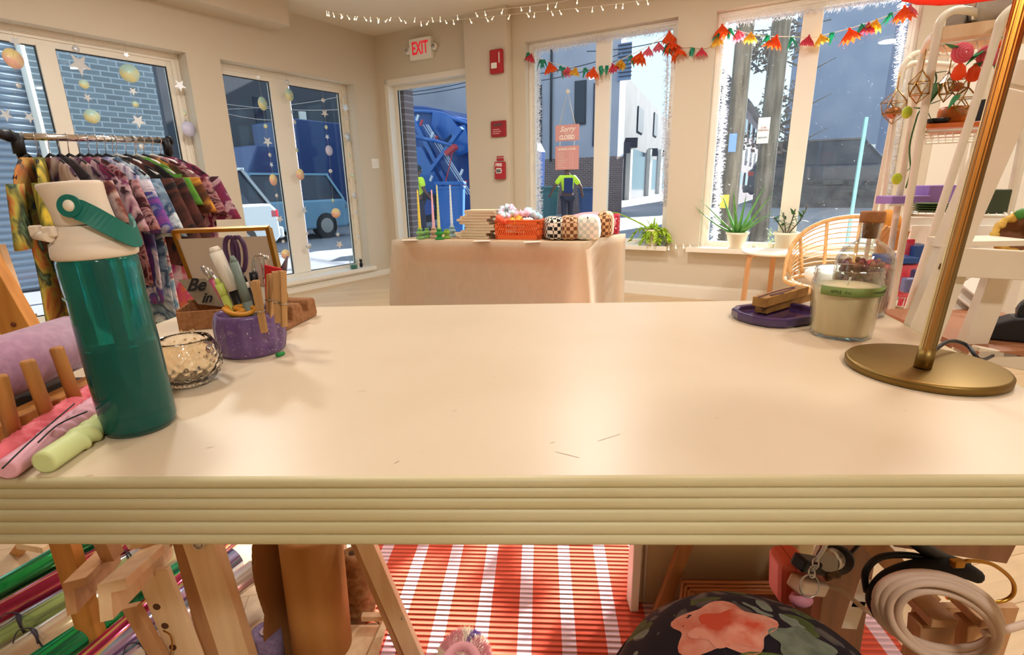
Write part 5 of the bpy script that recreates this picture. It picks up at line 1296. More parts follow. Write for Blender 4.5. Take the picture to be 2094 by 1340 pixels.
for a in (.7, 2.4, 3.9, 5.5):
    e = sideV * math.cos(a) + view * math.sin(a); part('leg', MB().tube([e * Rz * .85 + UP * (SZ - .05), e * Rz * 1.0], .014, n=8), m_rat, ch, world=False)
tcn = wZ(1578, 514, .545); st = thing('side_table', V((tcn.x, tcn.y, 0)), 'round white side table with bentwood legs left of the rattan chair', 'table'); st.scale = (.93, .93, 1.09)
part('tabletop', MB().lathe([(0, .482), (.235, .482), (.245, .49), (.245, .498), (.235, .503), (0, .503)], 48), m_white, st, world=False)
m_bent = wood('bent birch wood', '#E2AE7C', '#CE9562', .4)
for a in (2.75, 3.9, .4, 1.6):
    e = sideV * math.cos(a) + view * math.sin(a); P = smoothpath([e * .10 + UP * .474, e * .18 + UP * .474, e * .215 + UP * .44, e * .225 + UP * .2, e * .235], 5); t2 = UP.cross(e)
    rings = []
    for i, p in enumerate(P):
        d_ = (P[min(i + 1, len(P) - 1)] - P[max(0, i - 1)]).normalized(); n_ = d_.cross(t2).normalized(); rings.append([p + t2 * .022 * x + n_ * .008 * y for x, y in ((-1, -1), (1, -1), (1, 1), (-1, 1))])
    part('leg', MB().loft(rings, smooth=False), m_bent, st, world=False)

# ------------------------------------------------------------------ things on the walls
def fixM(u, o, z): return frameM(FB(u, o, z), ub, nb)
u0, z0 = bk(838, 122); u1, z1 = bk(892, 75); uc, zc = (u0 + u1) / 2, (z0 + z1) / 2 - .01; wE, hE = .31, .22
ex = thing('exit_sign', FB(uc, 0, zc), 'white exit sign with red letters and two small lamps above the glass door', 'exit sign')
part('housing', MB().fbox(FB, uc - wE / 2, uc + wE / 2, -.055, 0, zc - hE / 2, zc + hE / 2), mat('white sign plastic', '#F4F0E4', .5), ex, bev=.006)
text('lettering', 'EXIT', .185, fixM(uc, -.056, zc), mat('exit red', '#D02030', .5, emit='#E02030', es=.5), ex, sx=.62, bold=.004, ext=.001)
for s in (-1, 1):
    l = part('emergency_lamp', MB().lathe([(0, 0), (.035, 0), (.04, .02), (.03, .035), (0, .038)], 20, M=frameM(FB(uc + s * (wE / 2 + .035), -.02, zc + .0), ub, nb)), m_white, ex)
    part('lamp_lens', MB().lathe([(0, .036), (.024, .036), (.02, .042), (0, .044)], 16, M=frameM(FB(uc + s * (wE / 2 + .035), -.02, zc), ub, nb)), m_steel, l)
def onpil(x, y): 
    u, z = bk(x, y, po); return u, z
u, z = onpil(1018, 127); w_, h_ = .15, .23
fa = thing('fire_alarm_strobe', FB(u, po, z), 'red fire alarm strobe high on the pillar', 'fire alarm')
part('housing', MB().fbox(FB, u - w_ / 2, u + w_ / 2, po - .05, po, z - h_ / 2, z + h_ / 2), m_red, fa, bev=.012)
part('strobe_lens', MB().fbox(FB, u - .045, u + .02, po - .07, po - .05, z - .07, z - .015), m_white, fa, bev=.006)
part('sounder_grille', MB().fbox(FB, u + .04, u + .05, po - .053, po - .05, z - .02, z + .08), m_white, fa)
u, z = onpil(1021, 264); w_, h_ = .185, .165
fb_ = thing('alarm_panel', FB(u, po, z), 'wide red alarm panel with small display, between the strobe and pull station', 'alarm panel')
part('housing', MB().fbox(FB, u - w_ / 2, u + w_ / 2, po - .03, po, z - h_ / 2, z + h_ / 2), mat('dark red plastic', '#9E1A22', .4), fb_, bev=.01)
part('display', MB().fbox(FB, u - .055, u + .05, po - .033, po - .03, z + .025, z + .055), mat('dark display', '#6A3A38', .3), fb_)
for i in range(3): part('marking', MB().fbox(FB, u - .065, u + .02 + .02 * (i % 2), po - .032, po - .03, z - .01 - i * .02, z - .004 - i * .02), mat('pale print', '#E8B8B0', .6), fb_)
u, z = onpil(1025, 349); w_, h_ = .125, .185
fc = thing('fire_pull_station', FB(u, po, z), 'red fire pull station with white lettering, lowest on the pillar', 'fire alarm')
part('housing', MB().fbox(FB, u - w_ / 2, u + w_ / 2, po - .045, po, z - h_ / 2, z + h_ / 2), m_red, fc, bev=.008)
part('pull_handle', MB().fbox(FB, u - .035, u + .03, po - .055, po - .045, z - .03, z + .025), m_white, fc, bev=.004)
part('handle_slot', MB().fbox(FB, u - .028, u + .024, po - .058, po - .055, z - .018, z + .012), m_black, fc)
text('lettering', 'FIRE', .045, fixM(u - .004, po - .047, z + .058), m_white, fc, bold=.0015)
text('lettering', 'PULL DOWN', .017, fixM(u - .002, po - .0585, z - .003), m_white, fc)
part('instruction_plate', MB().fbox(FB, u - .05, u + .035, po - .01, po, z + h_ / 2 + .012, z + h_ / 2 + .06), m_red, fc)
text('lettering', 'IN CASE OF FIRE', .014, fixM(u - .008, po - .012, z + h_ / 2 + .042), m_white, fc)
s_, z_ = lw(767, 335)
sw = thing('light_switch', FL(s_, 0, z_), 'white double light switch on the left wall near the corner', 'light switch')
part('plate', MB().fbox(FL, s_ - .06, s_ + .06, -.008, 0, z_ - .06, z_ + .06), m_white, sw, bev=.002)
for e in (-.028, .028): part('rocker', MB().fbox(FL, s_ + e - .017, s_ + e + .017, -.014, -.008, z_ - .034, z_ + .034), m_white, sw, bev=.002)
# closed sign hung in the middle window
oS = dB - .03
cs_ = thing('closed_sign', B3(1161, 250, oS), 'pink hanging sign reading Sorry CLOSED above a business hours board in the window', 'sign')
m_sp = mat('dusty pink board', '#DDA2A0', .6)
def sb(x, y): return (B3(x, y, oS) - Cn).dot(ub), B3(x, y, oS).z
(ua_, za_), (uc_, zc_) = sb(1136, 290), sb(1185, 253); (ub_, zb_), (ud_, zd_) = sb(1136, 348), sb(1185, 297)
part('board', MB().fbox(FB, ua_, uc_, oS - .006, oS, za_, zc_), m_sp, cs_, bev=.004); part('board', MB().fbox(FB, ua_, uc_, oS - .006, oS, zb_, zd_), m_sp, cs_, bev=.004)
mid = (ua_ + uc_) / 2; WW = uc_ - ua_; m_cr = mat('cream print', '#FBEDE2', .6)
def st_text(b, sz, u, z, **k): text('lettering', b, sz, frameM(FB(u, oS - .008, z), ub, nb), m_cr, cs_, **k)
H1 = zc_ - za_; H2 = zd_ - zb_
st_text('Sorry', H1 * .46, mid, za_ + H1 * .72, shear=.4, bold=.002); st_text("we're", H1 * .16, mid, za_ + H1 * .48); st_text('CLOSED', H1 * .36, mid, za_ + H1 * .22, bold=.003, sx=.8)
st_text('BUSINESS HOURS', H2 * .125, mid, zb_ + H2 * .86, bold=.001, sx=.85)
for i, d_ in enumerate(('SUNDAY', 'MONDAY', 'TUESDAY', 'WEDNESDAY', 'THURSDAY', 'FRIDAY', 'SATURDAY')):
    st_text(d_, H2 * .075, ua_ + WW * .12, zb_ + H2 * (.70 - .1 * i), align='LEFT'); st_text('11 - 6', H2 * .075, ua_ + WW * .68, zb_ + H2 * (.70 - .1 * i))
hook = B3(1161, 187, oS)
part('cord', MB().tube([FB(ua_ + WW * .18, oS - .003, zc_), hook, FB(ua_ + WW * .82, oS - .003, zc_)], .0045, n=6), m_white, cs_)
part('suction_hook', MB().ball(hook, (.022, .022, .022), 10, 8), m_white, cs_)
for e in (.2, .8): part('link_cord', MB().tube([FB(ua_ + WW * e, oS - .003, za_), FB(ua_ + WW * e, oS - .003, zd_)], .004, n=5), m_white, cs_)

# tinsel round the two street windows
m_tin = tissue('silver tinsel', '#FCFCFF', .6, .2)
def tinsel(label, pts_, n, seed, wd=.05):
    r_ = random.Random(seed); mb = MB(); P = [B3(x, y, dB - .035) for x, y in pts_]; Ls = [(P[i + 1] - P[i]).length for i in range(len(P) - 1)]; T = sum(Ls)
    mb.tube(P, .004, n=5)
    for _ in range(n):
        d = r_.random() * T; i = 0
        while d > Ls[i] and i < len(Ls) - 1: d -= Ls[i]; i += 1
        c = P[i].lerp(P[i + 1], d / Ls[i]); v = (ub * r_.gauss(0, 1) + UP * r_.gauss(0, 1) + nb * r_.gauss(0, .5)).normalized() * wd * r_.uniform(.4, 1.1); s = v.orthogonal().normalized() * .0022
        mb.add([c - s, c + v - s, c + v + s, c + s], [(0, 1, 2, 3)])
    return one('tinsel_garland', mb, m_tin, label, 'tinsel')
tinsel('fluffy silver tinsel framing the middle street window', [(1104, 468), (1101, 300), (1100, 105), (1240, 78), (1366, 62), (1362, 250), (1358, 415)], 3600, 1)
tinsel('fluffy silver tinsel framing the right street window', [(1462, 490), (1474, 300), (1490, 48), (1660, 22), (1850, -5), (1838, 200), (1812, 410)], 4200, 2)

# paper flower garland
m_or2 = tissue('orange tissue', '#F4682C'); m_pk2 = tissue('pink tissue', '#F08090'); m_ye2 = tissue('yellow tissue', '#F0C048'); m_te2 = tissue('teal green tissue', '#48BC98'); m_ro2 = tissue('rose tissue', '#E05064')
def flower_mb(n, R, h, seed):
    r_ = random.Random(seed); mb = MB()
    for i in range(n):
        a = 2 * PI * i / n + r_.uniform(-.1, .1); e = V((math.cos(a), math.sin(a), 0)); s = V((-e.y, e.x, 0)); l = r_.uniform(.8, 1.1)
        mb.add([V((0, 0, 0)), e * R * .55 - UP * h * .55 + s * R * .34, e * R * l - UP * h, e * R * .55 - UP * h * .55 - s * R * .34, e * R * .40 - UP * h * .55], [(0, 1, 4), (0, 4, 3), (1, 2, 4), (4, 2, 3)])
    mb.ball((0, 0, -.002), .006, 8, 5); return mb
def leaf_mb(seed):
    mb = MB(); blade(mb, (0, 0, 0), (.7, 0, -1), .085, .018, .2, 5, .15); blade(mb, (0, 0, 0), (-.6, .2, -1), .075, .016, .2, 5, .15); blade(mb, (0, 0, 0), (0, -.5, -1), .07, .015, .2, 5, .15); return mb
gl_pts = [(1080, 105), (1100, 118), (1140, 132), (1180, 140), (1215, 141), (1250, 131), (1290, 112), (1330, 92), (1372, 66), (1372, 84), (1392, 96), (1412, 96), (1445, 98), (1462, 80), (1480, 56), (1520, 66), (1560, 74), (1610, 75), (1660, 76), (1700, 68), (1745, 56), (1800, 38), (1850, 18), (1868, 8)]
gp_ = [B3(x, y, -.012) for x, y in gl_pts]; gpath = smoothpath(gp_, 4)
gar = thing('flower_garland', gp_[8], 'string of orange, pink, yellow and teal tissue flowers swagged across both street windows', 'garland')
part('string', MB().tube(gpath, .003, n=5), mat('cream string', '#F2E6CC', .8), gar)
tmpl = {}
def putflower(kind, p, parent, sc_=1, rz=0, tilt=0):
    c = {'o': m_or2, 'p': m_pk2, 'y': m_ye2, 't': m_te2, 'r': m_ro2}[kind]
    if kind not in tmpl:
        o = part('paper_leaf' if kind == 't' else 'paper_flower', leaf_mb(1) if kind == 't' else flower_mb(11, .050, .060, 3), c, parent, world=False)
        tmpl[kind] = o
    else:
        o = tmpl[kind].copy(); COL.objects.link(o); o.parent = parent
    o.matrix_basis = Matrix.Translation(p - parent.location) @ Matrix.Rotation(rz, 4, 'Z') @ Matrix.Rotation(tilt, 4, 'X') @ Matrix.Scale(sc_, 4)
    return o
seq = [(1080, 108, 't'), (1087, 110, 'r'), (1105, 122, 't'), (1112, 122, 't'), (1123, 128, 'o'), (1146, 136, 't'), (1152, 138, 't'), (1161, 137, 'p'), (1178, 138, 'y'), (1197, 139, 't'), (1214, 138, 'o'), (1228, 135, 't'), (1241, 134, 't'), (1252, 130, 'r'), (1271, 122, 'y'), (1290, 114, 't'), (1311, 106, 'o'), (1327, 96, 'p'), (1347, 86, 'p'), (1369, 64, 'o'), (1370, 84, 'o'), (1366, 88, 't'), (1387, 98, 'o'), (1417, 98, 't'), (1435, 98, 'r'), (1468, 66, 't'), (1466, 74, 'y'), (1477, 50, 'o'), (1492, 58, 't'), (1510, 62, 'p'), (1536, 66, 'y'), (1570, 72, 't'), (1589, 72, 'o'), (1620, 76, 't'), (1655, 72, 'r'), (1678, 70, 'y'), (1702, 66, 't'), (1737, 58, 'o'), (1765, 50, 't'), (1777, 46, 'r'), (1793, 40, 'y'), (1823, 26, 't'), (1850, 12, 'o'), (1862, 10, 'p')]
for i, (x, y, k_) in enumerate(seq): putflower(k_, B3(x, y, -.02), gar, 1.75 if k_ == 'o' else 1.35, i * 1.3, .35 * math.sin(i * 2.1))

# string lights on the ceiling and between the sills
m_ledb = mat('tiny bulb', '#FFF6E0', .3, emit='#FFE9C0', es=3); m_wirec = mat('clear wire', '#C8BCA8', .4)
def stringlights(label, P, n, parent_name='string_lights', dz=.035):
    P = smoothpath(P, 6); t_ = thing(parent_name, P[0], label, 'string lights', 'tiny string lights'); part('wire', MB().tube(P, .0022, n=5), m_wirec, t_); f = None; r_ = random.Random(n)
    for i in range(n):
        q = P[int((i + .5) / n * (len(P) - 1))]; d = V((r_.uniform(-.02, .02), r_.uniform(-.02, .02), -dz * r_.uniform(.5, 1.1)))
        if f is None:
            mb = MB(); mb.tube([(0, 0, 0), (0, 0, -dz * .7)], .0015, n=4); mb.ball((0, 0, -dz), (.006, .006, .009), 8, 6); f = part('bulb', mb, m_ledb, t_, world=False); f.location = q - t_.location
        else: o = f.copy(); COL.objects.link(o); o.parent = t_; o.location = q - t_.location; o.rotation_euler = (r_.uniform(-.6, .6), r_.uniform(-.6, .6), 0)
stringlights('upper string of tiny lights looping from the ceiling towards the middle window', [wY(668, 22, 5.3), wY(720, 32, 5.3), wY(800, 35, 5.3), wY(900, 34, 5.3), wY(1010, 20, 5.0), wY(1120, 8, 4.9), wY(1230, -14, 4.8)], 22)
stringlights('lower string of tiny lights crossing the pillar below the ceiling', [wY(672, 23, 5.35), wY(760, 36, 5.35), wY(860, 43, 5.3), wY(960, 38, 5.2), wY(1060, 28, 5.1), wY(1160, 19, 5.0), wY(1260, 8, 4.9), wY(1330, -2, 4.8)], 26)
stringlights('short string of tiny lights along the wall between the two window sills', [B3(1366, 503, -.1), B3(1385, 500, -.02), B3(1410, 500, -.02), B3(1436, 503, -.06)], 5)

# hanging strands of paper discs and stars at the left windows
m_irid = [mat('iridescent pink disc', '#F0B8A8', .3, noise=(8, '#F4E0A0', .4, .6)), mat('iridescent yellow disc', '#E8E4A8', .3, noise=(8, '#B8E0D8', .4, .6)), mat('silver disc', '#D8DCE0', .3, .3), mat('pale violet disc', '#CCCCE8', .35)]
def disc(r): return MB().lathe([(0, -.0008), (r, -.0008), (r, .0008), (0, .0008)], 24)
def star(r):
    return MB().prism([(r * (1 if i % 2 == 0 else .42) * math.cos(PI / 2 + PI * i / 5), r * (1 if i % 2 == 0 else .42) * math.sin(PI / 2 + PI * i / 5)) for i in range(10)], (0, 0, .0015))
strands = [  # label, list of (x, y, kind, radius px, material)
 ('strand of shiny discs and stars hanging at the far left window edge', [(30, 85, 's', 7, 2), (27, 120, 'd', 14, 0), (38, 175, 'd', 4, 2), (12, 235, 's', 9, 2), (60, 240, 's', 8, 2)]),
 ('strand with a large silver star and pale oval discs in the left window', [(155, 100, 'd', 5, 2), (163, 132, 's', 15, 2), (172, 172, 'd', 7, 1), (179, 200, 's', 6, 2), (188, 238, 'd', 11, 1), (195, 285, 's', 5, 2)]),
 ('strand with one large beige disc in the middle of the left window', [(258, 112, 's', 4, 2), (265, 150, 'd', 14, 1), (272, 187, 's', 6, 2), (277, 213, 'd', 5, 1), (283, 248, 's', 10, 2), (290, 300, 'd', 5, 2)]),
 ('strand of violet and pink discs beside the left window frame', [(368, 175, 's', 9, 2), (378, 232, 'd', 4, 1), (386, 264, 'd', 13, 3), (400, 345, 's', 7, 2), (412, 402, 's', 6, 1), (417, 432, 'd', 13, 0)]),
 ('strand with a big yellow disc on the mullion of the second window', [(528, 158, 's', 4, 2), (537, 212, 'd', 12, 1), (543, 258, 'd', 4, 1), (547, 290, 's', 9, 2), (552, 317, 'd', 4, 2), (555, 337, 's', 5, 2), (559, 368, 'd', 11, 0), (566, 400, 'd', 4, 2), (572, 448, 's', 7, 2), (579, 494, 's', 4, 2), (584, 520, 'd', 10, 0)]),
 ('strand with a pink disc in the pane right of the mullion', [(587, 168, 'd', 4, 2), (592, 194, 'd', 11, 1), (596, 228, 's', 4, 2), (603, 250, 'd', 4, 2), (607, 307, 'd', 4, 1), (614, 357, 'd', 11, 0), (622, 430, 's', 9, 2), (628, 478, 's', 4, 2), (631, 503, 'd', 6, 2)]),
 ('strand with a coral disc along the right frame of the second window', [(661, 205, 'd', 4, 2), (664, 232, 's', 7, 2), (667, 260, 'd', 4, 1), (669, 280, 's', 5, 2), (673, 308, 'd', 10, 3), (676, 350, 'd', 4, 2), (681, 410, 'd', 4, 1), (687, 436, 'd', 10, 0), (691, 480, 'd', 4, 2), (694, 500, 's', 8, 2)]),
 ('strand of grey discs hanging in the deep reveal right of the second window', [(704, 198, 'd', 3, 2), (706, 220, 's', 8, 2), (708, 242, 'd', 3, 2), (711, 280, 'd', 9, 2), (715, 318, 'd', 3, 1), (720, 360, 'd', 4, 1), (725, 400, 'd', 6, 2), (729, 435, 's', 6, 2), (734, 485, 'd', 3, 2)])]
for k_, (lab, items) in enumerate(strands):
    pts_ = [L3(x, y, .05) for x, y, *_ in items]
    t_ = thing('hanging_garland', pts_[0] + UP * .05, lab, 'garland', 'hanging strands of discs and stars')
    topz = V((pts_[0].x, pts_[0].y, LZ)); part('thread', MB().tube([topz] + pts_, .0008, n=4), m_wirec, t_)
    for (x, y, kk, rpx, mi), p in zip(items, pts_):
        r = rpx * (p - CAM).length / 1150; o = part('disc' if kk == 'd' else 'star', disc(r) if kk == 'd' else star(r * 1.15), m_irid[mi], t_, world=False)
        rot = .5 * math.sin(x * 1.7); o.matrix_basis = Matrix.Translation(-t_.location) @ frameM(p, -ul * math.cos(rot) + nl * math.sin(rot) * .6, nl * math.cos(rot) + ul * math.sin(rot) * .6)
# ------------------------------------------------------------------ clothes rail with tie dyed garments
RZ = 1.30
Aq = wZ(40, 279, RZ); Bq = wZ(332, 287, RZ)
# rays close to the horizon: fix the depth explicitly
YA, YB_ = 1.95, 2.45
Aq = wY(40, 279, YA); Bq = wY(335, 288, YB_); zmid = (Aq.z + Bq.z) / 2
rail = thing('clothes_rail', V(((Aq.x + Bq.x) / 2, (Aq.y + Bq.y) / 2, 0)), 'chrome clothes rail with black corner joints in front of the left window', 'clothes rail')
rx = (Bq - Aq).normalized(); ry = V((rx.y, -rx.x, 0)).normalized()       # ry points to the camera side
part('hanging_bar', MB().tube([Aq, Bq], .0125, n=14), m_chrome, rail)
for P, s in ((Aq, -1), (Bq, 1)):
    mb = MB(); mb.tube([P - rx * .02 * -s - rx * .0, P + rx * s * .03], .022, n=12); mb.tube([P + rx * s * .01 + UP * .01, P + rx * s * .012 - UP * .06], .019, n=12)
    if s < 0: mb.tube([P + rx * s * .03, P + rx * s * .075 + UP * .012], [.022, .012], n=12)
    part('corner_joint', mb, m_black, rail)
    part('upright', MB().tube([P + rx * s * .012 - UP * .05, V((P.x, P.y, 0)) + rx * s * .012 + UP * .06], .0115, n=12), m_chrome, rail)
    part('foot_bar', MB().bar(V((P.x, P.y, .05)) - ry * .22, V((P.x, P.y, .05)) + ry * .22, .03, .03), m_black, rail)
D_ = lambda n, c, **k: dye(n, c, **k)
dyes = {
 'yg': D_('tie dye green yellow orange', ['#1E2A22', '#6C8C64', '#2A3A2C', '#A8A044', '#B86A30', '#38503C', '#88A884'], scale=3.2, dist=2.5, offset=2),
 'ol': D_('tie dye olive mustard black', ['#1E1C14', '#A89A30', '#5A5A24', '#D0B838', '#2A2618'], scale=3, dist=3),
 'po': D_('tie dye purple orange white', ['#3A1C38', '#7A4034', '#C8B0A8', '#4A2444', '#2A1A2C'], scale=3.5, dist=3),
 'dk': D_('tie dye charcoal', ['#1E1A1C', '#3A2A30', '#18181A', '#5A4048'], scale=4, dist=3),
 'mw': D_('tie dye magenta white', ['#5A1C34', '#2C1620', '#C8A8B0', '#6A2450', '#8A3050', '#2C1C30'], scale=4, dist=3),
 'pu': D_('tie dye purple blue white', ['#5A2A78', '#E4E0EC', '#3A4A98', '#8A4AA0', '#221A38'], scale=4, dist=3, offset=3),
 'bt': D_('tie dye teal blue white', ['#3E7C98', '#D8E8EC', '#2A4A6C', '#9AB8CC', '#4A3A60'], scale=4, dist=3, offset=1),
 'bb': D_('tie dye black rust', ['#100D0F', '#1C1416', '#5A3028', '#181214', '#0E0C0E'], scale=3.5, dist=2.5),
 'gr': D_('leaf green cloth', ['#3F7A24', '#5C9A34', '#2C5A1C'], scale=5, dist=2),
 'wr': D_('wine red stripes', ['#3A121C', '#6A2030', '#B88C90', '#3A1018', '#5A1828'], scale=6, dist=4),
 'og': D_('tie dye ochre', ['#A86A20', '#D89A3C', '#6A3A1C', '#3A2A20'], scale=4, dist=3),
 'pk': D_('tie dye pink white orange', ['#F6ECEC', '#D8309A', '#F8F0F0', '#E8588C', '#F08A50', '#FAF2EE', '#9A4A70'], scale=4.2, dist=2.2),
 'wb': D_('marbled white blue red', ['#F0ECEE', '#7AB0C8', '#F4F0F0', '#B84860', '#DCE4EC'], scale=5, dist=3)}
m_hang = mat('dark velvet hanger', '#2A2224', .8); m_hangc = mat('clear plastic hanger', '#E8E4E0', .25)
def garment(label, t, L_, W_, m_, seed, sleeve=.16, hem=0.0, yaw=0, hm=None, drop=0, thick=.028, group='tie dyed clothes on the rail', kind='tie_dye_shirt', cat='shirt'):
    """t: 0..1 along the bar; cloth hangs below a hanger, its plane across the bar"""
    c = Aq.lerp(Bq, t); g = thing(kind, c, label, cat, group)
    cy, sy = math.cos(yaw), math.sin(yaw); w = (ry * cy + rx * sy).normalized(); n_ = w.cross(UP)
    r_ = random.Random(seed)
    part('hanger_hook', MB().tube([V((0, 0, 0)) + w * (.017 * math.cos(a)) + UP * (.0015 + .017 * math.sin(a)) for a in [PI * (1.15 - 1.3 * i / 8) for i in range(9)]] + [w * -.003 - UP * .03, -UP * .055] if False else
        [w * (.0155 * math.cos(a)) + UP * (.0155 * math.sin(a)) for a in [PI * (1.1 - 1.35 * i / 9) for i in range(10)]] + [w * .004 - UP * .03, -UP * (.06 + drop)], .0016, n=6), m_chrome, g, world=False)
    hz = -.06 - drop
    part('hanger', MB().tube([w * (-W_ * .42) + UP * (hz - .085), w * (-W_ * .22) + UP * (hz - .03), UP * hz, w * (W_ * .22) + UP * (hz - .03), w * (W_ * .42) + UP * (hz - .085)], .0055, n=6), hm or m_hang, g, world=False)
    # cloth: closed loft of flattened rings from neck to hem
    rings = []; N_ = 14; M_ = 30
    for j in range(N_ + 1):
        s = j / N_; z = hz - .012 - L_ * s
        if s < .18: hw = W_ * (.14 + .36 * (s / .18) ** .6)
        else: hw = W_ * (.50 - .03 * math.sin((s - .18) * 3) + hem * (s - .18))
        if s < .18: z = hz - .012 - .10 * (s / .18)
        ring = []
        for k in range(M_):
            a = 2 * PI * k / M_; fold = 1 + .55 * math.sin(a * 5 + seed + s * 2) * s
            ring.append(w * (hw * math.cos(a)) + n_ * (thick * .5 * fold * math.sin(a) + .012 * math.sin(s * 5 + seed + 3 * math.cos(a)) * s) + UP * (z - .012 * math.sin(a * 3 + seed) * (s > .9)))
        rings.append(ring)
    part('cloth', MB().loft(rings), m_, g, world=False)
    if sleeve:
        for sg in (-1, 1):
            a0 = w * (sg * W_ * .44) + UP * (hz - .10); d = (w * sg * .35 - UP * 1).normalized()
            rings = []
            for j in range(7):
                s = j / 6; q = a0 + d * sleeve * s; r1_ = .055 + .01 * s; rings.append([q + w * (r1_ * math.cos(a)) + n_ * (thick * .7 * math.sin(a)) - UP * (.0 if sg * math.cos(a) > 0 else .0) for a in [2 * PI * k / 14 for k in range(14)]])
            part('sleeve', MB().loft(rings), m_, g, world=False)
    return g
spec = [
 ('green, yellow and orange tie dyed shirt, first on the rail at the left', .015, .62, .46, 'yg', .22, 'shirt'),
 ('mustard and black tie dyed shirt, second on the rail', .085, .60, .46, 'ol', .2, 'shirt'),
 ('purple and orange tie dyed top, just left of the bottle cap', .15, .46, .42, 'po', .18, 'shirt'),
 ('charcoal patterned top above the bottle cap', .21, .44, .42, 'dk', .18, 'shirt'),
 ('dark top with cream patches, above the right of the bottle cap', .27, .46, .42, 'po', .16, 'shirt'),
 ('wine and white tie dyed shirt right of the bottle cap', .34, .52, .44, 'mw', .2, 'shirt'),
 ('dark red tie dyed shirt behind the teal bottle loop', .40, .50, .44, 'wr', .2, 'shirt'),
 ('purple, blue and white tie dyed shirt beside the bottle loop', .46, .58, .46, 'pu', .22, 'shirt'),
 ('long teal, blue and white tie dyed shirt falling beside the bottle', .52, .74, .46, 'bt', .24, 'shirt'),
 ('black and rust hooded top with broad dark sleeves', .60, .44, .46, 'bb', .3, 'jacket'),
 ('black zipped tie dyed jacket in the right half of the rail', .67, .42, .46, 'bb', .3, 'jacket'),
 ('marbled white and blue dress hanging low beside the bottle', .57, .86, .36, 'wb', 0, 'dress'),
 ('leaf green shirt showing its shoulder on the right part of the rail', .75, .34, .40, 'gr', .12, 'shirt'),
 ('ochre tie dyed top right of the green shoulder', .81, .42, .42, 'og', .16, 'shirt'),
 ('long pink, white and orange tie dyed dress near the right end', .74, .92, .46, 'pk', 0, 'dress'),
 ('wine and pink striped shirt next to last on the rail', .88, .42, .42, 'wr', .18, 'shirt'),
 ('dark red and white tie dyed shirt, last on the rail at the right', .95, .46, .44, 'mw', .2, 'shirt')]
for i, (lab, t, L_, W_, k_, slv, ct) in enumerate(spec):
    if t < .1: yw = -.75 + t * 2
    else: yw = -.25 + .6 * t
    garment(lab, t, L_, W_, dyes[k_], i * 1.7, slv, yaw=yw, hem=.12 if slv == 0 else 0, hm=m_hangc if i in (9, 12, 15) else None, drop=.0 if slv else .06, kind={'shirt': 'tie_dye_shirt', 'jacket': 'dark_jacket', 'dress': 'tie_dye_dress'}[ct], cat=ct)

# easel (orange pine) and pale ladder leg left behind the table
def leg_between(parent, name, a, b, w_, h_, m_, side=None): return part(name, MB().bar(a, b, w_, h_, side=side), m_, parent, bev=.0015)
e0 = thing('wooden_easel', V((-1.55, 1.3, 0)), 'orange pine easel leg with a dark knot at the far left edge behind the rack', 'easel')
a, b = wY(-70, 480, 1.18), wY(100, 772, 1.18); dfl = (b - a).normalized(); leg_between(e0, 'leg', a, b + dfl * .75, .075, .03, m_orangewood, side=(1, 0, 1))
a2, b2_ = wY(-60, 620, 1.25), wY(60, 760, 1.25); leg_between(e0, 'leg', a2, b2_ + (b2_ - a2).normalized() * .6, .03, .03, m_orangewood)
part('knot', MB().ball(wY(27, 664, 1.162), (.006, .003, .006), 10, 6), mat('dark knot', '#6A3418', .6), e0)
e1 = thing('ladder_stand', V((-1.9, 1.7, 0)), 'pale narrow ladder stand with small items between its legs, at the left edge', 'stand')
a, b = wY(-4, 500, 1.7), wY(57, 672, 1.7); leg_between(e1, 'leg', a, b + (b - a).normalized() * .6, .022, .03, m_oak)
a, b = wY(-60, 500, 1.75), wY(15, 680, 1.75); leg_between(e1, 'leg', a, b + (b - a).normalized() * .6, .022, .03, m_oak)
part('shelf', MB().bar(wY(-20, 655, 1.72), wY(50, 652, 1.72), .10, .012), m_oak, e1)
one('yellow_cloth', MB().ball(wY(98, 700, 1.6), (.10, .08, .03), 16, 8), mat('pale yellow cloth', '#EFE2A0', .9, bump=(30, .4, .01)), 'pale yellow cloth peeping over the mauve roll behind the table', 'cloth') if False else None

# ------------------------------------------------------------------ white tubular rack on the right with its goods
m_rackw = mat('cream enamelled tube', '#E9E0CC', .35)
rk = thing('tube_rack', V((1.35, 1.7, 0)), 'cream enamelled tube rack with wire shelves right of the window', 'rack')
def post(pts, r): part('post', MB().tube(smoothpath(pts, 5), r, n=12), m_rackw, rk)
def down(x0, y0, x1, y1, Y):           # continue the post to the floor
    a = wY(x0, y0, Y); b = wY(x1, y1, Y); t = (0.01 - b.z) / (b.z - a.z); return b + (b - a) * t
Y1, Y2, Y3 = 2.05, 1.75, 1.5
yb = [(Y1, [(1850, 135), (1832, 205), (1814, 300), (1794, 404)], .0085), (Y1 - .06, [(1860, 118), (1843, 150), (1826, 270), (1807, 407)], .009), (Y2, [(1925, 100), (1905, 98), (1888, 110), (1871, 204), (1838, 407)], .0098), (Y3, [(2040, 46), (2005, 28), (1965, 20), (1940, 26), (1922, 45), (1915, 78), (1888, 240), (1860, 407)], .0098), (1.36, [(2100, 2), (2066, 20), (2045, 44), (2037, 75), (1984, 245), (1930, 410)], .0095), (Y1, [(1990, 230), (1977, 290), (1959, 376)], .0085), (Y2, [(2095, 230), (2087, 298), (2062, 420)], .0098)]
for Y, P, r in yb:
    pts = [wY(x, y, Y) for x, y in P]; pts.append(down(*P[-2], *P[-1], Y)); post(pts, r)
part('top_loop', MB().tube(smoothpath([wY(1850, 135, Y1), wY(1862, 115, Y1), wY(1885, 108, Y1), wY(1940, 112, Y1 - .05), wY(1985, 118, Y1 - .1)], 5), .010, n=10), m_rackw, rk)
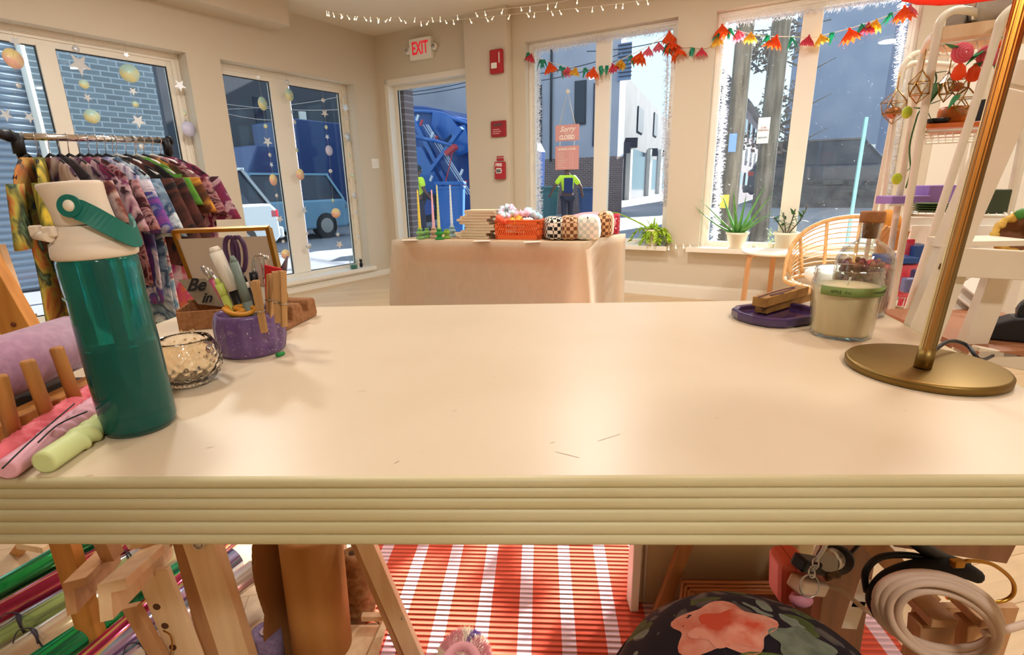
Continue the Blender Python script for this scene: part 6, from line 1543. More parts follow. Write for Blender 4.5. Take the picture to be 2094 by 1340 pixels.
part('top_loop', MB().tube(smoothpath([wY(1848, 140, Y1 - .03), wY(1866, 130, Y1 - .03), wY(1900, 130, Y1 - .05), wY(1950, 134, Y1 - .1)], 5), .010, n=10), m_rackw, rk)
part('top_loop', MB().tube(smoothpath([wY(1888, 106, Y2), wY(1900, 82, 1.68), wY(1914, 70, 1.55)], 4), .010, n=10), m_rackw, rk)
# wire shelves: (left px, right px, z from px)
def shelf(zref, x0, x1, y0_, y1_, nw=12):
    z = wY(zref[0], zref[1], Y3).z; a = wZ(x0, zref[1], z) if False else None
    A1 = wY(x0, y0_, Y3); A1.z = z; B1 = wY(x1, y1_, Y3 - .12); B1.z = z; A2 = A1 + V((.40, .50, 0)); B2 = B1 + V((.44, .50, 0))
    mb = MB(); mb.tube([A1, B1, B2, A2], .0045, n=6, closed=True)
    mb2 = MB()
    for i in range(1, nw): t = i / nw; mb2.tube([A1.lerp(B1, t), A2.lerp(B2, t)], .0018, n=4)
    for i in range(1, 4): t = i / 4; mb2.tube([A1.lerp(A2, t), B1.lerp(B2, t)], .0018, n=4)
    fr = part('shelf_frame', mb, m_rackw, rk); part('shelf_wires', mb2, m_rackw, fr); 
    def at(u, v, h=0): return A1.lerp(B1, u).lerp(A2.lerp(B2, u), v) + UP * (h + .006)
    return at, z
sh2, z2 = shelf((1888, 270), 1885, 2090, 270, 262); sh3, z3 = shelf((1860, 440), 1860, 2060, 442, 436); sh4, z4 = shelf((1835, 628), 1830, 2030, 628, 632)
# top shelf is a wooden board
z1 = wY(1915, 82, Y3).z; A1 = wY(1912, 82, Y3); B1 = wY(2110, 60, Y3 - .1); B1.z = z1
brd = MB().hexa([p + UP * q for q in (0, .03) for p in (A1, B1, B1 + V((.14, .15, 0)), A1 + V((.14, .15, 0)))]); part('wood_shelf', brd, m_oak, rk)
mbw = MB(); 
for i in range(12):
    t = i / 11; p = A1.lerp(B1, t) - UP * .012; mbw.tube([p, p + V((.12, .13, 0))], .0018, n=4)
mbw.tube([A1 - UP * .012, B1 - UP * .012], .003, n=5); part('wire_rack', mbw, m_rackw, rk)
def t1(u, v, h=0): return A1.lerp(B1, u) + V((.14, .15, 0)) * v + UP * (.031 + h)
# goods on the top shelf
p = wY(2000, 46, Y3 + .05); p.z = z1 + .031 + .045
mb = MB()
for i in range(9):
    ph0, ph1 = -PI / 2 + PI * i / 9, -PI / 2 + PI * (i + 1) / 9
    for j in range(20):
        a0_, a1_ = 2 * PI * j / 20, 2 * PI * (j + .92) / 20
        q = [V((math.cos(f) * math.cos(a), math.cos(f) * math.sin(a), math.sin(f))) * .045 for f, a in ((ph0, a0_), (ph0, a1_), (ph1 - .03, a1_), (ph1 - .03, a0_))]
        mb.quad(*[p + x for x in q])
db = thing('mirror_ball', p - UP * .045, 'small silver mirror ball on the wooden top shelf of the rack', 'mirror ball'); part('mirror_tiles', mb, m_chrome, db); part('core', MB().ball(p, .0435, 20, 12), m_steel, db)
p = wY(1960, 52, Y3 + .06); p.z = z1 + .031 + .03
one('grey_box', MB().box(p, (.05, .04, .06), R=Matrix.Rotation(.5, 3, 'Z')), mat('grey card', '#9A8E84', .7), 'small grey box tilted beside the mirror ball on the top shelf', 'box')
p = wY(2050, 30, Y3 - .02); p.z = z1 + .031
pp = thing('potted_plant', p, 'round grey pot with trailing leaves on the top shelf of the rack', 'potted plant'); part('pot', MB().lathe([(0, 0), (.04, 0), (.058, .03), (.055, .075), (.045, .09), (0, .085)], 24), mat('grey glazed pot', '#B8B0A4', .4), pp, world=False)
lf = MB()
for i in range(16): blade(lf, V((0, 0, .085)), V((math.cos(i * 1.3), math.sin(i * 1.3), .3)), .09, .014, .9, 5, .15)
part('leaves', lf, m_leafd, pp, world=False)
# second shelf: orange tray, orange pot, black speaker block
a = wY(1893, 262, Y3 + .03); b = wY(2008, 250, Y3 - .02); a.z = b.z = z2 + .012
tr_ = one('orange_tray', MB().hexa([p + UP * q for q in (0, .012) for p in (a, b, b + V((.18, .22, 0)), a + V((.18, .22, 0)))]), mat('orange lacquer', '#D8702C', .45), 'flat orange tray on the second shelf of the rack', 'tray', bev=.003)
p = wY(1950, 250, Y3 + .06); p.z = z2 + .0245
one('orange_pot', MB().lathe([(0, 0), (.036, 0), (.040, .006), (.041, .034), (.038, .044), (.034, .046), (0, .045)], 30, c=p), mat('mottled orange glaze', '#D87018', .4, noise=(60, '#B85A10', .4, .7)), 'low round mottled orange pot standing on the orange tray', 'pot')
p = wY(2008, 250, Y3 + .08); p.z = z2 + .03
one('black_box', MB().box(p + UP * .025, (.03, .04, .07)), m_black, 'small black box at the right end of the second shelf beside the lamp pole', 'box')
p = wY(1914, 250, Y3 + .05); p.z = z2 + .0245
one('black_dish', MB().lathe([(0, 0), (.025, 0), (.032, .012), (.028, .014), (0, .006)], 20, c=p), m_black, 'small black dish on the left of the orange tray', 'dish')
# hanging brass and glass terrariums
def terrarium(label, x, y, Y, r, h, m_in=None):
    p = wY(x, y, Y); t_ = thing('glass_terrarium', p, label, 'terrarium', 'hanging geometric glass terrariums')
    top_ = V((0, 0, h)); bot = V((0, 0, -h)); ring = [V((r * math.cos(2 * PI * k / 5), r * math.sin(2 * PI * k / 5), .25 * h)) for k in range(5)]; r2 = [V((r * .9 * math.cos(2 * PI * k / 5 + .6), r * .9 * math.sin(2 * PI * k / 5 + .6), -.45 * h)) for k in range(5)]
    mb = MB(); g = MB()
    for k in range(5):
        k2 = (k + 1) % 5
        for s, e in ((top_, ring[k]), (ring[k], ring[k2]), (ring[k], r2[k]), (ring[k2], r2[k]), (r2[k], r2[k2]), (r2[k], bot)): mb.tube([s, e], .0013, n=5)
        g.add([top_, ring[k], ring[k2], r2[k], r2[k2], bot], [(0, 1, 2), (1, 3, 2), (2, 3, 4), (3, 5, 4)])
    mb.tube([top_, top_ + UP * .05], .0015, n=5)
    part('brass_frame', mb, m_gold, t_, world=False); part('glass_facets', g, m_jarglass, t_, world=False)
    if m_in: part('filling', MB().ball((0, 0, -h * .35), (r * .6, r * .6, h * .35), 12, 8), m_in, t_, world=False)
terrarium('faceted brass terrarium with coppery filling hanging at the left post of the rack', 1829, 218, 1.95, .042, .058, mat('copper filling', '#A8683C', .4, .5))
terrarium('long faceted terrarium hanging left of the vine leaves', 1880, 178, 1.5, .026, .042)
terrarium('narrow upright terrarium hanging between vine and orange card', 1935, 178, 1.5, .018, .038)
terrarium('house shaped terrarium low above the orange pot', 1975, 208, 1.48, .028, .035)
terrarium('terrarium with orange paper behind it near the flowers', 1960, 168, 1.5, .024, .034, mat('orange paper', '#E88050', .7))
# vine on the rack
vn = thing('trailing_vine', wY(1900, 150, Y3 + .04), 'dark green trailing vine with large leaves hanging on the rack', 'vine'); mb = MB(); o_ = vn.location
P = [wY(x, y, Y3 + .05) - o_ for x, y in ((1905, 130), (1915, 160), (1905, 185), (1895, 215), (1880, 228), (1872, 250), (1860, 300), (1862, 350), (1852, 385))]; mb.tube(smoothpath(P, 4), .0022, n=5); part('stem', mb, m_leafd, vn, world=False)
for (x, y, dx, dz, L_, w_) in ((1916, 170, -.5, -1, .085, .024), (1905, 212, .9, .4, .045, .014), (1885, 222, -.8, .1, .035, .012), (1896, 228, .3, -.6, .04, .012), (1855, 350, .3, .6, .03, .012), (1905, 150, .8, .1, .05, .012)):
    mb = MB(); blade(mb, wY(x, y, Y3 + .04) - o_, V((dx, -.2, dz)), L_, w_, .1, 6, .1); part('leaf', mb, m_leafd, vn, world=False)
for (x, y, l) in ((1855, 230, 'upper lime green fuzzy ball hanging on the rack'), (1834, 366, 'lower lime green fuzzy ball hanging on the rack')):
    one('lime_pompom', MB().ball(wY(x, y, 1.6), (.013, .013, .017), 12, 8), mat('lime wool', '#C8E04A', .95, bump=(200, .6, .004)), l, 'pompom')
# felt flower garland on the rack
fg = thing('rack_garland', wY(1990, 110, 1.42), 'garland of pink felt flowers, orange buds and green leaves hung across the rack', 'garland')
part('string', MB().tube(smoothpath([wY(1945, 92, 1.45), wY(1985, 120, 1.42), wY(2030, 112, 1.4), wY(2062, 80, 1.38)], 5), .0015, n=5), m_wirec, fg)
for (x, y, m_, r) in ((1968, 108, m_pk2, .024), (2021, 115, m_pk2, .026)):
    p = wY(x, y, 1.40); mb = MB()
    for q in range(4): mb.tube([p + V((r * (1 - q * .24) * math.cos(a), -.004 * q, r * (1 - q * .24) * math.sin(a) * .85)) for a in [2 * PI * i / 18 + q for i in range(18)]], r * .17, n=7, closed=True)
    part('felt_rose', mb, m_, fg)
for (x, y, dx, dz, L_) in ((1985, 118, .9, .4, .06), (1955, 98, -.7, .25, .035), (2005, 105, -.6, -.5, .05), (2035, 128, .4, -.9, .05), (2042, 108, .9, .1, .035), (2052, 75, .8, .3, .05), (1992, 200, .3, -.9, .045), (1958, 195, -.5, -.7, .04), (2000, 128, -.3, -.8, .045)):
    mb = MB(); blade(mb, wY(x, y, 1.4), V((dx, -.1, dz)), L_, .011, .15, 5, .12); part('felt_leaf', mb, mat('felt green', '#3E8A58', .9) if 'felt green' not in bpy.data.materials else bpy.data.materials['felt green'], fg)
for (x, y) in ((1993, 140), (1963, 137), (2048, 92)):
    p = wY(x, y, 1.4); part('felt_bud', MB().lathe([(0, .012), (.012, 0), (.016, -.02), (.008, -.03), (0, -.022)], 12, c=p), m_or2, fg)
# third shelf: lavender boxes, green plates, dark green box
m_lav = mat('lavender plastic', '#9A78C0', .5); m_gpl = mat('green stoneware', '#4E6A38', .5); m_dg = mat('dark green box', '#3E4A34', .6)
def sbox(name, label, cat, x0, x1, ytop, ybot, Y, depth, m_, bev=.003, grp=None):
    a = wY(x0, ybot, Y); b = wY(x1, ybot, Y); h = wY((x0 + x1) / 2, ytop, Y).z - wY((x0 + x1) / 2, ybot, Y).z; zb_ = (a.z + b.z) / 2
    a.z = b.z = zb_; dv = V((.15, 1, 0)).normalized() * depth
    return one(name, MB().hexa([p + UP * q for q in (0, h) for p in (a, b, b + dv, a + dv)]), m_, label, cat, grp, bev=bev)
sh3b = MB()
zt = wY(1880, 437, 1.56).z
sbox('purple_box', 'long flat lavender box on the third shelf of the rack', 'box', 1822, 1902, 401, 418, 1.72, .1, m_lav)
sbox('purple_box', 'taller lavender box in two steps right of the flat one', 'box', 1896, 1962, 379, 414, 1.74, .1, m_lav)
a = wY(1818, 418, 1.70); b = wY(1975, 412, 1.70); a.z = b.z = (a.z + b.z) / 2
rp_ = MB().hexa([p + UP * q for q in (-.008, -.002) for p in (a, b, b + V((.1, .2, 0)), a + V((.1, .2, 0)))])
part('wood_shelf', rp_, m_rackw, rk)
for i in range(4):
    p = wY(1905, 434 - i * 4.6, 1.60); one('green_plate', MB().lathe([(0, 0), (.03, 0), (.048, .0055), (.050, .007), (.047, .0072), (.03, .002), (0, .002)], 30, c=p), m_gpl, ['lowest green plate of the small stack on the third shelf', 'second green plate from the bottom of the stack on the third shelf', 'third green plate from the bottom of the stack on the third shelf', 'topmost green plate of the small stack on the third shelf'][i], 'plate', 'green plates on the rack')
sbox('green_box', 'dark green lidded box behind the white board right of the lamp', 'box', 2012, 2060, 388, 438, 1.50, .12, m_dg)
# cream cupboard under the third shelf, behind the rack
cb = thing('cream_cupboard', V((1.75, 2.1, 0)), 'plain cream cupboard standing behind the rack below the green plates', 'cupboard')
a = wY(1862, 444, 2.0); b = wY(2120, 436, 1.9); zt_ = a.z; b.z = zt_
mb = MB().hexa([V((q.x, q.y, z)) for z in (.05, zt_) for q in (a, b, b + V((.25, .38, 0)), a + V((.25, .38, 0)))]); part('carcass', mb, m_white, cb, bev=.003)
d_ = (b - a); d_.z = 0; n_ = V((d_.y, -d_.x, 0)).normalized()
for i in range(2):
    s0_, s1_ = .01 + .5 * i, .49 + .5 * i; mb = MB().hexa([V(((a + d_ * s + n_ * o).x, (a + d_ * s + n_ * o).y, z)) for z in (.09, zt_ - .03) for s, o in ((s0_, .018), (s1_, .018), (s1_, .001), (s0_, .001))]); dr_ = part('door', mb, m_white, cb, bev=.002)
    part('door_knob', MB().ball(a + d_ * (.45 + .1 * i) + n_ * .028 - UP * .12, .011, 12, 8), m_steel, dr_)
# white wall panelling seen through the rack
pm = MB(); ua_ = bk(1905, 300)[0]
for i in range(7): pm.fbox(FB, ua_ + i * .28, ua_ + i * .28 + .235, -.02, 0, .14, 2.3)
struct('trim_1', pm, m_trim, bev=.004)
# fourth shelf goods
m_bluep = mat('blue plastic', '#2E5CA8', .4); m_redf = mat('coral red fabric', '#E8405C', .85, noise=(25, '#F0707C', .4, .6), bump=(30, .4, .005)); m_pinkt = mat('translucent pink plastic', '#F06A80', .4); m_violet = mat('clear violet plastic', '#8C9AD0', .25, trans=.4)
sbox('blue_tray', 'shallow blue plastic tray on the lowest visible shelf', 'tray', 1822, 1880, 528, 540, 1.62, .12, m_bluep)
sbox('blue_box', 'stepped blue plastic box behind the blue tray', 'box', 1864, 1902, 503, 536, 1.68, .08, m_bluep)
sbox('pink_card', 'upright coral pink card between rack posts above the blue tray', 'card', 1851, 1866, 490, 526, 1.70, .01, m_redf)
sbox('pink_basket', 'upper coral pink basket of fabric below the blue tray', 'basket', 1808, 1890, 542, 588, 1.62, .14, m_redf, .012)
sbox('pink_basket', 'lower coral pink basket of fabric at the bottom of the rack', 'basket', 1786, 1876, 590, 638, 1.62, .14, m_redf, .012)
sbox('violet_jar', 'pale clear violet jar at the right of the pink baskets', 'jar', 1848, 1874, 570, 600, 1.52, .03, m_violet, .006)
sbox('violet_jar', 'dark violet jar standing behind the pale one by the pink baskets', 'jar', 1868, 1884, 553, 582, 1.55, .03, mat('dark violet plastic', '#3C3E68', .3), .006)
# orange ball and ribbed wooden chair back behind the rack posts
one('orange_cushion', MB().ball(wY(1812, 462, 2.1), (.055, .05, .065), 20, 12), mat('orange yellow felt', '#E8A040', .8, noise=(8, '#C87830', .4, .6)), 'rounded orange cushion hanging behind the left posts of the rack', 'cushion')
rb = thing('ribbed_basket', wY(1835, 505, 1.95), 'dark ribbed wooden basket edge behind the rack posts', 'basket')
for i in range(7):
    x = 1806 + i * 7; P = [wY(x - 4 + 12, 462 + i * 2, 1.95), wY(x - 6, 480 + i * 4, 1.95), wY(x - 10, 505 + i * 3, 1.95), wY(x - 4, 522, 1.95)] if i < 4 else [wY(x + 10, 455 + i * 3, 1.93), wY(x, 478 + i * 3, 1.93), wY(x - 4, 512, 1.93)]
    part('rib', MB().tube(smoothpath(P, 4), .006, n=6), m_rat if i < 4 else m_orangewood, rb)

# ------------------------------------------------------------------ white A frame shelf right of the lamp
m_afw = mat('off white painted wood', '#EADFCB', .55, noise=(3, '#E4D6BF', .4, .6))
YF = .98
af = thing('a_frame_shelf', V((1.05, YF, 0)), 'off white wooden A frame shelf unit leaning behind the lamp at the right', 'shelf unit')
def aboard(name, px0, px1, wpx, th, Y=YF, ext=0):
    a = wY(*px0, Y); b = wY(*px1, Y); d = (b - a).normalized(); w_ = wpx * (a - CAM).dot(cF) / FPX
    return part(name, MB().bar(a, b + d * ext, w_, th, side=V((d.z, 0, -d.x))), m_afw, af, bev=.002)
aboard('leg', (2080, 190), (1940, 512), 66, .022); aboard('leg', (1955, 506), (1858, 745), 74, .022, YF - .004, .55)
aboard('leg', (2048, 545), (1972, 742), 50, .022, YF + .05, .5)
aboard('leg', (2106, 130), (2085, 180), 66, .022)
a = wY(1948, 535, YF - .026); b = wY(2130, 545, YF - .026); part('cross_board', MB().bar(a, b, .054, .02, side=UP), m_afw, af, bev=.002)
part('shelf_board', MB().hexa([V((q.x, q.y, a.z + h)) for h in (.024, .034) for q in (a + V((.02, .02, 0)), b + V((0, .02, 0)), b + V((0, .12, 0)), a + V((.04, .12, 0)))]), m_afw, af)
part('bolt_hole', MB().tube([wY(1924, 545, YF - .013), wY(1924, 545, YF - .017)], .0058, n=14), mat('brass bolt', '#6A5030', .5, .6), af)
a2 = wY(1990, 722, YF); b2_ = wY(2130, 748, YF); part('lower_board', MB().bar(a2, b2_, .03, .02, side=UP), m_afw, af, bev=.002)
zl = wY(2040, 727, YF).z
lowsh = MB().hexa([V((x, y, z)) for z in (zl - .0, zl + .012) for x, y in ((a2.x, YF - .01), (b2_.x + .1, YF - .01), (b2_.x + .2, YF + .35), (a2.x + .05, YF + .35))]); part('shelf_board', lowsh, mat('brown wood shelf', '#A8704C', .5), af)
# black tape dispenser on the lower board
tp_ = thing('tape_dispenser', V((wY(2060, 712, YF + .08).x, YF + .06, zl + .013)), 'black plastic tape dispenser at the right edge of the photo', 'tape dispenser', rz=-.5)
part('dispenser_body', MB().prism([(-.075, 0), (.075, 0), (.085, .05), (.06, .085), (.03, .06), (-.02, .05), (-.06, .03), (-.082, .04), (-.088, .03)], (0, .05, 0), O=(0, -.025, 0), X=(1, 0, 0), Y=(0, 0, 1)), m_black, tp_, world=False, bev=.004)
part('tape_roll', MB().tube([(.02, -.012, .062), (.02, .012, .062)], .034, n=28), mat('dark tape', '#24242A', .2), tp_, world=False)
part('cutter', MB().box((-.084, 0, .042), (.004, .03, .012)), m_steel, tp_, world=False)
# braided yellow ring on the cross board
rg = thing('braided_basket', wY(2100, 470, YF + .05), 'brown bowl with a braided yellow rim at the right edge above the white board', 'bowl')
c = wY(2105, 478, YF + .07); X_ = V((1, 0, 0)); P = [c + X_ * (.052 * math.cos(a)) + UP * (.040 * math.sin(a)) + V((0, -.02 * math.cos(a), 0)) for a in [2 * PI * i / 48 for i in range(48)]]
mb = MB(); rings = []
part('braided_rim', MB().tube([p + UP * .003 * math.sin(i * 2.1) for i, p in enumerate(P)], [.0075 + .0016 * math.sin(i * 1.6) for i in range(48)], n=8, closed=True), mat('yellow braid', '#E8C060', .8, noise=(60, '#C89A3C', .4, .6)), rg)
part('bowl_body', MB().lathe([(0, .03), (.03, .026), (.046, .008), (.048, 0)], 30, M=frameM(c + V((0, .012, 0)), X_, V((0, 1, 0)))), mat('brown bowl', '#8A5A3C', .7), rg)
part('green_tie', MB().tube([P[14], P[15] + V((0, -.004, .004)), P[16]], .010, n=8), mat('green ribbon', '#4A8A3A', .6), rg)
# greeting card rack below
gc = thing('card_display', wY(1975, 640, YF + .35), 'tilted wooden display of white printed cards behind the lamp pole', 'card display')
for i in range(5):
    a = wY(1938 + i * 13, 690 - i * 22, 1.30); b = wY(1975 + i * 14, 625 - i * 12, 1.36)
    d = (b - a); q = part('printed_card', MB().bar(a, b, .075, .004, side=V((.6, -.2, -.3))), m_white, gc)
    if i == 2: part('rose_print', MB().ball(a.lerp(b, .5) - V((0, .004, 0)), (.018, .003, .022), 12, 8), mat('salmon print', '#D09078', .7), q)
part('rack_board', MB().bar(wY(1935, 712, 1.32), wY(2050, 560, 1.42), .10, .01, side=V((.6, .6, -.3))), mat('brown rack board', '#8E5C3C', .6), gc)
# ------------------------------------------------------------------ under the table: rug
def rug_mat():
    m, N, L, b = newmat('striped rug weave'); tc = N.new('ShaderNodeTexCoord'); sp = N.new('ShaderNodeSeparateXYZ'); L.new(tc.outputs['Object'], sp.inputs[0])
    def math_(op, a, v=None, v2=None):
        n = N.new('ShaderNodeMath'); n.operation = op; L.new(a, n.inputs[0])
        if v is not None: n.inputs[1].default_value = v
        if v2 is not None: n.inputs[2].default_value = v2
        return n.outputs[0]
    fx = math_('FRACT', math_('MULTIPLY_ADD', sp.outputs['X'], 1 / .112, .12))
    st = math_('LESS_THAN', fx, .32)
    mx = N.new('ShaderNodeMix'); mx.data_type = 'RGBA'; L.new(st, mx.inputs['Factor']); mx.inputs['A'].default_value = lin('#E2573C'); mx.inputs['B'].default_value = lin('#F0C4CC')
    fy = math_('SINE', math_('MULTIPLY', sp.outputs['Y'], 2 * PI / .017))
    nz = N.new('ShaderNodeTexNoise'); nz.inputs['Scale'].default_value = 160; L.new(tc.outputs['Object'], nz.inputs['Vector'])
    mr = N.new('ShaderNodeMapRange'); mr.inputs['From Min'].default_value = -1; mr.inputs['From Max'].default_value = -.2; mr.inputs['To Min'].default_value = .62; mr.inputs['To Max'].default_value = 1.0; L.new(fy, mr.inputs['Value'])
    mm = N.new('ShaderNodeMix'); mm.data_type = 'RGBA'; mm.blend_type = 'MULTIPLY'; mm.inputs['Factor'].default_value = 1; L.new(mx.outputs['Result'], mm.inputs['A']); L.new(mr.outputs[0], mm.inputs['B']); L.new(mm.outputs['Result'], b.inputs['Base Color'])
    bp = N.new('ShaderNodeBump'); bp.inputs['Distance'].default_value = .004; bp.inputs['Strength'].default_value = .9; ad = math_('ADD', fy); 
    L.new(fy, bp.inputs['Height']); L.new(bp.outputs[0], b.inputs['Normal']); b.inputs['Roughness'].default_value = .95; return m
rg_ = one('striped_rug', MB().box((0, 0, .004), (1.42, 2.3, .008)), rug_mat(), 'orange red ribbed rug with pale pink stripes on the wooden floor', 'rug', world=False)
rg_.location = (.29, 1.93, .001); rg_.rotation_euler = (0, 0, -.06)
# fluffy multicoloured slipper at the bottom edge
sp_ = wZ(946, 1352, .05); m_fl = [mat('fluff cream', '#F0E4D0', .95), mat('fluff pink', '#E8A8B0', .95), mat('fluff purple', '#7A5AA8', .95), mat('fluff yellow', '#E0D090', .95)]
mb = MB(); r_ = random.Random(12)
for i in range(5200):
    a = r_.uniform(0, 2 * PI); e = math.asin(r_.uniform(-.1, 1)); d = V((math.cos(a) * math.cos(e), math.sin(a) * math.cos(e), math.sin(e)))
    p = V((d.x * .062, d.y * .10, d.z * .05)); n_ = (d + V((r_.gauss(0, .25), r_.gauss(0, .25), r_.gauss(0, .25)))).normalized(); s = n_.orthogonal().normalized() * .0014
    z = math.sin(a * 3 + 1) + d.z * 2; mb.cur = 2 if .9 < a % PI < 1.25 else (1 if z > 1.2 else (3 if z < -.2 else 0))
    mb.add([p - s, p + s, p + n_ * r_.uniform(.008, .016)], [(0, 1, 2)])
fs = thing('fluffy_slipper', V((sp_.x, sp_.y, .010)), 'fluffy cream slipper with pink and purple tufts standing on the striped rug', 'slipper')
o = part('fluff', mb, m_fl, fs, world=False); o.location = (0, 0, .012); o['kind'] = 'stuff'
part('upper', MB().ball((0, 0, .02), (.06, .098, .045), 20, 12), m_fl[0], fs, world=False)
part('opening', MB().tube([V((.036 * math.cos(a), -.03 + .045 * math.sin(a), .064)) for a in [2 * PI * i / 24 for i in range(24)]], .012, n=8, closed=True), m_fl[1], fs, world=False)
part('sole', MB().rbox((0, 0, .006), (.11, .19, .010), .05), m_white, fs, world=False)

# ------------------------------------------------------------------ iridescent film rolls on a low wooden rack
def irid(name, cols, off):
    m, N, L, b = newmat(name); tc = N.new('ShaderNodeTexCoord'); mp = N.new('ShaderNodeMapping'); mp.inputs['Scale'].default_value = (30, 30, .8); mp.inputs['Location'].default_value = (off, off, 0)
    L.new(tc.outputs['Object'], mp.inputs[0]); t = N.new('ShaderNodeTexNoise'); t.inputs['Scale'].default_value = 1; t.inputs['Detail'].default_value = 2; t.inputs['Distortion'].default_value = .5; L.new(mp.outputs[0], t.inputs['Vector'])
    mr = N.new('ShaderNodeMapRange'); mr.inputs['From Min'].default_value = .33; mr.inputs['From Max'].default_value = .67; L.new(t.outputs['Fac'], mr.inputs['Value'])
    r = ramp(N, cols); L.new(mr.outputs[0], r.inputs[0]); L.new(r.outputs[0], b.inputs['Base Color']); b.inputs['Metallic'].default_value = .55; b.inputs['Roughness'].default_value = .18; b.inputs['Coat Weight'].default_value = .6
    b.inputs['Thin Film Thickness'].default_value = 420; b.inputs['Thin Film IOR'].default_value = 1.5
    return m
ir = {'g': irid('green iridescent film', ['#0A3A2C', '#12C060', '#0E6A48', '#20D890', '#08302C'], 1), 'p': irid('pink yellow iridescent film', ['#8A1038', '#E04080', '#E8E070', '#D03068', '#A01848'], 2),
      'l': irid('lime violet iridescent film', ['#5A2A58', '#B8E090', '#9A80B0', '#D0F0A8', '#6A3A60'], 3), 'c': irid('clear pearl film', ['#C8B090', '#E8E8B0', '#E0C0A8', '#F0E8D0', '#B09878'], 4),
      'v': irid('violet pearl film', ['#7A5A98', '#B8A0D8', '#90C8D8', '#D0B0D8', '#6A4A88'], 5), 'w': irid('white pearl film', ['#E8D8C8', '#F4E8E0', '#E8D0E0', '#F8F0E8', '#D8C8B8'], 6)}
rolls = [('green film roll with dark string, topmost at the left', (-160, 1300), (262, 1060), 'g', .029, .30),
 ('pink and yellow film roll just below the topmost green one', (-160, 1348), (330, 1072), 'p', .029, .28),
 ('lime and violet film roll, third from the top', (-160, 1398), (385, 1085), 'l', .029, .26),
 ('wide clear pearl film roll across the middle of the heap', (-150, 1470), (430, 1085), 'c', .036, .24),
 ('lower green film roll with bright highlights', (-90, 1480), (470, 1080), 'g', .032, .22),
 ('lower pink and yellow film roll between green and violet', (60, 1455), (505, 1072), 'p', .027, .20),
 ('violet pearl film roll whose end shows by the table legs', (110, 1430), (484, 1140), 'v', .028, .18),
 ('white pearl film roll whose end shows lowest at the right', (160, 1445), (522, 1166), 'w', .029, .16)]
m_str = mat('dark thin string', '#3A3440', .8)
for i, (lab, a, b, k_, r, z) in enumerate(rolls):
    P = wZ(*a, z * .55 + .03); Q = wZ(*b, z + .0); t_ = thing('film_roll', P, lab, 'film roll', 'iridescent film rolls'); Lr = (Q - P).length; M = axisM(P, Q)
    mb = MB().lathe([(r, 0), (r, Lr), (r * .86, Lr), (r * .86, 0), (r, 0)], 28); o = part('film', mb, ir[k_], t_, world=False); o.matrix_basis = Matrix.Translation(-P) @ M
    if i in (0, 2, 3, 7):
        for u in (.32, .74):
            c = P.lerp(Q, u); ax_ = (Q - P).normalized(); x = ax_.orthogonal().normalized(); y = ax_.cross(x); R = r + .0015
            part('tie_string', MB().tube([c + x * R * math.cos(w) + y * R * math.sin(w) for w in [2 * PI * q / 18 for q in range(18)]], .0016, n=5, closed=True), m_str, t_)
            tb_ = c + UP * R; part('string_bow', MB().tube(smoothpath([tb_, tb_ + V((.02, -.02, .01)), tb_ + V((.03, -.03, -.006)), tb_, tb_ + V((-.025, -.01, .008)), tb_ + V((-.02, -.03, -.01)), tb_], 4), .0013, n=5), m_str, t_)
fr_ = thing('roll_rack', V((-1.0, 1.45, 0)), 'low orange pine rack with small pegs carrying the film rolls', 'rack')
for (x0, y0, x1, y1, Y) in ((478, 1212, 545, 1330, 1.30), (350, 1335, 480, 1285, 1.12), (-20, 1122, 120, 1150, 1.55)):
    part('rack_bar', MB().bar(wY(x0, y0, Y), wY(x1, y1, Y), .035, .03), m_orangewood, fr_, bev=.002)
for (x0, y0, x1, y1) in ((497, 1222, 520, 1205), (494, 1235, 514, 1250), (40, 1112, 95, 1122)): part('peg', MB().bar(wY(x0, y0, 1.3), wY(x1, y1, 1.28), .022, .022), m_oak, fr_, bev=.002)
for p in ((-1.3, 1.5), (-.72, 1.42), (-.9, 1.15)): part('leg', MB().box((p[0], p[1], .07), (.035, .035, .14)), m_orangewood, fr_)

# ------------------------------------------------------------------ table easels and their ledges
def vbar(parent, nm, x0, y0, x1, y1, Y, wpx, th, m_, Yb=None, ext=0, side=None):
    a = wY(x0, y0, Y); b = wY(x1, y1, Yb or Y); d = (b - a).normalized(); w_ = wpx * ((a + b) / 2 - CAM).dot(cF) / FPX
    return part(nm, MB().bar(a, b + d * ext, w_, th, side=side if side is not None else V((d.z, 0, -d.x))), m_, parent, bev=.0012)
def lprofile(parent, nm, a, b, w_, h_, th, m_):      # ledge with a lip: L profile swept a->b
    a = V(a); b = V(b); d = (b - a).normalized(); s = d.cross(UP).normalized(); u = s.cross(d)
    prof = [(-w_ / 2, 0), (w_ / 2, 0), (w_ / 2, -th), (-w_ / 2 + th, -th), (-w_ / 2 + th, -h_), (-w_ / 2, -h_)]
    return part(nm, MB().loft([[p + s * x + u * z for x, z in prof] for p in (a, b)], smooth=False), m_, parent, bev=.001)
ea = thing('wooden_easel', V((-.75, .95, 0)), 'orange pine easel with a brown ledge in front of the film rolls', 'easel')
vbar(ea, 'leg', 128, 1095, 205, 1350, .92, 42, .025, m_orangewood, ext=.25)
vbar(ea, 'leg', 60, 1100, 20, 1150, 1.3, 20, .02, m_orangewood, Yb=1.5)
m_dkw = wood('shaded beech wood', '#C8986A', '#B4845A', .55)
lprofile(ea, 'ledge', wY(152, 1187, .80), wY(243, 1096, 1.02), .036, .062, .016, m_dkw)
eb = thing('wooden_easel', V((-.6, .9, 0)), 'pale beech easel with a deep ledge, bright side board and a row of holes', 'easel')
lprofile(eb, 'ledge', wY(228, 1190, .70), wY(352, 1082, .98), .040, .060, .018, m_oak)
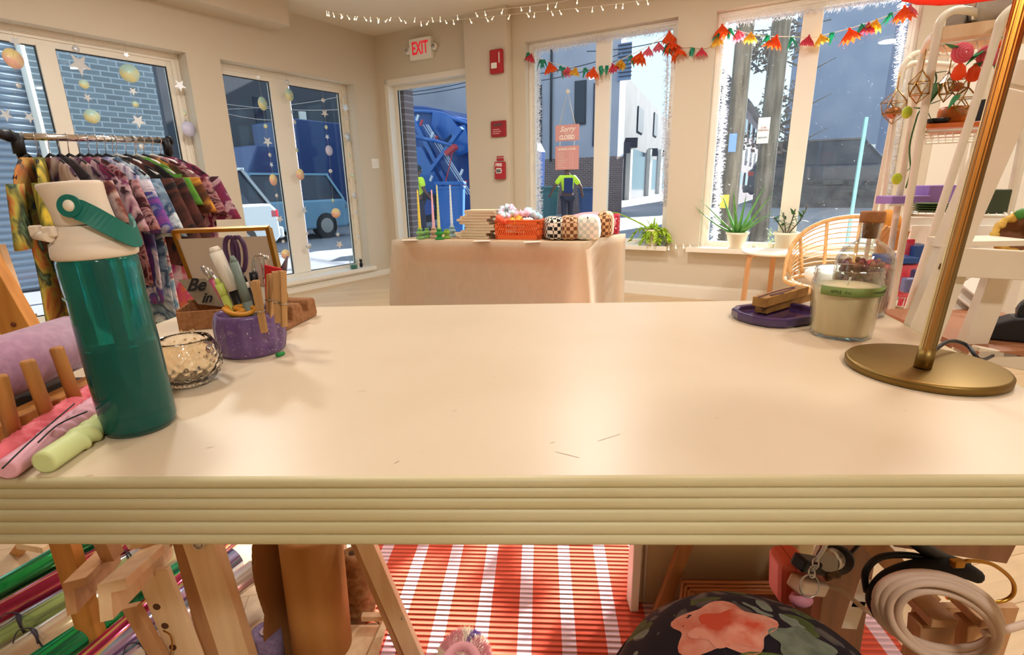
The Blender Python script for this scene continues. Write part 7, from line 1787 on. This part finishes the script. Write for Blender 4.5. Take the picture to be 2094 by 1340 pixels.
vbar(eb, 'side_board', 312, 1165, 385, 1350, .86, 66, .012, m_oak, ext=.2)
for (x, y) in ((320, 1242), (337, 1281), (353, 1325)): 
    p = wY(x, y, .853); part('peg_hole', MB().tube([p, p + V((0, .004, 0))], .0075, n=16), mat('dark hole', '#5A3A24', .8) if 'dark hole' not in bpy.data.materials else bpy.data.materials['dark hole'], eb)
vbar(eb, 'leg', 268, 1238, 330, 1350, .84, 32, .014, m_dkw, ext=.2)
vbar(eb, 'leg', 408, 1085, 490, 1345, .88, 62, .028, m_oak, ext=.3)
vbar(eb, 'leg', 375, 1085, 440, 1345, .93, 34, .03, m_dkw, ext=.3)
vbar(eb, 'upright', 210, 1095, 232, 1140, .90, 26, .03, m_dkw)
rb_ = MB().bar(wY(262, 1108, .86), wY(330, 1100, .90), .03, .022); part('top_block', rb_, m_oak, eb, bev=.002)
part('bolt_ring', MB().tube([wY(405, 1112, .86) + V((.011 * math.cos(a), 0, .013 * math.sin(a))) for a in [2 * PI * i / 20 for i in range(20)]], .0016, n=6, closed=True), m_chrome, eb)
part('bolt', MB().lathe([(0, 0), (.009, 0), (.008, .004), (0, .005)], 16, M=frameM(wY(405, 1112, .862), (1, 0, 0), (0, -1, 0))), m_steel, eb)
part('wire_loop', MB().tube(smoothpath([wY(334, 1290, .84), wY(348, 1300, .83), wY(352, 1325, .83), wY(344, 1350, .84)], 5), .0016, n=6), m_gold, eb)

# ------------------------------------------------------------------ kraft paper roll, twine, spool, trestle
m_kraft = mat('kraft paper', '#BC8648', .75, noise=(2, '#B07A3C', .4, .6, (8, 8, .6)))
def rollobj(name, label, cat, x0, y0, x1, y1, Y, r, m_, grp=None, zb=0.004):
    a = wY(x0, y0, Y); b = wY(x1, y1, Y); b = a + (b - a) * ((zb - a.z) / (b.z - a.z)); t_ = thing(name, b, label, cat, grp); d = (a - b); L_ = d.length
    o = part('roll_body', MB().lathe([(r * .35, 0), (r, 0), (r, L_), (r * .35, L_), (r * .35, 0)], 48), m_, t_, world=False); o.matrix_basis = Matrix.Translation((0, 0, 0)) @ axisM(V((0, 0, 0)), d)
    return t_, a, b
kr, a, b = rollobj('kraft_roll', 'big brown kraft paper roll with a torn loose sheet standing under the table', 'paper roll', 634, 1085, 663, 1345, 1.0, .068, m_kraft)
ax_ = (a - b).normalized(); xx = V((1, 0, 0)); xx = (xx - ax_ * xx.dot(ax_)).normalized(); yy = ax_.cross(xx); rings = []
NS = 40
for j in range(NS + 1):
    s = j / NS; c = b.lerp(a, s); ext = 1 + .40 * abs(math.sin(s * 5.5 + .4)) + .025 * (j % 2)
    rings.append([c + xx * (-.072 - .030 * ext * (k / 8) ** 1.0) * 1 + yy * (.035 - .085 * (k / 8)) for k in range(9)])
part('torn_sheet', MB().loft(rings, closed=False, caps=False), mat('kraft paper inner', '#8E5C2C', .8), kr, solid=.001)
m_jute = mat('jute rope', '#A8835A', .95, noise=(60, '#8A6640', .4, .6), bump=(90, .6, .003))
a = wY(720, 1132, 1.12); b = wY(748, 1340, 1.12); bb_ = a + (b - a) * ((.02 - a.z) / (b.z - a.z))
tw = thing('twine_cone', bb_, 'tall cone of brown jute rope between the kraft roll and pale trestle leg', 'rope'); d = a - bb_; L_ = d.length
prof = [(.008, L_), (.017, L_ + .002)]
for i in range(70):
    s = 1 - i / 70; prof.append((.027 + .012 * (1 - s) + .0018 * (i % 2) + .006 * (math.sin(i * .35) > .6), L_ * s))
mb = MB().lathe([(.008, L_ * .9)] + prof + [(0, 0)], 30, mod=lambda a_, z: 1 + .035 * math.sin(a_ * 2 + z * 160)); o = part('rope_winding', mb, m_jute, tw, world=False); o.matrix_basis = axisM(V((0, 0, 0)), d)
part('paper_core', MB().tube([a - d.normalized() * .06, a + d.normalized() * .001], .0095, n=16), mat('dark core', '#4A3020', .9), tw)
for i in range(3): 
    c = wY(752 + i * 4, 1288 + i * 9, 1.08); part('loose_loop', MB().tube([c + V((.034 * math.cos(q), .012 * math.sin(q), .020 * math.sin(q + .5))) for q in [2 * PI * k / 20 for k in range(20)]], .0042, n=7, closed=True), m_jute, tw)
sp1, a, b = rollobj('lavender_spool', 'lavender yarn spool with pale core beside the kraft roll', 'spool', 543, 1292, 560, 1400, .98, .034, mat('lavender yarn', '#8E7C9C', .95, noise=(120, '#7C6A8C', .4, .6), bump=(200, .5, .002)))
sp2, a2, b2_ = rollobj('lavender_spool', 'second lavender spool mostly hidden behind the first one', 'spool', 582, 1298, 596, 1400, 1.06, .030, bpy.data.materials['lavender yarn'])
part('paper_core', MB().lathe([(.012, 0), (.0125, .003), (.009, .003), (.009, -.02), (0, -.02)], 20, M=axisM(a, a + (a - b))), mat('pale core', '#C8B0B4', .8), sp1)
trs = thing('trestle_stand', V((-.35, 1.1, 0)), 'pale wooden trestle stand with a low tray beside the kraft roll', 'stand')
vbar(trs, 'leg', 570, 1085, 572, 1265, 1.16, 20, .03, m_oak, ext=.35); vbar(trs, 'leg', 555, 1085, 556, 1265, 1.19, 18, .03, m_dkw, ext=.35)
vbar(trs, 'leg', 738, 1085, 850, 1345, .98, 34, .02, m_oak, ext=.15); vbar(trs, 'leg', 722, 1085, 832, 1345, 1.0, 24, .02, m_dkw, ext=.15)
vbar(trs, 'tray_rail', 740, 1262, 796, 1262, 1.06, 12, .016, m_oak); vbar(trs, 'tray_rail', 792, 1262, 752, 1350, 1.05, 14, .016, m_oak, Yb=.92)
a = wY(742, 1275, 1.06); b = wY(790, 1275, 1.06); part('tray_board', MB().hexa([p + UP * q for q in (-.012, -.004) for p in (a + V((-.06, -.2, 0)), b + V((0, -.2, 0)), b, a + V((-.06, 0, 0)))]), m_oak, trs)
part('screw', MB().ball(wY(823, 1266, .965), .003, 8, 6), m_steel, trs)

# ------------------------------------------------------------------ beige back panel under the right half of the table
m_pan = mat('beige painted board', '#CDB48C', .6)
xl = wY(1300, 1210, 1.16).x
pn = part('back_panel', MB().box(((xl + .79) / 2, 1.165, .383), (.79 - xl, .018, .756)), m_pan, table)
part('edge_strip', MB().box((xl - .010 - table.location.x, 1.15 - table.location.y, .383), (.022, .05, .756)), m_trim, pn, bev=.003, world=False)
for dx in (.006, .020): part('bead', MB().tube([(xl + dx, 1.152 - table.location.y, .02), (xl + dx, 1.152 - table.location.y, .755)], .004, n=8), m_trim, pn, world=False)
wd = thing('wooden_brace', V((.35, 1.05, 0)), 'slanting brown wooden brace leaning on the beige panel', 'brace'); vbar(wd, 'strip', 1410, 1090, 1320, 1330, 1.10, 26, .018, wood('brown strip wood', '#A87440', '#8E5E30', .55), ext=.12)
gf = thing('picture_frame', V((.5, 1.0, 0)), 'gold brown ribbed picture frame behind the floral stool', 'picture frame'); m_gf = wood('gold brown moulding', '#B0703A', '#8A5226', .35, axis=0)
TLg, TRg, BLg = wY(1396, 1190, 1.06), wY(1680, 1193, 1.06), wY(1382, 1330, 1.06)
dn_ = (BLg - TLg); dr2 = (TRg - TLg); 
for i in range(5):
    q = i * .0075; u = dn_.normalized(); r2v = dr2.normalized(); z_ = V((0, -.004 * (2 - abs(i - 2)), 0))
    part('moulding_rib', MB().tube([TLg + u * q + r2v * q + z_, TRg + u * q + z_], .0042, n=8), m_gf, gf); part('moulding_rib', MB().tube([TLg + u * q + r2v * q + z_, BLg + r2v * q + u * .25 + z_], .0042, n=8), m_gf, gf)
part('backing', MB().hexa([p + V((0, y, 0)) for y in (.004, .009) for p in (TLg, TRg, TRg + dn_.normalized() * .45, TLg + dn_.normalized() * .45)]), mat('dark brown board', '#5A3018', .7), gf)

# ------------------------------------------------------------------ floral stool
def floral():
    m, N, L, b = newmat('dark floral fabric'); tc = N.new('ShaderNodeTexCoord')
    nz = N.new('ShaderNodeTexNoise'); nz.inputs['Scale'].default_value = 9; nz.inputs['Detail'].default_value = 3; L.new(tc.outputs['Object'], nz.inputs['Vector'])
    mxv = N.new('ShaderNodeMix'); mxv.data_type = 'RGBA'; mxv.blend_type = 'LINEAR_LIGHT'; mxv.inputs['Factor'].default_value = .09; L.new(tc.outputs['Object'], mxv.inputs['A']); L.new(nz.outputs['Color'], mxv.inputs['B'])
    base = lin('#1A1220'); prev = None
    def layer(prev, scale, thr, colA, colB, seed):
        mp = N.new('ShaderNodeMapping'); mp.inputs['Location'].default_value = (seed, seed * .7, seed * .3); L.new(mxv.outputs['Result'], mp.inputs[0])
        vo = N.new('ShaderNodeTexVoronoi'); vo.inputs['Scale'].default_value = scale; L.new(mp.outputs[0], vo.inputs['Vector'])
        lt = N.new('ShaderNodeMath'); lt.operation = 'LESS_THAN'; lt.inputs[1].default_value = thr; L.new(vo.outputs['Distance'], lt.inputs[0])
        sc = N.new('ShaderNodeSeparateColor'); L.new(vo.outputs['Color'], sc.inputs[0]); g = N.new('ShaderNodeMath'); g.operation = 'GREATER_THAN'; g.inputs[1].default_value = .42; L.new(sc.outputs[0], g.inputs[0])
        ml = N.new('ShaderNodeMath'); ml.operation = 'MULTIPLY'; L.new(lt.outputs[0], ml.inputs[0]); L.new(g.outputs[0], ml.inputs[1])
        cc_ = N.new('ShaderNodeMix'); cc_.data_type = 'RGBA'; cc_.inputs['A'].default_value = lin(colA); cc_.inputs['B'].default_value = lin(colB)
        mr = N.new('ShaderNodeMapRange'); mr.inputs['From Max'].default_value = thr; L.new(vo.outputs['Distance'], mr.inputs['Value']); L.new(mr.outputs[0], cc_.inputs['Factor'])
        mx = N.new('ShaderNodeMix'); mx.data_type = 'RGBA'; L.new(ml.outputs[0], mx.inputs['Factor'])
        if prev is None: mx.inputs['A'].default_value = base
        else: L.new(prev, mx.inputs['A'])
        L.new(cc_.outputs['Result'], mx.inputs['B']); return mx.outputs['Result']
    p = layer(None, 16, .42, '#3C4A24', '#5A6A34', 1.0); p = layer(p, 26, .38, '#7A7468', '#4E4A4C', 2.3); p = layer(p, 20, .36, '#6E8070', '#8A9688', 5.1)
    L.new(p, b.inputs['Base Color']); b.inputs['Roughness'].default_value = .9
    w = N.new('ShaderNodeTexWave'); w.inputs['Scale'].default_value = 90; L.new(tc.outputs['Object'], w.inputs['Vector']); bp = N.new('ShaderNodeBump'); bp.inputs['Strength'].default_value = .25; bp.inputs['Distance'].default_value = .002; L.new(w.outputs['Fac'], bp.inputs['Height']); L.new(bp.outputs[0], b.inputs['Normal'])
    return m
YS = .50
tp0 = wY(1570, 1222, YS); stl = thing('floral_stool', V((tp0.x, tp0.y - .02, 0)), 'round padded stool in dark floral fabric with a big coral rose, at the bottom right', 'stool')
R0 = .185; zt_ = tp0.z - .060
cush = [(0, zt_ + .002), (.05, zt_ + .001), (.10, zt_ - .016), (.14, zt_ - .042), (.170, zt_ - .076), (R0, zt_ - .115), (R0 + .003, zt_ - .14), (R0, zt_ - .165), (.16, zt_ - .18), (0, zt_ - .18)]
pf = []
for i in range(len(cush) - 1):
    for q in range(4): t_ = q / 4; pf.append((cush[i][0] * (1 - t_) + cush[i + 1][0] * t_, cush[i][1] * (1 - t_) + cush[i + 1][1] * t_))
pf.append(cush[-1])
part('cushion', MB().lathe(pf[::-1], 64), floral(), stl, world=False)
part('piping', MB().tube([V(((R0 + .002) * math.cos(a), (R0 + .002) * math.sin(a), zt_ - .122)) for a in [2 * PI * i / 60 for i in range(60)]], .0035, n=7, closed=True), mat('dark piping', '#241C26', .6), stl, world=False)
def surfz(r):
    for i in range(len(cush) - 1):
        if cush[i][0] <= r <= cush[i + 1][0]:
            t = (r - cush[i][0]) / (cush[i + 1][0] - cush[i][0]); return cush[i][1] * (1 - t) + cush[i + 1][1] * t
    return zt_ - .15
def petal_patch(cx_, cy_, rad, n, seed, z_off=.0014):
    mb = MB(); r_ = random.Random(seed); NN = n * 10; ringv = []
    for q in (0, .33, .66, 1):
        ring = []
        for k in range(NN):
            a = 2 * PI * k / NN; rr_ = rad * q * (1 + .16 * math.cos(a * n) + .05 * math.sin(a * 3 + seed)) + 1e-4; x = cx_ + rr_ * math.cos(a) * 1.35; y = cy_ + rr_ * math.sin(a); ring.append(V((x, y, surfz(math.hypot(x, y)) + z_off)))
        ringv.append(ring)
    mb.loft(ringv, caps=False); return mb
m_rose = mat('coral rose print', '#D8583C', .9, noise=(22, '#F0A890', .42, .6, (1, 1, 1))); m_peach = mat('peach petal print', '#E8A890', .9, noise=(30, '#D86A50', .4, .7)); m_prleaf = mat('olive leaf print', '#5C6A34', .9); m_prgrey = mat('grey green blossom print', '#7E8A78', .9, noise=(40, '#5E6A5C', .4, .6))
for (cx_, cy_, rd, n, m_, nm) in ((-.040, .042, .044, 5, m_peach, 'rose_print'), (-.034, .036, .031, 6, m_rose, 'rose_print'), (-.015, -.02, .022, 2, m_prleaf, 'leaf_print'), (.045, .01, .026, 5, m_prgrey, 'blossom_print'), (.085, -.02, .024, 6, m_prgrey, 'blossom_print'), (.06, -.055, .020, 5, m_prgrey, 'blossom_print'), (-.125, .0, .020, 2, m_prleaf, 'leaf_print'), (-.10, -.05, .02, 5, mat('plum blossom print', '#6A4A60', .9), 'blossom_print')):
    part(nm, petal_patch(cx_, cy_, rd, n, n + cx_ * 50, .0012 + .0006 * (m_ is m_rose)), m_, stl, world=False)
for a in (.8, 2.4, 3.9, 5.5): part('leg', MB().tube([V((.12 * math.cos(a), .12 * math.sin(a), zt_ - .175)), V((.16 * math.cos(a), .16 * math.sin(a), 0))], .014, n=12), m_dkw, stl, world=False)

# ------------------------------------------------------------------ sockets, keys, cable holder hanging under the right of the table
YP = .64
mboard = wood('brown hardwood', '#8A5C3C', '#744A2E', .45)
bk_ = thing('cable_bracket', V((.62, .75, .7)), 'brown wooden cable holder with pegs fixed beneath the table', 'cable holder')
vbar(bk_, 'board', 1740, 1085, 1700, 1360, .80, 120, .02, mboard, side=V((1, .25, 0)))
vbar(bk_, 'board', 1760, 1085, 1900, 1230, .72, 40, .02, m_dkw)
vbar(bk_, 'board', 1830, 1085, 2060, 1120, .70, 60, .02, mboard)
for x in (1905, 2000):
    a = wY(x, 1262, .60); b = wY(x - 8, 1350, .60); part('peg', MB().bar(a, b + (b - a) * .5, .026, .05), m_dkw, bk_, bev=.002)
    a = wY(x - 28, 1248, .60); b = wY(x + 24, 1248, .60); part('peg', MB().bar(a, b, .014, .05, side=UP), m_dkw, bk_, bev=.002)
part('board', MB().bar(wY(1860, 1290, .66), wY(2060, 1290, .66), .10, .012, side=UP), m_dkw, bk_)
pw = thing('socket_cube', wY(1616, 1175, YP), 'coral pink rounded power socket block hanging under the table edge', 'socket block'); c = wY(1612, 1176, YP + .015)
m_coral = mat('coral plastic', '#E8705C', .4)
part('housing', MB().rbox((0, 0, 0), (.044, .052, .078), .014, R=Matrix.Rotation(-.1, 3, 'Y'), M=Matrix.Translation(c)), m_coral, pw, bev=.003)
part('seam', MB().box((0, 0, 0), (.0012, .0525, .0785), R=Matrix.Rotation(-.1, 3, 'Y'), M=Matrix.Translation(c - V((.003, 0, 0)))), mat('coral seam', '#A84838', .5), pw)
pb2 = thing('black_plug', wY(1650, 1155, YP), 'black power plug in the coral socket block', 'plug'); part('plug_body', MB().bar(wY(1632, 1150, YP - .02), wY(1690, 1160, YP), .024, .020), m_black, pb2, bev=.004); part('cord', MB().tube(smoothpath([wY(1688, 1160, YP + .01), wY(1720, 1150, YP + .03), wY(1760, 1110, YP + .05)], 5), .003, n=8), m_black, pb2)
m_crp = mat('cream plastic', '#CDAE90', .5)
pc2 = thing('cream_plug', wY(1650, 1196, YP - .02), 'cream power plug with a long cord below the black plug', 'plug'); part('plug_body', MB().bar(wY(1626, 1194, YP - .03), wY(1678, 1200, YP - .01), .026, .020), m_crp, pc2, bev=.004)
part('cord', MB().tube(smoothpath([wY(1676, 1200, YP), wY(1715, 1205, YP), wY(1780, 1255, YP - .01), wY(1840, 1290, YP - .02), wY(1900, 1330, YP - .02)], 6), .0034, n=8), m_crp, pc2)
part('rubber_knob', MB().ball(wY(1638, 1226, YP - .03), (.017, .012, .011), 14, 8), mat('dusty pink rubber', '#C88090', .6), pw)
ky = thing('key_ring', wY(1655, 1198, .56), 'silver key ring on a chain clip hanging in front of the socket plugs', 'key ring')
cR_ = wY(1655, 1199, .56); part('ring', MB().tube([cR_ + V((.0125 * math.cos(a), .004 * math.sin(a), .0145 * math.sin(a))) for a in [2 * PI * i / 30 for i in range(30)]], .0011, n=7, closed=True), m_steel, ky)
for i in range(3):
    c = wY(1660 + i * 4, 1172 - i * 10, .56); part('chain_link', MB().tube([c + V((.004 * math.cos(a), .002 * math.sin(a) * (-1) ** i, .006 * math.sin(a))) for a in [2 * PI * q / 14 for q in range(14)]], .0011, n=6, closed=True), m_steel, ky)
part('clip', MB().tube(smoothpath([wY(1668, 1150, .56), wY(1676, 1138, .56), wY(1690, 1118, .56), wY(1694, 1095, .56), wY(1684, 1120, .565), wY(1668, 1145, .565)], 4), .0014, n=6), m_steel, ky)
kn = bk_; 
part('knob_cap', MB().lathe([(0, 0), (.026, 0), (.027, .006), (.024, .010), (0, .011)], 28, M=frameM(wY(1706, 1142, .68), (0, 0, 1), (-.3, -1, 0))), m_black, kn)
part('collar', MB().tube([wY(1704, 1143, .665), wY(1692, 1150, .62)], [.016, .013], n=20), m_steel, kn)
part('brass_tube', MB().tube([wY(1686, 1176, .63), wY(1712, 1172, .63)], .009, n=16), mat('dull bronze', '#7A6248', .4, .7), kn)
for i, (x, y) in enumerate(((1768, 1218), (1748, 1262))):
    c = wY(x, y, .70); part('painted_sun_patch', MB().bar(wY(x + 7, y - 32, .70), wY(x - 12, y + 24, .70), .026, .001, side=V((1, 0, .15))), m_white, bk_)  # added white plates stand in for two patches of sunlight
# coils
m_cord = mat('beige cord', '#D8BCA8', .6)
cl_ = thing('cord_coil', wY(1925, 1260, .54), 'thick beige cord coiled in several loops round the wooden pegs', 'cable')
def ell(cx_, cy_, rx_, ry_, rot, Y, n=44, dz=0):
    P = []
    for i in range(n):
        a = 2 * PI * i / n; x = rx_ * math.cos(a); y = ry_ * math.sin(a); P.append(wY(cx_ + x * math.cos(rot) - y * math.sin(rot), cy_ + x * math.sin(rot) + y * math.cos(rot), Y + .012 * math.sin(a)))
    return P
for i, (cx_, cy_, rx_, ry_, rot, Y) in enumerate(((1918, 1250, 130, 72, .28, .545), (1924, 1262, 124, 72, .34, .54), (1930, 1273, 118, 74, .38, .535), (1936, 1280, 106, 64, .42, .54), (1922, 1266, 126, 78, .48, .55), (1914, 1258, 126, 66, .2, .56))):
    part('loop', MB().tube(ell(cx_, cy_, rx_, ry_, rot, Y), .0052, n=9, closed=True), m_cord, cl_)
part('tail', MB().tube(smoothpath([wY(2010, 1295, .54), wY(2050, 1290, .54), wY(2110, 1272, .55)], 4), .0048, n=8), m_cord, cl_)
bs2 = thing('black_strap', wY(1900, 1170, .6), 'wide black strap and cable looped behind the beige cord', 'strap')
part('strap_band', MB().tube(smoothpath([wY(1772, 1210, .60), wY(1770, 1170, .60), wY(1800, 1140, .60), wY(1860, 1136, .60), wY(1930, 1150, .60), wY(1990, 1165, .6)], 6), [.0045] * 31, n=8), m_black, bs2)
part('strap_band', MB().tube(smoothpath([wY(1800, 1260, .585), wY(1792, 1225, .585), wY(1820, 1190, .59), wY(1880, 1168, .59), wY(1950, 1160, .59), wY(2000, 1180, .59)], 6), [.009 + .007 * math.sin(PI * i / 30) for i in range(31)], n=10), mat('black cloth strap', '#16161A', .8), bs2)
part('strap_band', MB().tube(smoothpath([wY(1860, 1100, .60), wY(1920, 1140, .60), wY(1975, 1160, .6)], 5), .010, n=8), m_black, bs2)
gh = thing('gold_hoop', wY(2040, 1190, .56), 'thin gold hoop handle curving at the right below the table edge', 'handle')
part('hoop', MB().tube(smoothpath([wY(1955, 1153, .56), wY(1985, 1147, .56), wY(2030, 1155, .56), wY(2068, 1185, .56), wY(2072, 1215, .56), wY(2045, 1231, .56), wY(1990, 1232, .56), wY(1935, 1222, .565)], 6), .0026, n=8), m_gold, gh)
part('hoop_joint', MB().rbox(wY(1957, 1152, .56), (.016, .01, .01), .003), m_gold, gh)
# ------------------------------------------------------------------ camera, light, world
cam = bpy.data.cameras.new('Camera'); cam.sensor_fit = 'HORIZONTAL'; cam.sensor_width = 36; cam.lens = FPX / 2094 * 36; cam.clip_start = .02; cam.clip_end = 500
co = bpy.data.objects.new('Camera', cam); COL.objects.link(co)
co.matrix_world = Matrix(((cR.x, cU.x, -cF.x, CAM.x), (cR.y, cU.y, -cF.y, CAM.y), (cR.z, cU.z, -cF.z, CAM.z), (0, 0, 0, 1)))
S.camera = co
SAZ = math.radians(41); SEL = math.radians(27.5)
sd = V((math.sin(SAZ) * math.cos(SEL), math.cos(SAZ) * math.cos(SEL), math.sin(SEL)))   # towards the sun
sun = bpy.data.lights.new('sun', 'SUN'); sun.energy = 24; sun.angle = math.radians(.6); sun.color = (1, .95, .87)
so = bpy.data.objects.new('sun', sun); COL.objects.link(so); so.rotation_euler = sd.to_track_quat('Z', 'Y').to_euler()
def alight(name, loc, size, e, col, target=None, shape='DISK'):
    l = bpy.data.lights.new(name, 'AREA'); l.energy = e; l.size = size; l.color = col; l.shape = shape
    o = bpy.data.objects.new(name, l); COL.objects.link(o); o.location = loc
    d = (V(target) - V(loc)) if target else V((0, 0, -1)); o.rotation_euler = (-d).to_track_quat('Z', 'Y').to_euler()
    return o
WARM = (1, .98, .93)
m_diff = mat('lamp diffuser', '#FFF3DC', .6, emit='#FFE3B8', es=3)
for i, (x, y, e) in enumerate(((-1.2, 1.2, 16), (1.6, 1.4, 18), (-1.9, 3.4, 34), (.6, 3.5, 40), (2.6, 2.6, 28), (.7, -1.3, 40))):
    t_ = thing('ceiling_light', (x, y, ZC), 'round flush ceiling light above the shop floor', 'ceiling light', 'flush ceiling lights')
    part('housing', MB().lathe([(0, 0), (.19, 0), (.2, -.03), (.17, -.045), (0, -.045)], 24), m_white, t_, world=False)
    part('diffuser', MB().lathe([(0, -.046), (.165, -.046), (.15, -.06), (0, -.066)], 24), m_diff, t_, world=False)
    alight('ceiling_lamp', (x, y, ZC - .09), .3, e, WARM)
w = bpy.data.worlds.new('World'); S.world = w; w.use_nodes = True
N = w.node_tree.nodes; L = w.node_tree.links; bg = N['Background']
tc = N.new('ShaderNodeTexCoord'); sp = N.new('ShaderNodeSeparateXYZ'); L.new(tc.outputs['Generated'], sp.inputs[0])
cr = N.new('ShaderNodeValToRGB'); cr.color_ramp.elements[0].position = 0; cr.color_ramp.elements[0].color = (.62, .88, .95, 1); cr.color_ramp.elements[1].position = .6; cr.color_ramp.elements[1].color = (.60, .74, .88, 1)
L.new(sp.outputs['Z'], cr.inputs[0]); L.new(cr.outputs[0], bg.inputs[0]); bg.inputs[1].default_value = 1.6
S.view_settings.view_transform = 'Standard'; S.view_settings.look = 'None'; S.view_settings.exposure = 0.0; S.view_settings.gamma = 1; S.view_settings.use_curve_mapping = False
S.cycles.max_bounces = 10; S.cycles.transparent_max_bounces = 24; S.cycles.transmission_bounces = 8; S.cycles.diffuse_bounces = 4
S.cycles.caustics_reflective = False; S.cycles.caustics_refractive = False; S.cycles.sample_clamp_indirect = 6
